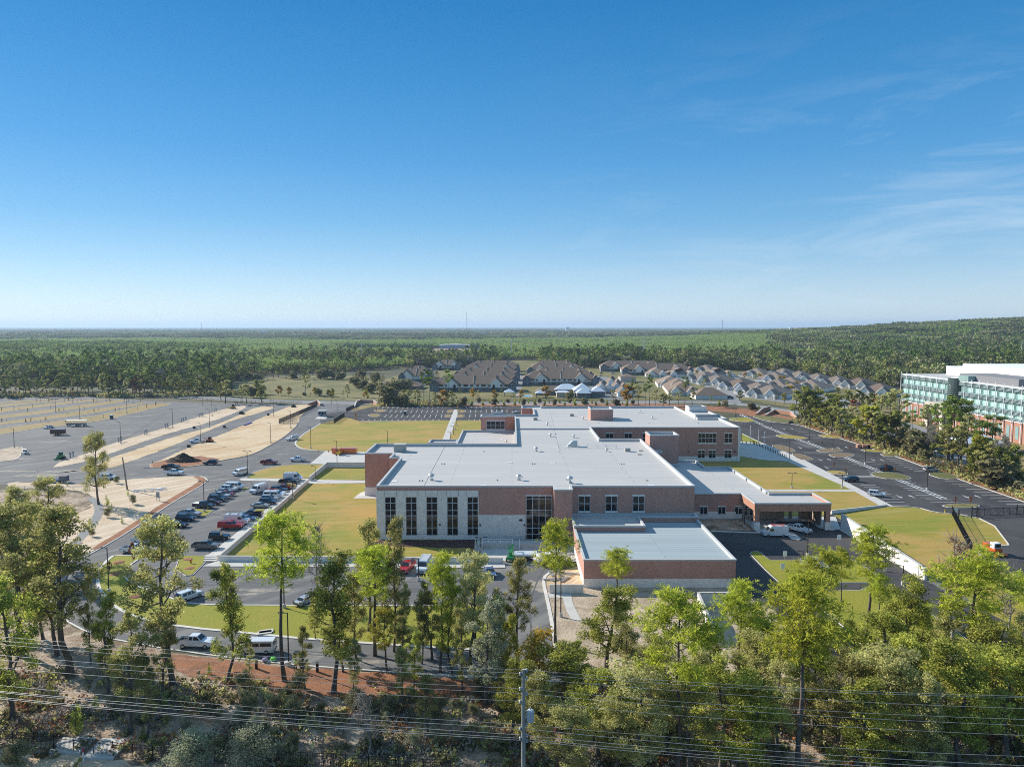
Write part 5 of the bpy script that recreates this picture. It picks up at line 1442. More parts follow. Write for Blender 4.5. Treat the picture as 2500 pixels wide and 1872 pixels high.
V('suv', 'silver', A(G(2277, 1152)), 0, 'silver car against the woodland kerb in the right car park')
V('sedan', 'white', A(G(2454, 1087)), 180, 'white saloon parked below the glass fronted building')
V('sedan', 'white', A(G(1259, 1009)), 90, 'white saloon alone in the rear car park')
for i, (u, v, c, d) in enumerate([(1014, 938, 'silver', 0), (1032, 941, 'white', 0), (1045, 940, 'black', 20), (1284, 930, 'white', 90), (1290, 905, 'white', 0), (1300, 899, 'grey', 0), (1424, 945, 'white', 100), (1470, 963, 'white', 20), (1485, 962, 'navy', 0),
        (1497, 913, 'white', 0), (1482, 951, 'black', 0), (1463, 925, 'navy', 90), (1466, 918, 'silver', 90), (1468, 912, 'black', 90), (1518, 962, 'black', 0), (1782, 972, 'navy', 0), (2390, 1050, 'silver', 20)]):
    vehicle('suv' if i % 2 else 'sedan', c, *G(u, v), R(d), 'small parked car among the brown roofed houses and apartments', simple=True, group='cars parked in the housing area')

# ------------------------------------------------------------------ site machines and small objects
def part0(par, mb, name, mat, **k):
    if name in SPLIT:
        q = [link(SPLIT[name], m_.mesh(SPLIT[name], mat, **k), par) for m_ in islands(mb)]
        return q[0]
    return link(name, mb.mesh(name, mat, **k), par)
def at(u, v): return (*G(u, v), .06)
# boom lift
o = thing('boom_lift', 'green boom lift parked by the loading platform', 'lift', at(1248, 1368), R(80))
m_ = MB(); m_.box(-1.4, 1.4, -.8, .8, .45, 1.1); part0(o, m_, 'chassis', CP['green'], bevel=.05)
m_ = MB()
for sx in (-.9, .9):
    for sy in (-.85, .85): m_.tube((sx, sy - .12, .4), (sx, sy + .12, .4), .4, None, 12)
part0(o, m_, 'wheels', M['tyre'])
m_ = MB(); m_.box(-.5, .3, -.4, .4, 1.1, 1.8); m_.tube((0, 0, 1.6), (2.2, 0, 2.9), .14, None, 6); m_.tube((2.2, 0, 2.9), (.2, 0, 3.2), .12, None, 6); part0(o, m_, 'boom', CP['green'])
m_ = MB(); m_.box(-1.1, -.1, -.55, .55, 2.2, 2.28)
for a, b in ((-1.1, -.55), (-1.1, .55), (-.1, -.55), (-.1, .55)): m_.tube((a, b, 2.2), (a, b, 3.3), .04, None, 4)
for z in (2.8, 3.3):
    for p, q in (((-1.1, -.55), (-.1, -.55)), ((-.1, -.55), (-.1, .55)), ((-.1, .55), (-1.1, .55)), ((-1.1, .55), (-1.1, -.55))): m_.tube((*p, z), (*q, z), .04, None, 4)
part0(o, m_, 'basket', CP['green'])
# dump trailers / flatbed trucks by the annex
o = thing('flatbed_trailer', 'long grey flatbed trailer with covered load beside the annex corner', 'trailer', at(1350, 1372), R(35))
m_ = MB(); m_.box(-4.5, 3.5, -1.2, 1.2, 1.0, 1.2); m_.box(3.5, 5.5, -.3, .3, .9, 1.05); part0(o, m_, 'deck', M['steel'])
m_ = MB(); m_.box(-4.4, 1.5, -1.1, 1.1, 1.2, 2.3); part0(o, m_, 'load', M['white'], bevel=.12)
m_ = MB()
for sx in (-3.2, -2.2):
    for sy in (-1.15, 1.15): m_.tube((sx, sy - .15, .5), (sx, sy + .15, .5), .5, None, 12)
part0(o, m_, 'wheels', M['tyre'])
o = thing('flatbed_trailer', 'low trailer stacked with white rolls between boom lift and annex', 'trailer', at(1293, 1366), R(2))
m_ = MB(); m_.box(-3.6, 3.0, -1.2, 1.2, .8, 1.0); part0(o, m_, 'deck', M['darkgrey'])
m_ = MB()
for k in range(4): m_.tube((-3.2, -.9 + k * .6, 1.3), (1.6, -.9 + k * .6, 1.3), .3, None, 10)
part0(o, m_, 'rolls', M['white'])
m_ = MB()
for sx in (-1.6, -.6):
    for sy in (-1.1, 1.1): m_.tube((sx, sy - .15, .45), (sx, sy + .15, .45), .45, None, 12)
part0(o, m_, 'wheels', M['tyre'])
for i in range(7):
    p = G(1345 + (i % 4) * 17, 1402 + (i // 4) * 14); m_ = MB()
    for k in range(4): m_.box(-1.6, 1.6, -.35 + k * .18, -.25 + k * .18, .1 + .05 * (k % 2), .2 + .05 * (k % 2))
    tag(m_.build('metal_stack', M['galv'], None, (*p, .1), R(100 + i * 23)), 'small stack of grey metal lengths lying on the sand by the annex', 'metal stack', 'stacks of metal lengths on the sand')
# yellow cones and barriers
def cone(u, v, lab, col='orange', h=.75):
    m_ = MB(); m_.box(-.22, .22, -.22, .22, 0, .05); m_.lathe([(.17, .05), (.03, h)], n=10)
    tag(m_.build('traffic_cone', CP[col], None, at(u, v)), lab, 'cone')
cone(372, 1130, 'orange cone standing alone on the lane near the soil heap', h=1.1)
cone(777, 1103, 'orange marker post at the left edge of the concrete pad', h=1.2)
cone(802, 1104, 'orange marker post at the corner of the concrete pad', h=1.2)
cone(2307, 1251, 'yellow hydrant-like marker at the kerb left of the black gate', 'yellow', 1.1)
o = tag(MB().box(-.7, .7, -.06, .06, .7, 1.7).build('white_sign', M['white'], None, at(2331, 1257)), 'blank white board standing left of the sliding gate', 'sign')
m_ = MB(); m_.box(-.05, .05, -.04, .04, 0, .7); link('post', m_.mesh('post', M['steel']), o)
# hydrant
o = thing('fire_hydrant', 'orange fire hydrant on the small grass corner by the steps', 'hydrant', at(466, 1376))
m_ = MB(); m_.lathe([(.2, 0), (.16, .1), (.16, .75), (.22, .8), (.2, .95), (.05, 1.08)], n=10); m_.tube((-.32, 0, .6), (.32, 0, .6), .09, None, 8); part0(o, m_, 'body', CP['orange'])
# orange container and telehandler on the pad
o = thing('skip_container', 'open orange skip on the concrete pad behind the building', 'skip', at(841, 1107))
m_ = MB(); m_.side([(-4.6, .2), (-4.9, 2.2), (4.9, 2.2), (4.9, .2)], 1.25); part0(o, m_, 'body', CP['orange'])
m_ = MB()
for k in range(9): m_.box(-4.3 + k * 1.05, -4.2 + k * 1.05, -1.33, -1.25, .2, 2.2)
m_.box(-4.9, 4.9, -1.35, -1.25, 2.1, 2.28); part0(o, m_, 'ribs', CP['orange'])
m_ = MB(); m_.box(-.1 - 2.5, .5 - 2.5, -1.36, -1.33, .9, 1.5); part0(o, m_, 'panel', M['darkgrey'])
o = thing('telehandler', 'yellow scissor machine in front of the orange skip', 'machine', at(828, 1111), R(80))
m_ = MB(); m_.box(-1.3, 1.3, -.8, .8, .5, 1.3); part0(o, m_, 'chassis', CP['yellow'], bevel=.05)
m_ = MB(); m_.box(-1.0, .6, -.6, .6, 2.6, 2.7); m_.tube((-.8, 0, 1.3), (.4, 0, 2.6), .12, None, 5); m_.tube((.6, 0, 1.3), (-.6, 0, 2.6), .12, None, 5)
for a, b in ((-1, -.6), (-1, .6), (.6, -.6), (.6, .6)): m_.tube((a, b, 2.6), (a, b, 3.6), .04, None, 4)
part0(o, m_, 'platform', CP['yellow'])
m_ = MB()
for sx in (-.9, .9):
    for sy in (-.8, .8): m_.tube((sx, sy - .12, .4), (sx, sy + .12, .4), .4, None, 12)
part0(o, m_, 'wheels', M['tyre'])
# yellow equipment on a trailer in the right row
o = thing('equipment_trailer', 'small trailer with yellow equipment parked beside the black pickup', 'trailer', at(714, 1192), 0)
m_ = MB(); m_.box(-1.8, 1.4, -.8, .8, .5, .62); m_.tube((1.4, 0, .5), (2.4, 0, .5), .06); part0(o, m_, 'deck', M['darkgrey'])
m_ = MB(); m_.box(-1.5, -.3, -.6, .6, .62, 1.5); m_.box(0, 1.0, -.5, .5, .62, 1.2); part0(o, m_, 'equipment', CP['yellow'], bevel=.06)
# sweeper / roller
o = thing('road_sweeper', 'orange and white road sweeper on the asphalt past the lower right lawn', 'machine', at(2424, 1352), R(-80))
m_ = MB(); m_.box(-1.9, 1.5, -1.0, 1.0, .6, 1.5); m_.box(-1.9, -.3, -.95, .95, 1.5, 2.2); part0(o, m_, 'body', CP['orange'], bevel=.1)
m_ = MB(); m_.box(-.1, 1.2, -.85, .85, 1.5, 2.7); part0(o, m_, 'cab', M['white'], bevel=.08)
m_ = MB(); m_.box(1.2, 1.24, -.7, .7, 1.7, 2.5); part0(o, m_, 'windscreen', M['carglass'])
m_ = MB()
for sx in (-1.3, 1.0):
    for sy in (-.95, .95): m_.tube((sx, sy - .15, .5), (sx, sy + .15, .5), .5, None, 12)
part0(o, m_, 'wheels', M['tyre'])
m_ = MB(); m_.tube((2.1, -1.3, .4), (2.1, 1.3, .4), .4, None, 12); m_.box(1.5, 2.1, -.3, .3, .5, .8); part0(o, m_, 'brush', CP['orange'])
# skid steer, backhoe, excavator
def tracked(name, label, u, v, rz, col, tall=2.2, arm=True, cat='machine'):
    o = thing(name, label, cat, at(u, v), R(rz))
    m_ = MB(); m_.box(-1.2, 1.1, -.7, .7, .4, 1.3); part0(o, m_, 'body', CP[col], bevel=.06)
    for s_ in (-1, 1):
        m_ = MB(); m_.side([(-1.3, .15), (-1.4, .45), (-1.2, .75), (1.2, .75), (1.4, .45), (1.3, .15), (1.1, .05), (-1.1, .05)], .2, yc=s_ * .85); part0(o, m_, 'track', M['tyre'])
    m_ = MB(); m_.box(-.6, .5, -.55, .55, 1.3, tall); part0(o, m_, 'cab', CP[col] if col == 'green' else M['black'], bevel=.05)
    m_ = MB(); m_.box(-.5, .4, -.57, .57, 1.5, tall - .2); m_.box(.48, .53, -.45, .45, 1.5, tall - .2); part0(o, m_, 'cab_window', M['carglass'])
    if arm:
        m_ = MB(); m_.tube((.9, .5, 1.0), (2.3, .4, 1.9), .13, None, 5); m_.tube((2.3, .4, 1.9), (2.9, .3, .6), .1, None, 5); m_.box(2.5, 3.2, -.5, .7, .1, .6); part0(o, m_, 'arm', CP[col])
    return o
tracked('skid_steer', 'orange and black skid steer loader on the edge of the graded sand', 512, 1079, 170, 'orange')
tracked('mini_excavator', 'green mini excavator at the left tip of the sand island', 149, 1120, -95, 'green', 2.6)
bh = tracked('excavator', 'dark excavator with raised arm at the far end of the sand strip', 569, 998, 170, 'yellow', 2.8)
m_ = MB(); m_.tube((-1, 0, 1.3), (-2.6, 0, 4.6), .2, None, 5); m_.tube((-2.6, 0, 4.6), (-3.6, 0, 2.2), .15, None, 5); part0(bh, m_, 'boom', M['darkgrey'])
tracked('bulldozer', 'small bulldozer on the far sand between the two lanes', 590, 1011, 0, 'black', 1.7, False)
tracked('bulldozer', 'small tracked machine at the far end of the wide graded sand', 717, 994, 0, 'black', 1.7, False)
o = thing('enclosed_trailer', 'dark red enclosed trailer alone on the old asphalt lot', 'trailer', at(142, 1062), R(4))
m_ = MB(); m_.box(-3.0, 3.0, -1.1, 1.1, .6, 2.7); part0(o, m_, 'body', CP['maroon'], bevel=.05)
m_ = MB(); m_.tube((3.0, 0, .6), (4.2, 0, .5), .08); part0(o, m_, 'tow_bar', M['black'])
m_ = MB()
for sx in (-.5, .4):
    for sy in (-1.1, 1.1): m_.tube((sx, sy - .1, .36), (sx, sy + .1, .36), .36, None, 12)
part0(o, m_, 'wheels', M['tyre'])
o = thing('tram_trailer', 'long open-sided passenger tram with a white roof beside the dry grass strip', 'tram', at(187, 1040), R(3))
m_ = MB(); m_.box(-5.2, 5.2, -1.1, 1.1, 2.9, 3.05); part0(o, m_, 'roof', M['white'])
m_ = MB(); m_.box(-5.2, 5.2, -1.1, 1.1, .7, .9)
for k in range(8):
    for s_ in (-1.05, 1.0): m_.box(-5.1 + k * 1.45, -5.03 + k * 1.45, s_, s_ + .05, .9, 2.9)
part0(o, m_, 'frame', M['white'])
m_ = MB()
for k in range(7): m_.box(-4.7 + k * 1.45, -4.2 + k * 1.45, -1.0, 1.0, .9, 1.5)
part0(o, m_, 'bench', M['darkgrey'])
m_ = MB()
for sx in (-3.8, .3, 1.2, 4.2):
    for sy in (-1.0, 1.0): m_.tube((sx, sy - .1, .4), (sx, sy + .1, .4), .4, None, 12)
part0(o, m_, 'wheels', M['tyre'])
def toilet(u, v, lab):
    o = thing('portable_toilet', lab, 'portable toilet', at(u, v))
    m_ = MB(); m_.box(-.65, .65, -.65, .65, .1, 2.1); part0(o, m_, 'cabin', CP['teal'] if u > 900 else surf('teal_plastic', (.02, .09, .1)))
    m_ = MB(); m_.box(-.7, .7, -.7, .7, 2.1, 2.3); part0(o, m_, 'roof', M['white'])
    m_ = MB(); m_.box(-.4, .4, -.68, -.65, .2, 1.95); part0(o, m_, 'door', surf('toilet_door', (.03, .12, .14)))
toilet(272.5, 1023, 'dark teal portable toilet at the kerb of the old asphalt lot')
toilet(989, 1013, 'dark blue portable toilet standing in the middle of the rear car park')
o = thing('utility_cart', 'small white utility cart beside the kerbed bed at the far left', 'cart', at(61, 1108), R(-80))
m_ = MB(); m_.box(-1.4, 1.3, -.7, .7, .4, .9); m_.box(-.6, .7, -.65, .65, 1.8, 1.88); part0(o, m_, 'body', M['white'])
m_ = MB()
for a, b in ((-.6, -.6), (-.6, .6), (.7, -.6), (.7, .6)): m_.tube((a, b, .9), (a, b, 1.8), .04, None, 4)
m_.box(-.4, .2, -.6, .6, .9, 1.3); part0(o, m_, 'frame', M['black'])
m_ = MB()
for sx in (-.9, .9):
    for sy in (-.7, .7): m_.tube((sx, sy - .1, .3), (sx, sy + .1, .3), .3, None, 10)
part0(o, m_, 'wheels', M['tyre'])
o = thing('junk_trailer', 'trailer of covered boats and junk parked at the pond bank', 'trailer', at(130, 1178), R(4))
m_ = MB(); m_.box(-4.6, 4.6, -1, 1, .5, .65); part0(o, m_, 'deck', M['darkgrey'])
m_ = MB(); m_.side([(-4.4, .65), (-4.0, 1.7), (-2.5, 1.9), (-1.6, .9), (-1.6, .65)], .8, .3, .7); m_.side([(-1.0, .65), (-.5, 1.4), (1.6, 1.2), (2.0, .65)], .8, .3, .7); part0(o, m_, 'covered_boat', surf('boat_cover', (.25, .3, .38), [((.6, .6, .62), 1.5, .45, .6, .9)]), bevel=.08)
m_ = MB(); m_.box(2.4, 4.5, -.95, .95, .65, 2.2); part0(o, m_, 'crate', surf('mesh_crate', (.16, .15, .17)))
m_ = MB()
for sx in (-2.5, 2.5):
    for sy in (-.9, .9): m_.tube((sx, sy - .1, .36), (sx, sy + .1, .36), .36, None, 10)
part0(o, m_, 'wheels', M['tyre'])
# soil heap
rng = np.random.default_rng(4)
mb = MB(); n = 26; vs = []; fs = []
for j in range(12):
    for k in range(n):
        a = 2 * math.pi * k / n; r = j / 11
        vs.append((6.6 * r * math.cos(a) * (1 + .08 * rng.normal()), 3.6 * r * math.sin(a) * (1 + .08 * rng.normal()), max(-.1, 3.1 * (1 - r) ** 1.05 + .16 * rng.normal() * (1 - r * .5)) if j < 11 else -.1))
for j in range(11):
    for k in range(n): fs.append((j * n + k, (j + 1) * n + k, (j + 1) * n + (k + 1) % n, j * n + (k + 1) % n))
mb.add(vs, fs); tag(mb.build('soil_heap', surf('dark_topsoil', (.055, .035, .025), [((.10, .06, .04), 1.5, .45, .7, .6)], bump=(3, .8, .3)), None, at(447, 1126)), 'heap of dark brown topsoil on the orange sand', 'soil heap')
m_ = MB(); m_.lathe([(0.02, .5), (1.8, .35), (3.0, -.05)][::-1], n=16); tag(m_.build('soil_heap', M['mulch_dark'], None, (*G(1247, 1001), .07)), 'low dark mulch heap at the edge of the rear car park', 'soil heap')
# purple sheeting
m_ = MB(); a, b = G(594, 1040), G(616, 1031); m_.box(-5.5, 5.5, -.5, .5, .0, .35); tag(m_.build('sheeting_roll', surf('purple_plastic', (.10, .06, .28)), None, ((a[0] + b[0]) / 2, (a[1] + b[1]) / 2, .1), math.atan2(b[1] - a[1], b[0] - a[0])), 'long purple plastic roll along the edge of the lane', 'plastic roll')
# bins
for u, v, lab in ((461, 1092, 'small dark bin on the lane below the skid steer'), (474, 1046, 'small dark bin on the far sand strip'), (548, 1044, 'dark flat crate lying on the far lane'), (655, 1014, 'dark flat pallet lying on the lane before the wide sand')):
    m_ = MB(); m_.box(-.5, .5, -.5, .5, 0, 1.0); m_.box(-.55, .55, -.55, .55, 1.0, 1.08); tag(m_.build('bin', M['black'], None, at(u, v)), lab, 'bin')
# guard booth
o = thing('guard_booth', 'small grey guard booth on a concrete apron at the site entrance', 'booth', at(787, 1016))
m_ = MB(); m_.box(-1.9, 1.9, -1.6, 1.6, 0, 1.1); m_.box(-1.9, 1.9, -1.6, 1.6, 2.5, 3.0)
for a, b in ((-1.9, -1.6), (1.7, -1.6), (-1.9, 1.4), (1.7, 1.4)): m_.box(a, a + .2, b, b + .2, 1.1, 2.5)
part0(o, m_, 'walls', M['steel'])
m_ = MB(); m_.box(-1.8, 1.8, -1.5, 1.5, 1.1, 2.5); part0(o, m_, 'window', M['carglass'])
m_ = MB(); m_.box(-2.5, 2.5, -2.2, 2.2, 3.0, 3.25); part0(o, m_, 'roof', M['coping'])
m_ = MB(); m_.box(-.4, .5, -1.66, -1.61, 0, 2.1); part0(o, m_, 'door', surf('booth_door', (.05, .1, .18)))
sheet('concrete_apron', [(768, 1023), (778, 1016), (800, 1017), (795, 1024)], .12, 'concrete')
# person in hi-vis on the bank
def person(u, v, lab, jacket, trousers, rz=0.0, z=.05):
    me = bpy.data.meshes.new('person'); bm = bmesh.new(); ly = bm.verts.layers.skin.verify()
    J = [((0, 0, .95), .15), ((0, 0, 1.15), .155), ((0, .02, 1.38), .17), ((0, .02, 1.52), .07), ((0, .03, 1.68), .115), ((.2, .02, 1.42), .07), ((.27, .0, 1.15), .055), ((.25, .16, .95), .045), ((-.2, .02, 1.42), .07), ((-.27, .04, 1.15), .055), ((-.22, .2, .98), .045),
         ((.1, 0, .88), .1), ((.12, .05, .48), .075), ((.13, -.02, .08), .06), ((.13, .14, .05), .05), ((-.1, 0, .88), .1), ((-.12, -.04, .48), .075), ((-.13, -.12, .08), .06), ((-.13, .04, .05), .05)]
    E_ = [(0, 1), (1, 2), (2, 3), (3, 4), (2, 5), (5, 6), (6, 7), (2, 8), (8, 9), (9, 10), (0, 11), (11, 12), (12, 13), (13, 14), (0, 15), (15, 16), (16, 17), (17, 18)]
    vs = [bm.verts.new(p) for p, _ in J]
    for v_, (p, r) in zip(vs, J): v_[ly].radius = (r, r * (.75 if p[2] > .9 and p[2] < 1.45 and p[0] == 0 else 1))
    for a, b in E_: bm.edges.new((vs[a], vs[b]))
    vs[0][ly].use_root = True
    bm.to_mesh(me); bm.free()
    o = link('person', me, None, (*G(u, v), z), rz); o.modifiers.new('skin', 'SKIN'); s_ = o.modifiers.new('sub', 'SUBSURF'); s_.levels = 1; s_.render_levels = 1
    m, N, L, p = newmat('person_clothes'); t = N.new('ShaderNodeTexCoord'); sp = N.new('ShaderNodeSeparateXYZ'); L.new(t.outputs['Object'], sp.inputs[0])
    cr_ = N.new('ShaderNodeValToRGB'); cr_.color_ramp.interpolation = 'CONSTANT'; e = cr_.color_ramp.elements; e[0].color = (*trousers, 1); e[0].position = 0; e[1].position = .48; e[1].color = (*jacket, 1)
    x = e.new(.775); x.color = (.35, .2, .14, 1); x = e.new(.845); x.color = (*jacket, 1)
    dv = N.new('ShaderNodeMath'); dv.operation = 'DIVIDE'; dv.inputs[1].default_value = 2.0; L.new(sp.outputs['Z'], dv.inputs[0]); L.new(dv.outputs[0], cr_.inputs[0]); L.new(cr_.outputs[0], p.inputs['Base Color']); p.inputs['Roughness'].default_value = .8
    me.materials.append(m); tag(o, lab, 'person')
    h_ = MB(); h_.lathe([(.16, 1.70), (.15, 1.78), (.09, 1.85), (.02, 1.87)], (0, .03, 0), 10); link('hard_hat', h_.mesh('hard_hat', surf('hat_plastic', jacket)), o)
person(722, 1637, 'person in a lime yellow jacket and dark trousers on the straw bank', (.5, .85, .25), (.03, .03, .05), R(20))
person(250, 1567, 'person in dark clothes at the kerb on the far left bend', (.06, .07, .12), (.03, .03, .04), R(200))
person(1321, 1357, 'person in yellow vest standing on the trailer bed near the annex', (.5, .4, .1), (.05, .05, .08), R(90), 1.06)
for u, v, c, lab in ((647, 1615, (.3, .25, .4), 'purple bag lying by the ring road kerb'), (667, 1613, (.15, .6, .1), 'bright green bag lying by the ring road kerb'), (700, 1623, (.7, .65, .7), 'pale bag beside the foot of the lamp post'), (735, 1628, (.75, .6, .6), 'pink and white rubbish on the bank near the person')):
    m_ = MB(); m_.lathe([(.3, 0), (.45, .2), (.35, .5), (.1, .6)], n=9); tag(m_.build('bag', surf('bag_plastic', c), None, (*G(u, v), .06)), lab, 'bag')
for u, v, lab in ((775, 1640, 'black marker post on the bank right of the person'), (626, 1632, 'black marker post left of the bags')):
    m_ = MB(); m_.box(-.16, .16, -.16, .16, 0, 1.3); m_.box(-.2, .2, -.2, .2, 1.3, 1.38); tag(m_.build('marker_post', M['black'], None, at(u, v)), lab, 'post')
o = thing('pipeline_marker', 'slim white marker post with a red top by the lower left fence', 'post', (*G(204, 1858), .05))
m_ = MB(); m_.lathe([(.09, 0), (.09, 1.1)], n=8); part0(o, m_, 'post', M['white']); m_ = MB(); m_.lathe([(.1, 1.1), (.1, 1.6), (.03, 1.66)], n=8); part0(o, m_, 'cap', CP['red'])
for u, v, w_, d_ in ((175, 1822, 2.0, 1.6), (262, 1830, 1.8, 2.0)):
    m_ = MB(); m_.box(-w_, w_, -d_, d_, 0, .25); tag(m_.build('utility_slab', M['concrete'], None, (*G(u, v), .03)), 'pale utility slab behind the lower left fence, the ' + ('left' if u < 200 else 'right') + ' of two', 'slab')
for u, v in ((650, 1543), (646, 1546), (1731, 1147), (1742, 1153)):
    m_ = MB(); m_.box(-1.1, 1.1, -.6, .6, 0, .22); o = m_.build('drain_cover', M['concrete'], None, (*G(u, v), .05), R(20)); tag(o, 'pale concrete drain slab set in the ' + ('crescent' if u < 900 else 'right hand') + ' lawn', 'drain cover', 'drain slabs in the lawns')
for u, v in ((733, 1592),):
    m_ = MB(); m_.box(-1.0, 1.0, -.6, .6, 0, .03); tag(m_.build('drain_grate', M['black'], None, (*G(u, v), .02)), 'dark drain grate in the ring road right of the tall lamp', 'drain')
# lumber in the sand wedge
o = thing('lumber_frame', 'broken white timber frame lying on the sand wedge', 'timber', (*G(362, 1199), .1), R(10))
m_ = MB()
for p, q in (((-4.2, -1), (3, -1.2)), ((-4, .8), (3.6, .9)), ((-4.2, -1), (-4, .8)), ((3, -1.2), (4.8, 1.6)), ((4.8, 1.6), (1.5, 2.6)), ((1.5, 2.6), (3.6, .9)), ((-1, -1.1), (-1, .8)), ((1, -1.1), (1, .9))): m_.tube((*p, .25), (*q, .35), .13, None, 4)
part0(o, m_, 'beams', M['white'])
o = thing('meter_panel', 'small grey meter panel on a post at the edge of the sand wedge', 'panel', at(386, 1223))
m_ = MB(); m_.box(-.45, .45, -.1, .1, .9, 2.6); part0(o, m_, 'panel', M['steel']); m_ = MB(); m_.box(-.4, -.28, -.06, .06, 0, .9); m_.box(.28, .4, -.06, .06, 0, .9); part0(o, m_, 'post', M['steel'])
# ev pedestals on the sand strip
for x, y in ((905, 1145), (942, 1130), (1525, 945), (1560, 935), (1860, 850), (1885, 838), (2128, 770), (2152, 755)):
    u, v = x / 5.257, 900 + y / 5.257; m_ = MB(); m_.box(-.2, .2, -.15, .15, 0, 1.5); m_.box(-.35, .35, -.2, .2, 1.5, 2.2)
    tag(m_.build('charging_pedestal', M['steel'], None, at(u, v)), 'grey pedestal standing on the upper sand strip', 'pedestal', 'grey pedestals along the upper sand strip')
for x, y in ((20, 600), (50, 590), (230, 530), (255, 520), (285, 510), (455, 465), (478, 460), (500, 455), (655, 405), (675, 395)):
    u, v = 400 + x / 5.257, 930 + y / 5.257; m_ = MB(); m_.box(-.2, .2, -.15, .15, 0, 1.5); m_.box(-.35, .35, -.2, .2, 1.5, 2.2)
    tag(m_.build('charging_pedestal', M['steel'], None, at(u, v)), 'grey pedestal standing on the upper sand strip', 'pedestal', 'grey pedestals along the upper sand strip')
# kerbed planting bed at far left
sheet('planted_island', [(-60, 1108), (40, 1090), (56, 1095), (50, 1112), (40, 1122), (0, 1127), (-60, 1128)], .1, 'dirt'); K([(0, 1127), (40, 1123), (52, 1110), (57, 1093), (40, 1089), (-60, 1108)])

# ------------------------------------------------------------------ lamp posts, signs, flagpoles
def lamp_post(u, v, vt, label, arm=1, group=None, short=False):
    X, Y = G(u, v); h = HT(u, vt, Y)
    o = thing('lamp_post', label, 'lamp post', (X, Y, .05), 0, group)
    m_ = MB(); m_.lathe([(.32, 0), (.32, .7)], n=10); part0(o, m_, 'base', M['concrete'])
    m_ = MB(); m_.tube((0, 0, .7), (0, 0, h), .11, .08, 8); part0(o, m_, 'pole', surf('bronze_pole', (.05, .035, .03)) if 'pole' not in M else M['pole'])
    for s_ in ((-1,) if arm == 1 else (-1, 1)):
        m_ = MB(); m_.tube((0, 0, h - .1), (s_ * .7, 0, h), .05, None, 5); m_.box(min(s_ * .6, s_ * 1.35), max(s_ * .6, s_ * 1.35), -.2, .2, h - .02, h + .12); part0(o, m_, 'lamp_head', M['darkgrey'])
    return o
M['pole'] = surf('bronze_pole', (.045, .035, .03))
for u, v, vt, lab, a in (
    (266, 1446, 1337, 'black lamp post standing on the left end of the crescent lawn', 1), (694, 1484, 1366, 'tall black lamp post at the lawn edge of the front lot', 1), (705, 1626, 1496, 'tall black lamp post beside the old white van', 1),
    (499, 1250, 1175, 'lamp post on the grass island next to the navy pickup', 2), (605, 1166, 1102, 'lamp post at the corner of the small triangular lawn', 2), (759, 1095, 1042, 'lamp post on the left edge of the big lawn', 1),
    (823, 1132, 1076, 'lamp post on the concrete pad by the orange skip', 1), (715, 1220, 1176, 'thin post beside the diagonal pavement and wall', 1), (770, 1175, 1138, 'short lamp on the little lawn behind the long white van', 1),
    (1022, 1418, 1364, 'black lamp post between red pickup and white van', 1), (1369, 1506, 1395, 'slim lamp post on the dirt below the annex', 1), (2053, 1200 + 95, 1200, '', 0),
    (554, 1339, 1325, '', 0), (946, 1084, 1051, 'lamp post in the middle of the big lawn', 1), (1817, 1288, 1241, 'short lamp on the mulch beside the canopy pillar', 2), (1971, 1358, 1272, 'tall bare lamp post in the service yard', 1),
    (1960, 1378, 1345, 'short double lamp on the yard lawn', 1), (2161, 1395, 1318, 'black lamp post against the white retaining wall', 1), (2204, 1428, 1381, 'thin grey post beside the end of the white wall', 1),
    (1933, 1192, 1155, 'lamp post in the shaded right lawn', 2), (2056, 1192, 1155, 'lamp post at the pavement of the right lawn', 2), (1927, 1124, 1073, 'lamp post between plaza and right car park', 2),
    (2112, 1134, 1076, 'lamp post on the white hatched strip of the right car park', 2), (2263, 1196, 1126, 'tall lamp post at the near end of the white hatched strip', 2), (2033, 1098, 1071, 'lamp post by the crosswalk in the right car park', 1),
    (1976, 1080, 1031, 'lamp post in the middle of the right car park', 1), (1884, 1045, 1006, 'lamp post at the far end of the right car park', 1), (1796, 1023, 986, 'lamp post on the far right corner lawn of the building', 1),
    (1174, 1323 + 20, 1312, 'short double lamp by the loading platform path', 2)):
    if lab: lamp_post(u, v, vt, lab, a)
for u, v, vt in ((35, 1092, 1046), (195, 1024, 990), (136, 1006, 970), (310, 1009, 974), (295, 1083, 1030), (422, 1044, 998), (490, 1083, 1032), (512, 1044, 999), (518, 1016, 976), (668, 1016, 977), (661, 1081, 1032), (710, 1045, 1003), (494, 988, 960),
                 (178, 984, 970), (325, 985, 970), (1209, 1010, 985), (1000, 1002, 973), (660, 985, 950), (503, 977, 955), (809, 985, 957), (823, 1001, 977)):
    lamp_post(u, v, vt, 'tall thin lamp post standing in the unfinished car parks or on the road behind', 1, 'lamp posts of the unfinished car parks')
for k, (u, v) in enumerate(((1100, 1076), (1107, 1060), (1111, 1050), (1115, 1040))):
    lamp_post(u, v, v - 22 + k * 2, 'slim path light beside the pale walkway over the big lawn', 1, 'path lights along the walkway')
for u, v, vt, lab in ((1831, 1108, 1042, 'white flagpole without a flag, left of three on the plaza'), (1851, 1110, 1052, 'white flagpole without a flag, middle of three on the plaza'), (1865, 1111, 1057, 'white flagpole without a flag, right of three on the plaza')):
    X, Y = G(u, v); h = HT(u, vt, Y); m_ = MB(); m_.lathe([(.12, 0), (.07, h), (.14, h + .02), (.14, h + .2), (.03, h + .3)], n=8)
    tag(m_.build('flagpole', M['white'], None, (X, Y, .13)), lab, 'flagpole')
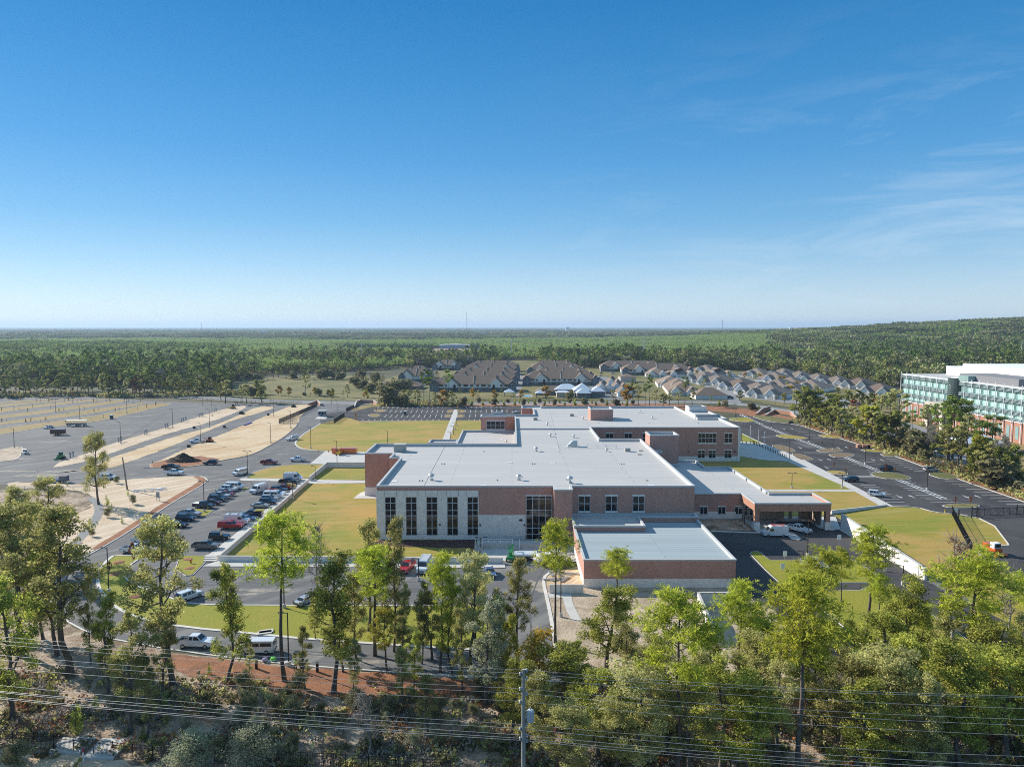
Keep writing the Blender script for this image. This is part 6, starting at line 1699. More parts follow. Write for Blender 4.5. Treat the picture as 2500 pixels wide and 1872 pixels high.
for u, v, vt, lab in ((2048, 1338, 1306, 'white sign on a post below the canopy van'), (1916, 1368, 1346, 'small white sign at the yard lawn edge'), (1910, 1396, 1376, 'grey sign board standing on the yard lawn')):
    X, Y = G(u, v); h = HT(u, vt, Y); o = thing('sign_post', lab, 'sign', (X, Y, .1)); m_ = MB(); m_.tube((0, 0, 0), (0, 0, h), .05, None, 6); part0(o, m_, 'post', M['steel'])
    m_ = MB(); m_.box(-.4, .4, -.09, -.05, h - 1.1, h); part0(o, m_, 'board', M['white'])
o = thing('leaning_pole', 'leaning bare wooden utility pole beside the sand wedge', 'utility pole', (*G(311, 1196), 0)); m_ = MB()
X, Y = G(311, 1196); h = HT(299, 1116, Y); m_.tube((0, 0, 0), (XU(299, Y, h) - X, 0, h), .26, .17, 8); part0(o, m_, 'pole', M['wood'])

# ------------------------------------------------------------------ housing area
M['shingle_tan'] = surf('tan_shingles', (.26, .20, .16), [((.19, .15, .12), .3, .4, .65, .7)], rough=.95)
M['shingle'] = surf('brown_shingles', (.20, .145, .11), [((.18, .125, .09), .3, .4, .65, .7), ((.30, .215, .165), 2, .5, .75, .5)], rough=.95)
M['siding'] = surf('white_siding', (.76, .73, .68), [((.66, .63, .59), 1, .4, .7, .5, (.1, .1, 6))], rough=.8)
M['slate'] = surf('slate_siding', (.14, .17, .20), [((.1, .125, .15), 1, .4, .7, .6, (.1, .1, 6))], rough=.8)
M['ashlar'] = surf('grey_stone', (.20, .20, .20), [((.12, .12, .13), 1.5, .4, .65, .8)], rough=.9)
M['metalroof'] = surf('white_metal_roof', (.62, .66, .70), [((.52, .56, .6), 1.2, .4, .7, .6, (4, .2, 1))], rough=.4)
M['beige'] = surf('beige_render', (.50, .45, .38), [((.42, .37, .31), 1, .4, .7, .6)])
def hip(mb, x0, x1, y0, y1, ze, zr, along='x', hipl=None):
    d = hipl if hipl is not None else ((y1 - y0) / 2 if along == 'x' else (x1 - x0) / 2)
    if along == 'x': a, b = (x0 + d, (y0 + y1) / 2, zr), (x1 - d, (y0 + y1) / 2, zr)
    else: a, b = ((x0 + x1) / 2, y0 + d, zr), ((x0 + x1) / 2, y1 - d, zr)
    v = [(x0, y0, ze), (x1, y0, ze), (x1, y1, ze), (x0, y1, ze), a, b]
    f = [(0, 1, 5, 4), (1, 2, 5), (2, 3, 4, 5), (3, 0, 4)] if along == 'x' else [(0, 1, 4), (1, 2, 5, 4), (2, 3, 5), (3, 0, 4, 5)]
    mb.add(v, f + [(3, 2, 1, 0)])
def gable(mb, wall_, xc, hw, yf, yb, z0, ze, zr, over=.6):
    """gabled bay facing the camera: roof into mb, wall into wall_"""
    s_ = (zr - ze) / hw
    mb.add([(xc - hw - over, yf - over, ze - over * s_), (xc, yf - over, zr), (xc, yb, zr), (xc - hw - over, yb, ze - over * s_)], [(0, 1, 2, 3)])
    mb.add([(xc + hw + over, yf - over, ze - over * s_), (xc, yf - over, zr), (xc, yb, zr), (xc + hw + over, yb, ze - over * s_)], [(1, 0, 3, 2)])
    wall_.add([(xc - hw, yf, z0), (xc + hw, yf, z0), (xc + hw, yf, ze), (xc, yf, zr - .12), (xc - hw, yf, ze), (xc - hw, yb, z0), (xc - hw, yb, ze), (xc + hw, yb, z0), (xc + hw, yb, ze)],
              [(0, 1, 2, 3, 4), (5, 0, 4, 6), (1, 7, 8, 2)])
AW = None
def apartment(x0, x1, yf, label, depth=20, full=True, group=None):
    o = thing('apartment_house', label, 'apartment house', (x0, yf, .03), 0, group)
    L = x1 - x0
    w1, w2, w3, rf = MB(), MB(), MB(), MB()
    w1.box(.5, L - .5, .5, depth, 3.0, 5.9); w2.box(.45, L - .45, .45, depth + .05, 0, 3.0)
    hip(rf, -.6, L + .6, -.6, depth + .6, 5.9, 12.0)
    g1, g2 = MB(), MB()
    for c, hw_, zr in ((L * .235, 5.2, 10.9), (L * .765, 5.2, 10.9)): gable(rf, g1, c, hw_, -.9, 7, 3.0, 5.9, zr)
    for c in (2.6, L - 2.6): gable(rf, g2, c, 3.0, -1.5, 6, 0, 5.9, 9.0)
    part0(o, w1, 'upper_wall', M['siding']); part0(o, w2, 'lower_wall', M['ashlar']); part0(o, g1, 'gable', M['siding']); part0(o, g2, 'end_bay', M['slate']); part0(o, rf, 'roof', M['shingle'])
    for k in range(1, 4):
        m_ = MB(); x = L * (k / 4 + .02 * (k - 2)); m_.add([(x - .15, -.8, 6.1), (x + .15, -.8, 6.1), (x + .15, depth / 2, 12.5), (x - .15, depth / 2, 12.5), (x - .15, -.8, 5.7), (x + .15, -.8, 5.7), (x + .15, depth / 2, 12), (x - .15, depth / 2, 12)], [(0, 1, 2, 3), (4, 0, 3, 7), (1, 5, 6, 2), (4, 5, 1, 0)])
        part0(o, m_, 'fire_wall', M['darkgrey'] if k % 2 else M['beige'])
    if full:
        for c in (L * .28, L * .74):
            m_ = MB(); m_.box(c - .9, c + .9, -1.0, -.8, .1, 4.6); m_.tube((c, -1.0, 4.6), (c, -.8, 4.6), .9, None, 12); part0(o, m_, 'entrance', M['black'])
        xs = [2.6] + [L * t for t in (.115, .18, .34, .41, .48, .55, .62, .69, .83, .89)] + [L - 2.6]
        for x in xs:
            yy = -1.5 if x in (2.6, L - 2.6) else -.9 if abs(x - L * .235) < 5 or abs(x - L * .765) < 5 else .5
            for z in (.9, 3.9):
                wide = .95 if x not in (L * .115, L * .41, L * .62, L * .89) else 1.7
                m_ = MB(); m_.box(x - wide - .15, x + wide + .15, yy - .08, yy + .02, z - .15, z + 1.65); f = part0(o, m_, 'window', M['white'])
                m_ = MB(); m_.box(x - wide, x + wide, yy - .11, yy - .05, z, z + 1.5); part0(f, m_, 'pane', M['carglass'])
    return o
ga = 'apartment houses stacked in rows behind the clubhouse'
apartment(-63, 3, 549, 'front apartment house of the left block, blue end gables and two white gables')
apartment(-54, 5, 603, 'second apartment house of the left block, just behind the front one')
apartment(-54, 7, 662, 'third apartment house of the left block seen only as brown roof')
apartment(-52, 8, 743, 'fourth apartment house of the left block seen only as brown roof', full=False)
apartment(-49, 8, 796, 'rearmost apartment house of the left block against the trees', full=False)
apartment(9.5, 74, 607, 'front apartment house of the middle block behind the white-roofed clubhouse')
apartment(19, 76, 663, 'second apartment house of the middle block', full=False)
apartment(16, 76, 736, 'third apartment house of the middle block', full=False)
apartment(22, 74, 793, 'rearmost apartment house of the middle block at the meadow', full=False)
apartment(115, 188, 738, 'front apartment house of the right block above the cottages')
apartment(100, 170, 796, 'rear apartment house of the right block below the two steel poles')
apartment(-92, -60, 822, 'short apartment house with blue gable at the far left end of the housing')
apartment(-105, -78, 690, 'left edge apartment house with low brown roofs beside the meadow', full=False)
apartment(-102, -72, 640, 'apartment house in shade left of the first block', full=False)
def gar(x0, x1, y0, y1, h, label, wall_='beige', roof_='shingle', eave=2.8):
    o = thing('garage_building', label, 'garage', (x0, y0, .03)); m_ = MB(); m_.box(0, x1 - x0, 0, y1 - y0, 0, eave); part0(o, m_, 'wall', M[wall_]); m_ = MB(); hip(m_, -.5, x1 - x0 + .5, -.5, y1 - y0 + .5, eave, h); part0(o, m_, 'roof', M[roof_]); return o
gar(-96, -74, 565, 590, 8, 'low building with brown hipped roof at the left end of the housing', 'ashlar')
gar(-110, -98, 560, 585, 6, 'narrow pale building with dark roof beside the round bushes', 'beige')
gar(18, 52, 520, 534, 6.5, 'long grey-roofed garage between clubhouse and middle block', 'ashlar')
gar(98, 112, 640, 654, 7.5, 'small beige two storey block with pyramid roof by the street', 'beige', 'shingle', 5)
# clubhouse, gazebos and pool
o = thing('clubhouse', 'clubhouse with several white metal roofs beside the pool', 'clubhouse', (30, 500, .03))
for x0, x1, y0, y1, e, r_ in ((1, 20, 18, 32, 4.2, 8), (14, 28, 6, 22, 4.5, 9.5), (1, 12, 2, 10, 3.5, 4.8), (15, 26, -4, 6, 3.6, 7), (26, 37, 4, 18, 4, 7.5)):
    m_ = MB(); m_.box(x0 + .8, x1 - .8, y0 + .8, y1 - .8, 0, e); part0(o, m_, 'wall', M['ashlar'] if e != 3.5 else M['beige']); m_ = MB(); hip(m_, x0, x1, y0, y1, e, r_, 'x' if (x1 - x0) > (y1 - y0) else 'y'); part0(o, m_, 'roof', M['metalroof'])
for x, y, lab in ((-6, 508, 'white pyramid-roofed gazebo left of the pool'), (16.5, 500, 'white pyramid-roofed gazebo between pool and clubhouse')):
    o = thing('gazebo', lab, 'gazebo', (x, y, .03)); m_ = MB(); hip(m_, 0, 8, 0, 7, 3.2, 5.4); part0(o, m_, 'roof', M['metalroof'])
    for a in (.5, 7.1):
        for b in (.5, 6.1): m_ = MB(); m_.box(a, a + .5, b, b + .5, 0, 3.2); part0(o, m_, 'post', M['ashlar'])
m_ = MB(); m_.box(3, 15, 506, 524, .02, .12); tag(m_.build('pool_terrace', surf('pool_terrace', (.45, .25, .2), [((.6, .5, .45), .5, .45, .6, .8)])), kind='structure')
m_ = MB(); m_.box(7, 14, 509, 520, .12, .16); tag(m_.build('pool_water', surf('pool_water', (.05, .38, .42), rough=.1)), kind='structure')
# cottages
def cottage(u, v, rz, label, w_=19, d=30, two=True, g='brown-roofed duplex cottages'):
    o = thing('cottage', label, 'house', (*G(u, v), .04), R(rz), g)
    m_ = MB(); m_.box(-w_ / 2, w_ / 2, 3, d, 0, 2.9); part0(o, m_, 'wall', M['siding'])
    rf, gw = MB(), MB(); hip(rf, -w_ / 2 - .5, w_ / 2 + .5, 2.5, d + .5, 2.9, 8.8, 'y')
    for c in ((-w_ / 4, w_ / 4) if two else (0,)): gable(rf, gw, c, 3.6, 0, 9, 0, 3.0, 6.8, .5)
    part0(o, gw, 'gable', M['white']); part0(o, rf, 'roof', M['shingle_tan' if int(u * 7) % 3 else 'shingle'])
    for c in ((-w_ / 4, w_ / 4) if two else (0,)):
        m_ = MB(); m_.box(c - 1.9, c + 1.9, -.08, -.01, .1, 2.5); part0(o, m_, 'garage_door', M['beige'])
        m_ = MB()
        for s_ in (-1, 1): m_.tube((c + s_ * 4.1, -.55, 2.5), (c, -.55, 6.85), .17, None, 4)
        part0(o, m_, 'bargeboard', M['white'])
    return o
n6 = lambda x, y: (1640 + x / 3.687, 840 + y / 3.687)
lab1 = 'white cottage with brown roof and paired garage gables in the near cottage row'
for x, y in ((210, 345), (330, 372), (530, 417), (690, 458), (800, 490)): cottage(*n6(x, y), -42, lab1, 26, 36, g='cottages of the near row')
for x, y in ((945, 300), (1090, 330), (1250, 356), (1425, 386), (1630, 405), (1810, 470)): cottage(*n6(x, y), -42, 'white cottage with brown roof and paired gables in the far cottage row below the lake', 24, 32, g='cottages of the far row')
for x, y in ((95, 300), (450, 300)): cottage(*n6(x, y), 8, 'pale cottage with broad brown roof at the upper end of the cottage streets', 34, 24, g='cottages at the upper street end')
for x, y in ((-130, 300), (0, 395), (75, 430), (110, 465)): cottage(*n6(x, y), -8, 'cottage with long brown roof and rear porch behind the thin pines', 22, 40, g='cottages behind the thin pines')
gar(XU(1697, 492), XU(1774, 492), 490, 506, 7.5, 'white cottage with broad dark roof facing the public road', 'siding')
for x, y in ((880, 420), (1000, 470)): cottage(*n6(x, y), -42, 'cottage showing mostly its broad brown roof beside the evergreen clump', 24, 34, two=False, g='cottages beside the evergreen clump')
for u, v in ((1500, 944), (1515, 955), (1530, 968), (1478, 957)): cottage(u, v, 5, 'beige steep-gabled cottage behind the orange trees', 11, 14, g='beige cottages behind the orange trees')
ribbon('neighbourhood_street', smooth(GP([(1795, 985), (1790, 972), (1765, 955), (1700, 935), (1640, 920)]), False, 2), 8, .06, 'asphalt_far')
o = thing('warehouse', 'long low white metal warehouse in the far clearing', 'warehouse', (-168, 1650, 0)); m_ = MB(); m_.box(0, 68, 0, 30, 0, 8); part0(o, m_, 'wall', surf('grey_cladding', (.35, .38, .42)))
m_ = MB(); m_.side([(-1, 8), (-1, 8.4), (34, 10), (69, 8.4), (69, 8)], 16, yc=15); part0(o, m_, 'roof', M['white'])

sheet('neighbourhood_street', [(1700, 925), (1760, 912), (1900, 935), (2060, 975), (2150, 990), (2100, 1005), (1930, 985), (1800, 968)], .035, 'asphalt_far')
for x, y in ((700, 300), (860, 345), (240, 262), (1000, 400), (1180, 430)): cottage(*n6(x, y), -42, 'cottage between the two cottage rows showing a wide brown roof', 26, 34, two=False, g='cottages between the rows')
rng = np.random.default_rng(8)
for i in range(30):
    u = rng.uniform(1690, 2190); v = np.interp(u, [1690, 1900, 2190], [935, 950, 1000]) + rng.uniform(-22, 12)
    X, Y = G(u, v); tree(('oak', 'dark', 'yellow')[i % 3], i % 3, X, Y, rng.uniform(5, 9), 'small street tree among the brown roofed cottages', 'tree', 'street trees among the cottages', lod='mid', wide=1.3)
# ------------------------------------------------------------------ glass fronted hospital on the right
HX, HY0, HY1, HZ = 218.0, 396.0, 270.0, 24.0
H = thing('glass_building', 'large building with green glass storeys over red brick and a white upper block', 'building', (HX, 340, 0))
def hp(mb, name, mat, **k): return part(H, mb, name, mat, **k)
m_ = MB(); m_.box(HX + .6, HX + 70, HY1, HY0 - .2, 9, HZ - .5); hp(m_, 'wall', surf('green_cladding', (.11, .19, .19), [((.18, .27, .26), .4, .4, .65, .7)]))
m_ = MB(); m_.box(HX + .2, HX + 70, HY1, HY0, 0, 9.0); hp(m_, 'brick_storeys', brick('hospital_brick', (.42, .20, .14), (.37, .17, .12), (.35, .25, .2)))
m_ = MB(); m_.box(HX + .0, HX + 70.4, HY1, HY0 + .2, HZ - .5, HZ - .1); m_.box(HX + .1, HX + 70.2, HY1, HY0 + .1, 8.8, 9.15); hp(m_, 'cornice', M['white'])
m_ = MB(); m_.box(HX + 1.5, HX + 69, HY1, HY0 - 1, HZ - .1, HZ); hp(m_, 'roof', M['roof'])
m_ = MB(); m_.box(238, 290, 270, 374.8, HZ, 30.6); m_.box(238.1, 290, 374.8, 389, HZ, 28.7); hp(m_, 'upper_block', M['white'])
m_ = MB(); m_.box(221, 238, 309, 350, HZ, 27.2); hp(m_, 'plant_screen', surf('grey_screen', (.20, .20, .21)))
m_ = MB()
zs = [9.6, 10.1, 11.9, 12.4, 12.9, 13.4, 16.9, 17.4, 17.9, 18.4, 21.9, 22.4, 22.9, 23.4]
for z in zs: m_.box(HX - .35, HX + .5, HY1, HY0 + .3, z, z + .1)
for z in zs: m_.box(HX - .2, HX + 14, HY0 + .1, HY0 + .5, z, z + .1)
hp(m_, 'sun_louvres', surf('louvre_metal', (.40, .50, .51)))
gm = [surf('light_green_glass', (.42, .61, .56), rough=.15, spec=.8), surf('mid_green_glass', (.22, .38, .36), rough=.12, spec=.8)]
nb = 22; bay = 5.55
wmsh = []
for var in range(3):
    g = MB()
    for k in range(4):
        g.mi = 1 if (k + var) % 4 == var else 0
        g.box(-.02, .12, -.35 - k * 1.2 - 1.1, -.35 - k * 1.2, 0, 2.4)
    wmsh.append(g.mesh('window', gm))
wf = MB(); wf.box(-.02, .12, -1.9, 0, 0, 5.4); wlow = wf.mesh('window', surf('blue_green_glass', (.22, .36, .36), rough=.1, spec=.8))
fin = MB(); fin.tube((0, 0, 0), (0, 0, 17), .17, None, 6); finm = fin.mesh('fin', M['white'])
col_ = MB(); col_.tube((0, 0, 0), (0, 0, 9), .22, None, 6); colm = col_.mesh('column', M['white'])
for b_ in range(nb):
    y = HY0 - b_ * bay
    for me, x, z in ((finm, HX - .6, 8.2), (colm, HX - .3, 0)):
        q = link(me.name.split('.')[0], me, H, (x, y, z)); q.matrix_parent_inverse = Matrix.Translation(-H.location)
    if 345 < y < 352: continue
    for z in (18.9, 13.9, 10.4):
        q = link('window', wmsh[(b_ * 7 + int(z)) % 3], H, (HX + .45, y - .2, z), 0, (1, 1, .85 if z > 11 else .6)); q.matrix_parent_inverse = Matrix.Translation(-H.location)
    q = link('window', wlow, H, (HX + .1, y - 1.8, 1.6), 0); q.matrix_parent_inverse = Matrix.Translation(-H.location)
m_ = MB(); m_.tube((HX + 1.5, 349, 9), (HX + 1.5, 349, 25), 4.2, None, 20)
hp(m_, 'stair_tower', M['carglass'])
m_ = MB()
for z in range(10, 25): m_.tube((HX + 1.5, 349, z), (HX + 1.5, 349, z + .25), 4.45, None, 20)
m_.box(HX - .4, HX + 12, 338, 345.5, 24, 26.6); hp(m_, 'tower_louvres', surf('tower_green', (.22, .32, .30)))
m_ = MB(); m_.box(HX - 9, HX + .1, 343, 358, 9.5, 12.5); m_.box(HX - 9, HX - 6.5, 343, 346, 0, 9.5); m_.box(HX - 9, HX - 6.5, 355, 358, 0, 9.5); hp(m_, 'entrance_canopy', M['beige'])
o = thing('white_pavilion', 'white roofed pavilion half hidden by trees below the glass building', 'pavilion', (*G(2385, 1098), 0)); m_ = MB(); hip(m_, -9, 9, -5, 7, 3.4, 6.2); part0(o, m_, 'roof', M['metalroof'])
m_ = MB()
for a in (-8, 0, 7.6): m_.box(a, a + .4, -4.5, -4.1, 0, 3.4); m_.box(a, a + .4, 6, 6.4, 0, 3.4)
part0(o, m_, 'post', M['white'])
ribbon('hospital_drive', smooth(GP([(2700, 1155), (2500, 1110), (2440, 1090), (2380, 1080), (2290, 1065), (2200, 1030), (2120, 1012)]), False, 2), 8, .07, 'asphalt_far')
sheet('hospital_lawn', [(1960, 1005), (2100, 1000), (2200, 1000), (2300, 1010), (2500, 1075), (2900, 1180), (3600, 1300), (3600, 1480), (2900, 1340), (2500, 1190), (2350, 1138), (2200, 1090), (2074, 1048)], .028, 'lawn_dry')
o = thing('utility_box', 'pale box sign on the verge below the glass building', 'box', (*G(2212, 1052), 0)); m_ = MB(); m_.box(-1.8, 1.8, -.4, .4, .8, 2.6); part0(o, m_, 'panel', M['beige']); m_ = MB(); m_.box(-1.7, -1.3, -.3, .3, 0, .8); m_.box(1.3, 1.7, -.3, .3, 0, .8); part0(o, m_, 'leg', M['ashlar'])
for i, (u, v) in enumerate(((2100, 1093), (2113, 1094), (2126, 1094))):
    m_ = MB(); m_.box(-1.5, 1.5, -.8, .8, 0, 1.3); tag(m_.build('brick_pallet', M['brick_orange'], None, at(u, v)), 'pallet of bricks on the kerb of the right car park', 'brick pallet', 'pallets of bricks on the kerb')
m_ = MB(); m_.box(-1.3, 1.3, -.7, .7, 0, 1.2); m_.tube((-1, 0, 1), (1.2, .3, 1.9), .2); tag(m_.build('brush_heap', M['bark'], None, at(1930, 1034)), 'dark heap of scrap beside the brick entrance wall', 'scrap heap')

# ------------------------------------------------------------------ far masts and steel poles
def mast(u, vb, vt, Y, label, r0=.5, kind='steel_pole', mat='galv', lattice=False):
    X = XU(u, Y); h = HT(u, vt, Y); o = thing(kind, label, 'pole' if kind == 'steel_pole' else 'mast', (X, Y, terrain(X, Y)))
    h -= terrain(X, Y)
    m_ = MB()
    if not lattice: m_.tube((0, 0, 0), (0, 0, h), r0, r0 * .45, 8)
    else:
        for k in range(3):
            a = 2.1 * k; m_.tube((3 * math.cos(a), 3 * math.sin(a), 0), (1.2 * math.cos(a), 1.2 * math.sin(a), h), .5, .4, 4)
        for z in range(0, int(h), 12): m_.box(-2, 2, -.3, .3, z, z + .8)
    part0(o, m_, 'shaft', M[mat]); return o
mast(883, 895, 835, 895, 'tall pale steel pole at the end of the dark tree line', .9)
mast(1249, 874, 828, 1100, 'tall pale steel pole behind the left apartment block', .9)
mast(1568, 882, 825, 1037, 'pale steel pole, left of the close pair behind the right apartments', .9)
mast(1574.5, 880, 825, 1049, 'pale steel pole, right of the close pair behind the right apartments', .9)
mast(851, 862, 848, 1150, 'short blue-grey steel pole in the clearing on the left', .8)
mast(2492, 867, 831, 900, 'pale lamp pole rising above the wooded ridge at the right edge', .6)
mast(1139.5, 812, 761, 4800, 'tall thin radio mast standing on the horizon above the warehouse', 1, 'radio_mast', 'darkgrey', True)
mast(1763, 800, 781, 4300, 'broad-topped cell tower on the horizon right of centre', 1, 'cell_tower', 'darkgrey', True)
mast(492, 800, 787, 4800, 'small tower on the horizon at the left', 1, 'cell_tower', 'darkgrey', True)
for u, v, Y in ((1180, 811, 3600), (1385, 798.5, 5200), (645, 806, 3900), (1931, 800, 5200)):
    m_ = MB(); X = XU(u, Y); m_.box(-14, 14, -8, 8, 0, HT(u, v, Y)); tag(m_.build('far_building', M['white'], None, (X, Y, 0)), 'tiny pale building far away on the horizon, ' + {1180: 'beside the tall radio mast', 1385: 'right of centre above the middle apartments', 645: 'above the left wood', 1931: 'left of the wooded ridge'}[u], 'building')

# ------------------------------------------------------------------ trees: foreground belt
random.seed(11)
def T(kind, var, u, vb, vt, label, wide=1.0, cat='tree', group=None, crown=None, lod='near', name=None):
    X, Y = G(u, vb); h = HT(u, vt, Y)
    return tree(kind, var, X, Y, h, label, cat, group, lod, name, crown, wide)
FG = [
 ('pine', 0, 694, 1661, 1262, 'tall thin-trunked pine with a round crown over the diagonal wall', 1.15),
 ('pine', 1, 915, 1600, 1333, 'bright green pine with layered branches below the first tall windows', 1.5),
 ('slim', 0, 962, 1590, 1256, 'slender tree reaching up between the first two tall windows', .8),
 ('pine', 2, 1075, 1640, 1357, 'thin pine with small bright crown right of the white high-roof van', 1.0),
 ('pine', 0, 1355, 1570, 1278, 'tall straight pine with dense bright crown at the annex corner', 1.05),
 ('pine', 3, 1505, 1500, 1338, 'wide-branched pine in front of the annex brick wall', 1.7),
 ('pine', 1, 1650, 1905, 1446, 'large pine with sunlit yellow crown and bare trunk down to the frame edge', 1.25),
 ('pine', 2, 1797, 1720, 1428, 'dense yellow green pine beside the pale enclosure wall', 1.35),
 ('pine', 3, 1946, 1912, 1398, 'very tall pine whose bare trunk reaches the bottom of the picture', 1.2),
 ('pine', 0, 2002, 1585, 1345, 'leaning-topped pine over the yard lawn beside a white truck', 1.3),
 ('pine', 1, 2051, 1492, 1338, 'small thin pine behind the yard lawn', .9),
 ('pine', 2, 2114, 1545, 1288, 'open-crowned pine standing against the white retaining wall', 1.35),
 ('pine', 3, 2144, 1575, 1400, 'short thin pine below the white retaining wall', 1.1),
 ('pine', 1, 2369, 1725, 1350, 'broad tall pine with full crown on the right lawn edge', 1.5),
 ('pine', 0, 2520, 1640, 1390, 'pine with bright crown cut by the right edge of the picture', 1.3),
 ('pine', 2, 1700, 1640, 1590, 'low pine top under the large yellow pine', 1.2),
 ('pine', 0, 1935, 1560, 1405, 'pine with fanned crown above the dark driveway', 1.3),
 ('pine', 3, 2250, 1600, 1490, 'young dense pine in the lower right thicket', 1.5),
 ('slim', 1, 814, 1690, 1350, 'thick olive green tree whose crown covers the front lot lawn', 1.6),
 ('slim', 2, 1030, 1620, 1420, 'thin grey green tree in front of the crescent lawn', .9),
 ('oak', 0, 1148, 1640, 1330, 'loose crowned tree in front of the stone wall panel', 1.0),
 ('slim', 0, 1185, 1720, 1468, 'dense silvery tree right of the thin pine', 1.5),
 ('oak', 1, 1265, 1620, 1355, 'olive tree with autumn-tinted top beside the boom lift', .95),
 ('dark', 0, 1480, 1640, 1428, 'wide dark evergreen oak over the dirt below the annex', 1.5),
 ('dark', 1, 1385, 1760, 1560, 'round olive bushy tree left of the large yellow pine', 1.7),
 ('yellow', 0, 1320, 1740, 1540, 'tree with golden autumn leaves just right of the power pole', 1.3),
 ('oak', 2, 423, 1680, 1252, 'tall broadleaf tree in front of the parked car rows', 1.15),
 ('slim', 1, 555, 1670, 1373, 'slender leafy tree over the ring road left of the tall pine', 1.2),
 ('oak', 3, 318, 1790, 1488, 'pale leafy tree at the ring road bend hung with grey moss', 1.2),
 ('slim', 2, 222, 1620, 1380, 'thin leaning tree beside the left lamp post', .7),
 ('oak', 1, 172, 1650, 1225, 'large dark-trunked oak near the left edge spreading over the road', 1.4),
 ('oak', 0, 48, 1600, 1215, 'spreading oak at the left edge above the pond bank', 1.5),
 ('slim', 0, 105, 1560, 1290, 'thin-trunked tree between the two big left oaks', 1.1),
 ('dark', 2, 30, 1760, 1400, 'dark moss-draped tree filling the lower left edge', .9),
 ('slim', 2, 360, 1800, 1600, 'short mossy tree in the lower left woodland', 1.0),
 ('oak', 1, 60, 1395, 1185, 'sunlit olive tree on the far side of the pond bank', 1.5),
 ('oak', 2, 130, 1360, 1160, 'pale olive tree crown beside the gravel path', 1.3),
 ('bare', 0, 775, 1480, 1285, 'bare branched tree against the lawn in front of the building', .9),
 ('slim', 0, 900, 1540, 1262, 'yellow green tree top against the lawn by the stone corner', 1.1),
 ('bare', 1, 2325, 1560, 1312, 'bare reddish tree against the right lawn', 1.1),
 ('bare', 2, 2465, 1560, 1385, 'bare grey tree at the kerb below the orange sweeper', 1.0),
 ('bare', 0, 905, 1850, 1690, 'grey leafless thicket tree low in the middle of the belt', 1.2),
 ('dark', 0, 2230, 1690, 1420, 'olive evergreen tree below the end of the white wall', 1.2),
 ('dark', 2, 2140, 1740, 1480, 'wide green evergreen tree in the lower right thicket', 1.4),
 ('dark', 1, 2420, 1800, 1500, 'evergreen tree with yellowish top near the right edge', 1.2),
]
for row_ in FG:
    k, v_, u, vb, vt, lab, wd = row_
    T(k, v_, u, vb, vt, lab, wd * (.85 if k == 'oak' else .9 if k == 'slim' else 1), crown='leaf_oak_dark' if k == 'slim' and v_ == 1 else 'leaf_silver' if (k, u) == ('slim', 1185) else 'leaf_rust' if u == 2325 else None)
# the lone tree by the sand wedge
T('dark', 1, 241, 1232, 1040, 'tall lone tree with uneven crown beside the sand wedge and white car', .72, crown='leaf_oak')
# thicket of the lower right and centre: trees nothing tells apart
rng = np.random.default_rng(21)
for i, (u, vb, vt) in enumerate([(838, 1640, 1440), (870, 1610, 1400), (945, 1640, 1480), (990, 1620, 1430), (1010, 1690, 1540), (1055, 1610, 1440), (1105, 1650, 1420), (1130, 1690, 1480), (1165, 1610, 1400), (1215, 1660, 1450), (1240, 1720, 1500), (395, 1700, 1500), (265, 1690, 1450), (610, 1660, 1560), (140, 1600, 1330), (15, 1540, 1280)]):
    T(('slim', 'oak')[i % 3 == 2], (i * 2 + 1) % 3, u, vb, vt, 'slender leafy tree with foliage down most of its trunk in the middle of the belt', .85 + .3 * rng.random(), group='slender leafy trees of the belt', crown=('leaf_oak_dark', None, 'leaf_yg', 'leaf_oak')[i % 4])
THK = [(1250, 1800, 1600), (1300, 1880, 1640), (1460, 1850, 1620), (1530, 1780, 1530), (1560, 1900, 1600), (1620, 1760, 1570), (1700, 1800, 1560), (1730, 1700, 1520), (1760, 1880, 1600), (1840, 1780, 1540), (1860, 1690, 1480), (1900, 1860, 1580), (1985, 1780, 1560),
       (2010, 1700, 1500), (2060, 1850, 1590), (2080, 1680, 1510), (2170, 1860, 1560), (2200, 1780, 1540), (2280, 1850, 1550), (2300, 1730, 1500), (2340, 1880, 1600), (2400, 1720, 1480), (2460, 1860, 1560), (2500, 1760, 1470), (2540, 1830, 1500),
       (1400, 1700, 1560), (1590, 1690, 1540), (2130, 1650, 1490), (1960, 1690, 1545), (1680, 1900, 1640), (1820, 1900, 1620), (2250, 1910, 1640), (2100, 1920, 1650), (1500, 1920, 1690), (1390, 1920, 1700)]
for i, (u, vb, vt) in enumerate(THK):
    T(('dark', 'oak', 'dark', 'slim')[i % 4], i % 3, u, vb, vt, 'green leafy tree in the thicket along the bottom of the picture', 1.25 + .2 * rng.random(), group='leafy trees of the bottom thicket', crown=('leaf_oak_dark', 'leaf_oak', 'leaf_oak_dark', None, 'leaf_oak')[i % 5])
for i, (u, vb, vt) in enumerate([(770, 1560, 1470), (1130, 1590, 1480), (860, 1700, 1560), (985, 1730, 1580), (1045, 1790, 1640), (700, 1760, 1690), (990, 1650, 1500), (1200, 1640, 1520), (745, 1680, 1530)]):
    T(('slim', 'oak', 'slim')[i % 3], i % 3, u, vb, vt, 'thin irregular leafy tree in the middle of the belt below the building', 1.1, group='thin leafy trees below the building')
for i in range(26):
    u = (rng.uniform(2560, 3300) if i % 2 else rng.uniform(-700, -40)); vb = rng.uniform(1620, 1900)
    T(('dark', 'oak', 'slim')[i % 3], i % 3, u, vb, vb - rng.uniform(190, 300), 'leafy tree of the belt just outside the picture edge', 1.2, group='leafy trees beyond the picture edges', crown=('leaf_oak_dark', 'leaf_oak')[i % 2])
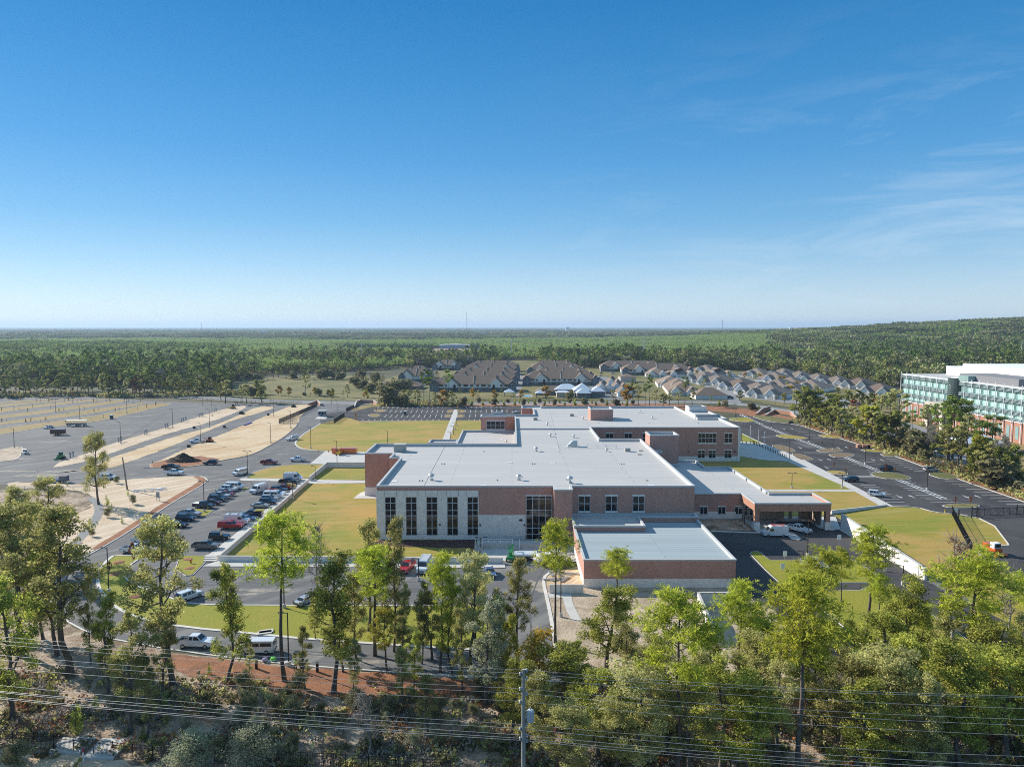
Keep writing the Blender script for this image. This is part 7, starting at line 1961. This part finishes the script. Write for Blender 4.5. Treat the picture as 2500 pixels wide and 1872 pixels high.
# shrubs
for u, vb, vt, lab in ((470, 1885, 1790, 'silvery feathery shrub at the bottom edge, left of the two'), (605, 1890, 1785, 'silvery feathery shrub at the bottom edge, right of the two'), (35, 1870, 1815, 'dark low shrub in the lower left corner by the fence')):
    T('shrub_silver' if u > 100 else 'bush', 0, u, vb, vt, lab, 1.2, 'shrub')
for i, (u, vb, vt) in enumerate([(188, 1770, 1705), (122, 1700, 1660), (232, 1730, 1690), (400, 1730, 1690), (123, 1690, 1655), (350, 1810, 1765), (510, 1646, 1614), (185, 1790, 1720), (395, 1580, 1560), (497, 1700, 1675)]):
    T('cone', 0, u, vb, vt, 'small dark conical conifer planted on the shaded left slope', 1.0, 'conifer', 'young conifers on the left slope')
for i, (u, vb, vt) in enumerate([(226, 1310, 1292), (262, 1235, 1205), (322, 1232, 1210), (272, 1245, 1226), (283, 1180, 1163), (313, 1210, 1192), (262, 1262, 1240), (298, 1278, 1258), (96, 1178, 1165), (164, 1186, 1175)]):
    T('cone' if i % 2 else 'bush', i % 2, u, vb, vt, 'small evergreen shrub planted on the sand wedge', .9, 'shrub', 'shrubs planted on the sand wedge')
for i in range(34):
    u = rng.uniform(20, 1260); vb = rng.uniform(1690, 1860); X, Y = G(u, vb)
    if u < 520: u += 560; X, Y = G(u, vb)
    tree('bush' if i % 4 else 'shrub_silver', i % 2, X, Y, rng.uniform(1.2, 3.2), 'low olive bush in the undergrowth of the bottom woodland', 'bush', 'low bushes of the bottom woodland')
for i in range(30):
    u = rng.uniform(1260, 2500); vb = rng.uniform(1700, 1860); X, Y = G(u, vb)
    tree('bush' if i % 5 else 'rust', i % 2, X, Y, rng.uniform(1.5, 3.0), 'low olive bush in the undergrowth of the bottom woodland', 'bush', 'low bushes of the bottom woodland')
# saplings: crescent lawn, islands, grass strips
def sapling(u, vb, vt, label, group, kind='rust'):
    T(kind, 1, u, vb, vt, label, .55, 'sapling', group, lod='mid', name='sapling')
sapling(325, 1375, 1322, 'rust coloured conical sapling at the tip of the crescent lawn', None); sapling(332, 1456, 1410, 'bare sapling in a straw ring on the crescent lawn', None, 'bare'); sapling(268, 1400, 1370, 'thin rusty sapling between lamp post and kerb', None, 'rust')
for u, v in ((332, 1456), (290, 1373), (283, 1401), (459, 1366), (463, 1388)):
    m_ = MB(); m_.lathe([(0.02, .28), (.9, .15), (1.25, .0)][::-1], n=12); tag(m_.build('straw_ring', M['mulch'], None, (*G(u, v), .06)), 'round heap of brown straw around a planted sapling', 'straw heap', 'straw heaps around saplings')
gs = 'saplings in the dry grass strips'
for i, (x, y) in enumerate([(22, 700), (90, 695), (330, 705), (395, 695), (525, 710), (592, 680), (845, 715), (1170, 685), (1330, 655), (1480, 565), (1530, 555), (1770, 545), (1885, 515), (2000, 485), (2110, 460), (20, 555), (180, 545), (245, 555), (358, 570), (420, 520), (650, 535), (760, 570), (820, 565), (1085, 550), (1208, 570), (1262, 560),
                            (115, 430), (262, 425), (470, 440), (520, 445), (628, 445), (678, 440), (832, 445), (882, 430), (992, 440), (1042, 440), (1200, 445), (1248, 440), (1365, 450), (1412, 445), (1600, 450), (1650, 440), (1800, 440)]):
    sapling(x / 5.257, 900 + y / 5.257, 900 + (y - 62) / 5.257, 'thin young sapling in the dry grass strips of the unfinished lots', gs, 'rust' if i in (13, 2, 5) else 'yellow' if i % 3 == 0 else 'bare')
gi = 'saplings on the islands of the right car park'
for x, y, h_ in ((265, 340, 38), (535, 395, 45), (375, 560, 55), (490, 610, 50), (880, 600, 85), (970, 605, 50), (1545, 915, 80), (1690, 915, 85)):
    sapling(1940 + x / 3.943, 1000 + y / 3.943, 1000 + (y - h_) / 3.943, 'small brown-leaved sapling on a planted island of the right car park', gi, 'rust')
for u, vb, vt in ((1128, 995, 978), (1118, 1012, 994), (918, 1007, 994), (880, 985, 975), (869, 1030, 1008), (1117, 1000, 985)): sapling(u, vb, vt, 'thin sapling on an island or verge of the rear car park', 'saplings of the rear car park', 'yellow')
# ------------------------------------------------------------------ trees: middle distance
gm_ = 'trees of the strip between right car park and glass building'
STRIP = [(1955, 1030, 935, 'dark'), (1985, 1040, 945, 'dark'), (2010, 1045, 960, 'oak'), (2030, 1055, 965, 'dark'), (2058, 1068, 990, 'dark'), (2075, 1075, 1010, 'dark'), (1940, 1020, 955, 'oak'), (1968, 1028, 950, 'pine'), (2110, 1080, 985, 'yellow'), (2135, 1085, 1000, 'oak'), (2160, 1098, 1010, 'dark'), (2178, 1100, 1000, 'dark'),
         (2150, 1050, 960, 'oak'), (2175, 1030, 950, 'pine'), (2200, 1060, 950, 'oak'), (2225, 1075, 1000, 'pine'), (2260, 1080, 985, 'oak'), (2288, 1085, 985, 'pine'), (2250, 1120, 1060, 'bush'), (2300, 1110, 985, 'pine'), (2325, 1120, 965, 'pine'), (2345, 1125, 970, 'pine'), (2310, 1140, 1040, 'oak'), (2335, 1150, 1050, 'oak'), (2270, 1125, 1040, 'bare'), (2365, 1140, 1010, 'oak'),
         (2395, 1150, 1025, 'pine'), (2420, 1150, 1010, 'pine'), (2385, 1165, 1080, 'dark'), (2415, 1170, 1070, 'dark'), (2440, 1178, 1065, 'bare'), (2455, 1180, 1080, 'dark'), (2400, 1180, 1100, 'oak'), (2475, 1190, 1130, 'oak'), (2500, 1200, 1150, 'dark'), (2440, 1195, 1130, 'bush'), (2420, 1185, 1120, 'oak'), (2520, 1215, 1150, 'oak'), (2230, 1115, 1055, 'oak'), (2215, 1105, 1060, 'bush'),
         (2060, 1000, 950, 'dark'), (2095, 1003, 950, 'dark'), (2120, 1010, 955, 'dark'), (2080, 1010, 975, 'rust'), (2040, 1000, 960, 'yellow'), (2165, 1000, 955, 'dark'), (1915, 985, 960, 'yellow'), (1893, 985, 962, 'oak'), (2355, 1060, 1030, 'dark'), (2340, 1075, 1035, 'dark'), (2310, 1040, 1010, 'oak')]
for i, (u, vb, vt, k) in enumerate(STRIP):
    T(k, i % 3, u, vb, vt, 'green tree in the dense strip between right car park and glass building' if k not in ('yellow', 'rust', 'bare') else {'yellow': 'yellow green tree', 'rust': 'rust coloured tree', 'bare': 'bare grey tree'}[k] + ' in the strip beside the right car park', 1.35, group=gm_, lod='mid', crown='leaf_yg' if k == 'yellow' else None)
rng = np.random.default_rng(77)
for i in range(44):
    t = rng.random(); u = 1950 + t * 570; vb = np.interp(u, [1941, 2022, 2109, 2190, 2263, 2341, 2500, 2700], [1029, 1053, 1081, 1106, 1133, 1160, 1212, 1290]) - rng.uniform(2, 26)
    k = ('dark', 'oak', 'dark', 'bush', 'slim')[i % 5]
    X, Y = G(u, vb); tree(k, i % 3, X, Y, rng.uniform(6, 15) if k != 'bush' else rng.uniform(2.5, 5), 'green tree in the dense strip between right car park and glass building', 'tree', gm_, lod='mid', wide=1.5, crown='leaf_yg' if i % 7 == 3 else None)
for i in range(40):
    u = rng.uniform(575, 1010); vb = np.interp(u, [575, 700, 880, 1010], [930, 922, 925, 965]) + rng.uniform(-4, 14) * (1 if u > 850 else .3)
    X, Y = G(u, vb); tree(('bush', 'oak', 'dark')[i % 3], i % 3, X, Y, rng.uniform(4, 10), 'bush or low tree at the edge of the meadow left of the housing', 'tree', 'low growth round the meadow', lod='mid', wide=1.4)
for i in range(26):
    u = rng.uniform(560, 1120); X, Y = G(u, rng.uniform(968, 977)); Y += 14
    tree(('bush', 'yellow', 'oak')[i % 3], i % 3, X, Y, rng.uniform(2.5, 7), 'small green or yellow tree along the public road below the meadow', 'tree', 'small trees along the public road', lod='mid', wide=1.2, crown='leaf_yg' if i % 3 == 1 else None)
gt_ = 'trees along the road behind the site'
ROADT = [(925, 988, 930, 'oak'), (940, 988, 945, 'pine'), (955, 990, 950, 'bush'), (1000, 990, 950, 'oak'), (1018, 992, 948, 'oak'), (1035, 990, 900, 'pine'), (1048, 990, 905, 'pine'), (1062, 992, 955, 'oak'), (1080, 990, 950, 'yellow'), (1094, 990, 900, 'pine'), (1090, 990, 955, 'oak'), (1105, 992, 960, 'oak'), (978, 992, 965, 'bush'), (1155, 975, 948, 'yellow'), (1168, 978, 952, 'oak'),
         (1208, 978, 953, 'yellow'), (1271, 976, 952, 'yellow'), (1335, 975, 940, 'yellow'), (1395, 975, 955, 'yellow'), (1440, 968, 958, 'rust'), (1497, 985, 950, 'oak'), (1530, 990, 940, 'yellow'), (1545, 990, 925, 'pine'), (1560, 990, 940, 'oak'), (1575, 992, 935, 'pine'), (1585, 992, 915, 'pine'), (1600, 990, 950, 'oak'), (1620, 992, 958, 'dark'), (1635, 992, 955, 'oak'), (1655, 990, 955, 'oak'), (1672, 992, 918, 'pine'),
         (1690, 988, 945, 'oak'), (1735, 985, 965, 'oak'), (1805, 978, 950, 'dark'), (1755, 990, 975, 'cone'), (1770, 995, 980, 'bush'), (745, 966, 915, 'oak'), (705, 968, 945, 'yellow'), (680, 966, 940, 'yellow'), (768, 965, 945, 'yellow'), (848, 970, 938, 'oak'), (890, 972, 955, 'yellow'), (550, 985, 925, 'oak'), (540, 978, 935, 'oak'), (590, 982, 940, 'oak'), (602, 985, 935, 'oak'), (640, 983, 925, 'dark'),
         (870, 946, 920, 'bush'), (885, 952, 930, 'bush'), (905, 960, 938, 'bush'), (882, 925, 912, 'bush'), (915, 935, 912, 'bush'), (935, 938, 915, 'oak'), (955, 960, 942, 'dark'), (898, 972, 962, 'cone'), (1065, 956, 905, 'bare'), (1225, 965, 948, 'pine'), (1388, 975, 958, 'bush'), (1855, 1005, 990, 'dark'), (1838, 1003, 985, 'bush'), (470, 962, 930, 'dark'), (500, 963, 930, 'dark'), (530, 964, 932, 'dark'), (445, 965, 925, 'dark')]
for i, (u, vb, vt, k) in enumerate(ROADT):
    nm = {'yellow': 'small yellow leaved tree', 'rust': 'small reddish tree', 'pine': 'thin tall pine with small crown', 'bush': 'rounded bush', 'bare': 'bare tree', 'cone': 'small conical conifer'}.get(k, 'green broadleaf tree')
    T(k, i % 3, u, vb, vt, nm + ' along the road and meadow behind the site', 1.3 if k != 'pine' else .9, group=gt_, lod='mid')
for i in range(34):
    u = 1130 + i * 12.5 + rng.uniform(-3, 3); v0 = 990 if i < 30 else 993
    T('cone' if i % 3 else 'bush', 0, u, v0 - (6 if i % 2 else 0), v0 - 16 + rng.uniform(-3, 3), 'small round evergreen planted along the red mulch bed', 1.0, 'shrub', 'evergreens along the red mulch bed', lod='mid')
# front row of the far wood on the left: trees one can tell apart
gw_ = 'front trees of the wood behind the unfinished lots'
for i in range(62):
    u = -20 + i * 9.6 + rng.uniform(-4, 4); vb = np.interp(u, [0, 180, 300, 430, 560], [973, 968, 972, 970, 966]) - rng.uniform(0, 7) - (6 if i % 2 else 0)
    k = ('oak', 'pine', 'dark', 'oak', 'dark', 'pine', 'slim')[i % 7]
    T(k, i % 3, u, vb, vb - rng.uniform(38, 66) * (1.15 if k == 'pine' else .85), 'tree in the front row of the wood behind the unfinished lots' if i not in (37, 38) else 'rust coloured tree at the edge of the wood', 1.25, group=gw_, lod='mid', crown='leaf_rust' if i in (37,) else None)
for i in range(22):
    u = 600 + i * 13.5 + rng.uniform(-4, 4); vb = np.interp(u, [600, 760, 880], [932, 918, 912]) - rng.uniform(0, 4)
    T(('dark', 'oak', 'pine')[i % 3], i % 3, u, vb, vb - rng.uniform(24, 40), 'dark tree at the edge of the wood above the meadow', 1.35, group='front trees of the wood above the meadow', lod='mid')

# ------------------------------------------------------------------ power pole and cables
PX, PY = XU(1278, 61.5, 20), 61.5
hp_ = HT(1278, 1633, 61.5)
o = thing('power_pole', 'tall grey concrete power pole with insulators and a transformer at bottom centre', 'power pole', (PX, PY, 0))
m_ = MB(); m_.tube((0, 0, 0), (0, 0, hp_), .26, .15, 10); part0(o, m_, 'pole', surf('weathered_pole', (.30, .30, .28), [((.2, .2, .19), 2, .4, .7, .7, (1, 1, .2))]))
m_ = MB(); zt = HT(1290, 1744, 61.5); m_.lathe([(.3, -.62), (.34, -.6), (.34, .35), (.25, .45), (.05, .5)], (.62, 0, zt), 14); m_.tube((.62, 0, zt + .45), (.62, 0, zt + .75), .05, None, 6); m_.box(.15, .4, -.06, .06, zt - .3, zt - .2); part0(o, m_, 'transformer', surf('transformer_grey', (.42, .45, .48)))
wv = [1635, 1643, 1655, 1680, 1692, 1711, 1768, 1777, 1794, 1801, 1807]
lv = [1554, 1563, 1573, 1598, 1611, 1629, 1673, 1686, 1690, 1701, 1706]
rv = [1699, 1702, 1729, 1755, 1770, 1794, 1846, 1868, 1880, 1888, 1900]
m_ = MB()
for k, v in enumerate(wv):
    z = HT(1278, v, 61.5); s_ = -1 if k % 2 else 1
    m_.lathe([(.05, -.05), (.12, 0), (.07, .06), (.12, .12), (.07, .18), (.12, .24), (.04, .3)], (s_ * .28, 0, z - .15), 8); m_.tube((0, 0, z), (s_ * .28, 0, z), .05, None, 5)
part0(o, m_, 'insulator', M['steel'])
M['wire'] = surf('aluminium_cable', (.38, .385, .38), rough=.5, metal=.3)
ordw = ['topmost', 'second from top', 'third from top', 'fourth from top', 'fifth from top', 'sixth from top', 'seventh from top', 'fourth from bottom', 'third from bottom', 'second from bottom', 'lowest']
for k in range(11):
    zl, zp, zr = HT(0, lv[k], 70.5), HT(1278, wv[k], 61.5), HT(2500, rv[k], 56.5)
    s_ = -.28 if k % 2 else .28
    Lx, Rx = XU(0, 70.5, zl), XU(2500, 56.5, zr)
    pts = []
    for t in np.linspace(1.5, 0, 13): pts.append((PX + s_ + (Lx - PX) * t, 61.5 + 9 * t, zp + (zl - zp) * t + 1.1 * t * (t - 1)))
    for t in np.linspace(0, 1.5, 13)[1:]: pts.append((PX + s_ + (Rx - PX) * t, 61.5 - 5 * t, zp + (zr - zp) * t + 1.4 * t * (t - 1)))
    m_ = MB(); m_.path(pts, [.0135 if k < 7 else .018] * len(pts), 5)
    tag(m_.build('power_cable', M['wire']), 'thin pale overhead cable crossing the whole picture, ' + ordw[k] + ' of the cables', 'cable', 'overhead cables')

# ------------------------------------------------------------------ woods that read as one mass
M['forest_floor'] = surf('forest_floor', (.10, .08, .05), [((.06, .05, .03), .1, .4, .6, .8)])
sheet('forest_floor', [(-3000, 946), (0, 944), (180, 942), (300, 946), (430, 952), (548, 950), (578, 925), (620, 917), (880, 905), (930, 888), (1000, 870), (1300, 862), (1500, 874), (1700, 878), (1860, 886), (2000, 896), (2200, 925), (2500, 928), (4000, 940), (4000, 830), (-3000, 830)], .02, 'forest_floor')
def lowtree(seed, H, w_, mat, n=150, pine=False, size=1.3):
    rng = np.random.default_rng(seed)
    if pine: k = 9; C = np.stack([rng.normal(size=k) * w_ * .3, rng.normal(size=k) * w_ * .3, H * (.52 + .44 * rng.random(k))], 1); Rr = np.full(k, w_ * .42)
    else: k = 12; C = np.stack([rng.normal(size=k) * w_ * .42, rng.normal(size=k) * w_ * .42, H * (.35 + .55 * rng.random(k))], 1); Rr = np.full(k, w_ * .45)
    q, t = leafquads(rng, C, Rr, n / k, size, .8, up=.5)
    tk = MB().tube((0, 0, 0), (0, 0, H * .8), .28, .12, 4, caps=False)
    b = leafmesh('wood_tree', mat, q, t)
    bm = bmesh.new(); bm.from_mesh(b)
    base = [bm.verts.new(v) for v in tk.v]
    for f in tk.f:
        nf = bm.faces.new([base[i] for i in f]); nf.material_index = 1
    bm.to_mesh(b); bm.free(); b.materials.append(M['bark'])
    return bpy.data.objects.new('wood_tree', b)
def patch(seed, mat, side_, n, H, w_, q_, size, pine):
    rng = np.random.default_rng(seed); Q, Tt = [], []
    g = int(math.sqrt(n)); st = side_ / g
    for i in range(g):
        for j in range(g):
            x, y = (i + .5 + .35 * rng.normal()) * st - side_ / 2, (j + .5 + .35 * rng.normal()) * st - side_ / 2
            h = H * (.75 + .4 * rng.random()); k = 4
            C = np.stack([x + rng.normal(size=k) * w_ * .3, y + rng.normal(size=k) * w_ * .3, h * (.6 + .35 * rng.random(k))], 1)
            q, t = leafquads(rng, C, np.full(k, w_ * .42), q_ / k, size, .8, up=.6)
            Q.append(q); Tt.append(np.clip(t * .6 + .4 * rng.random(), 0, 1))
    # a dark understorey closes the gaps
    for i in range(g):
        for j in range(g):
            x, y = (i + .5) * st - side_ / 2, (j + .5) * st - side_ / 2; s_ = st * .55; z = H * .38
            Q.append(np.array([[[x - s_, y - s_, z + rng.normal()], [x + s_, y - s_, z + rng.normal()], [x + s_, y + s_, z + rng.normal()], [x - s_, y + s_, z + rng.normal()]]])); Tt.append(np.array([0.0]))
    return bpy.data.objects.new('wood_patch', leafmesh('wood_patch', mat, np.concatenate(Q), np.concatenate(Tt)))
def colln(name, obs):
    c = bpy.data.collections.new(name)
    for o in obs: c.objects.link(o)
    return c
def scatter(name, P, sc, rot, kinds, collection, label, cat):
    """one object whose points each carry a copy of one of the collection's trees"""
    me = bpy.data.meshes.new(name); me.vertices.add(len(P)); me.vertices.foreach_set('co', np.asarray(P, dtype=np.float32).reshape(-1))
    for nm, ty, dat in (('sc', 'FLOAT_VECTOR', sc), ('rt', 'FLOAT_VECTOR', rot), ('kd', 'INT', kinds)):
        a = me.attributes.new(nm, ty, 'POINT')
        if ty == 'INT': a.data.foreach_set('value', np.asarray(dat, dtype=np.int32))
        else: a.data.foreach_set('vector', np.asarray(dat, dtype=np.float32).reshape(-1))
    o = link(name, me); tag(o, label, cat, kind='stuff')
    ng = bpy.data.node_groups.new(name, 'GeometryNodeTree')
    ng.interface.new_socket('Geometry', in_out='INPUT', socket_type='NodeSocketGeometry'); ng.interface.new_socket('Geometry', in_out='OUTPUT', socket_type='NodeSocketGeometry')
    a, b = ng.nodes.new('NodeGroupInput'), ng.nodes.new('NodeGroupOutput')
    ip = ng.nodes.new('GeometryNodeInstanceOnPoints'); ci = ng.nodes.new('GeometryNodeCollectionInfo')
    ci.inputs['Collection'].default_value = collection; ci.inputs['Separate Children'].default_value = True; ci.inputs['Reset Children'].default_value = True
    ng.links.new(a.outputs[0], ip.inputs['Points']); ng.links.new(ci.outputs[0], ip.inputs['Instance']); ip.inputs['Pick Instance'].default_value = True
    for nm, ty, sk in (('kd', 'INT', 'Instance Index'), ('sc', 'FLOAT_VECTOR', 'Scale')):
        na_ = ng.nodes.new('GeometryNodeInputNamedAttribute'); na_.data_type = ty; na_.inputs['Name'].default_value = nm; ng.links.new(na_.outputs['Attribute'], ip.inputs[sk])
    na_ = ng.nodes.new('GeometryNodeInputNamedAttribute'); na_.data_type = 'FLOAT_VECTOR'; na_.inputs['Name'].default_value = 'rt'
    er = ng.nodes.new('FunctionNodeEulerToRotation'); ng.links.new(na_.outputs['Attribute'], er.inputs[0]); ng.links.new(er.outputs[0], ip.inputs['Rotation'])
    ng.links.new(ip.outputs[0], b.inputs[0])
    md = o.modifiers.new('scatter', 'NODES'); md.node_group = ng
    return o
EU = [-3000, -300, 0, 180, 300, 430, 548, 575, 620, 760, 880, 930, 1000, 1120, 1270, 1300, 1440, 1500, 1620, 1700, 1800, 1860, 1990, 2100, 2200, 2260, 2500, 3000, 6000]
EV = [948, 948, 944, 941, 945, 950, 948, 924, 916, 910, 906, 903, 899, 897, 896, 897, 899, 898, 900, 903, 905, 909, 917, 938, 950, 945, 940, 940, 1000]
def uv_of(x, y, z=0):
    d = y * math.cos(PITCH) + (CAMH - z) * math.sin(PITCH)
    return 1250 + x / d * FPX, 936 + ((CAMH - z) * math.cos(PITCH) - y * math.sin(PITCH)) / d * FPX
def wooded(x, y):
    u, v = uv_of(x, y)
    if v > np.interp(u, EU, EV): return False
    if 800 < u < 1200 and 849 < v < (875 if 1055 < u < 1165 else 864): return False   # the clearing with the warehouse
    if 1215 < u < 1320 and 880 < v < 898: return False
    if 1905 < u < 1978 and 887 < v < 909: return False                                    # the lake
    return True
rng = np.random.default_rng(3)
kinds = colln('near_wood', [lowtree(1, 15, 5.5, M['leaf_forest'], 210), lowtree(2, 13, 6.5, M['leaf_forest'], 230), lowtree(3, 18, 3.4, M['leaf_midpine'], 150, True, 1.1), lowtree(4, 16, 3.2, M['leaf_midpine'], 140, True, 1.1), lowtree(5, 12, 6.0, M['leaf_mid'], 230), lowtree(6, 12, 5, M['leaf_grey'], 110), lowtree(7, 12, 5, M['leaf_rust'], 130), lowtree(8, 10.5, 4.4, M['leaf_plant'], 150, True, 1.1)])
P, sc, kd = [], [], []
for _ in range(44000):
    y = math.sqrt(rng.uniform(430 ** 2, 1300 ** 2)); x = rng.uniform(-.86, .86) * y + rng.normal() * 5
    if not wooded(x, y): continue
    if y > 1200 and rng.random() < (y - 1200) / 100: continue
    u = 1250 + x / y * FPX
    n1 = math.sin(x * .011 + 1.3) + math.sin(y * .013 + x * .006) + .5 * math.sin(x * .031 - y * .022)
    plant = (y > 740 + 60 * math.sin(x * .012) and u < 1000 and n1 > -1.5) or (y > 980 and u < 1180) or (y > 1020 and 1180 <= u < 2000)
    if plant: k = 7 if rng.random() < .9 else 3
    elif u < 560 or n1 > .2: k = int(rng.choice([0, 1, 2, 3, 4, 5, 6], p=[.2, .1, .3, .22, .15, .02, .01]))
    else: k = int(rng.choice([0, 1, 2, 3, 4, 5, 6], p=[.3, .24, .07, .05, .25, .07, .02]))
    n2 = math.sin(x * .045 + y * .02) * math.sin(y * .035 - x * .013)
    s_ = (rng.uniform(.55, 1.0) ** 1 + .35 * (rng.random() < .22) + .18 * n2 + .12) * (.9 if plant else 1)
    P.append((x, y, terrain(x, y))); sc.append((s_, s_, s_ * rng.uniform(.9, 1.1))); kd.append(k)
# collection children are picked in name order
scatter('near_forest', P, sc, [(0, 0, r) for r in rng.uniform(0, 6.28, len(P))], kd, kinds, 'dense mixed wood of pines and oaks behind the site and the housing', 'forest')
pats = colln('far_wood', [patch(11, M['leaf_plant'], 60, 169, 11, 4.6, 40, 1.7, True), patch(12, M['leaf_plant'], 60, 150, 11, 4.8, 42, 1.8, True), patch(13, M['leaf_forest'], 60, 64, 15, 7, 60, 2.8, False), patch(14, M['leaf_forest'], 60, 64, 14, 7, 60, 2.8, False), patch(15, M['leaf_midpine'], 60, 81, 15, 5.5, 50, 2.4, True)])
P, sc, kd = [], [], []
for y0, y1, st, fx in ((1240, 3000, 54, 1.0), (3000, 8000, 150, 2.8), (8000, 25000, 450, 8.5)):
    y = y0
    while y < y1:
        x = -.85 * y
        while x < .85 * y:
            X, Y = x + rng.normal() * st * .1, y + rng.normal() * st * .1
            if wooded(X, Y):
                u = 1250 + X / Y * FPX
                n1 = math.sin(X * .0031 + 1.3) + math.sin(Y * .0043 + X * .0016)
                if Y < 2350 + 150 * math.sin(X * .004) and u < 1900: k = int(rng.choice([0, 1])) if n1 > -1.3 else 4
                elif u >= 1900: k = int(rng.choice([2, 3, 4], p=[.3, .3, .4]))
                else: k = int(rng.choice([2, 3, 4], p=[.42, .42, .16]))
                z = terrain(X, Y); s_ = fx
                P.append((X, Y, z)); sc.append((s_, s_, 1.0 + .12 * rng.normal() + (.25 if fx > 2 else 0))); kd.append(k)
            x += st
        y += st
scatter('far_forest', P, sc, [(0, 0, r) for r in rng.choice([0, 1.5708, 3.1416, 4.7124], len(P))], kd, pats, 'endless forest and pine plantation reaching to the horizon', 'forest')
# undergrowth under the belt in front
def small(seed, mat, n=60, size=.28):
    rng = np.random.default_rng(seed); C = np.stack([rng.normal(size=8) * .5, rng.normal(size=8) * .5, .15 + .35 * rng.random(8)], 1)
    q, t = leafquads(rng, C, np.full(8, .38), n / 8, size, .8); return bpy.data.objects.new('tuft', leafmesh('tuft', mat, q, t))
tufts = colln('tufts', [small(1, M['leaf_bush']), small(2, M['leaf_grey'], 50, .22), small(3, M['leaf_oak']), small(4, M['leaf_rust'], 40, .22)])
P, sc, kd = [], [], []
for _ in range(3600):
    u, v = rng.uniform(-60, 2560), rng.uniform(1640, 1900)
    edge = np.interp(u, [-60, 228, 443, 834, 1285, 1958, 2300, 2560], [1500, 1575, 1640, 1700, 1690, 1720, 1725, 1690])
    if v < edge or (u < 420 and v > 1800 + (u / 420) * 60 and rng.random() < .85): continue
    if math.sin(u * .021) + math.sin(v * .05 + u * .01) < -.2 and rng.random() < .8: continue
    X, Y = G(u, v); s_ = rng.uniform(.5, 1.6); P.append((X, Y, .02)); sc.append((s_, s_, s_)); kd.append(int(rng.choice([0, 1, 2, 3], p=[.3, .38, .2, .12])))
scatter('undergrowth', P, sc, [(0, 0, r) for r in rng.uniform(0, 6.28, len(P))], kd, tufts, 'tangled undergrowth and leaf litter plants on the woodland floor', 'undergrowth')
P, sc, kd = [], [], []
for _ in range(3000):
    t = rng.random(); a, b = rng.choice([0, 1, 2]), 0
    if a == 0: u = rng.uniform(-20, 600); v = np.interp(u, [0, 180, 300, 430, 560], [972, 967, 971, 969, 965]) + rng.uniform(-9, 0)
    elif a == 1: u = rng.uniform(930, 1125); v = rng.uniform(984, 991)
    else:
        u = rng.uniform(1950, 2560); v = np.interp(u, [1941, 2022, 2109, 2190, 2263, 2341, 2500, 2700], [1029, 1053, 1081, 1106, 1133, 1160, 1212, 1290]) - rng.uniform(0, 14)
    X, Y = G(u, v); s_ = rng.uniform(.8, 3.6); P.append((X, Y, .02)); sc.append((s_, s_, s_)); kd.append(int(rng.choice([0, 1, 2, 3], p=[.45, .1, .4, .05])))
scatter('hedge_growth', P, sc, [(0, 0, r) for r in rng.uniform(0, 6.28, len(P))], kd, tufts, 'scrubby low growth under the trees along the site edges', 'undergrowth')

# ------------------------------------------------------------------ the air
hz = MB().box(-27500, 27500, -26500, 27500, -1.0, 175).build('haze', None) if False else None
mb = MB(); mb.box(-27500, 27500, -26800, 27500, -1.0, 170)
me = bpy.data.meshes.new('haze'); me.from_pydata(mb.v, [], mb.f)
hm = bpy.data.materials.new('haze_air'); hm.use_nodes = True
hn = hm.node_tree; hn.nodes.clear(); out = hn.nodes.new('ShaderNodeOutputMaterial'); pv = hn.nodes.new('ShaderNodeVolumePrincipled')
pv.inputs['Color'].default_value = (.58, .76, .97, 1); pv.inputs['Density'].default_value = 8e-5; pv.inputs['Anisotropy'].default_value = .2
hn.links.new(pv.outputs[0], out.inputs['Volume'])
me.materials.append(hm); tag(link('haze', me), kind='stuff')
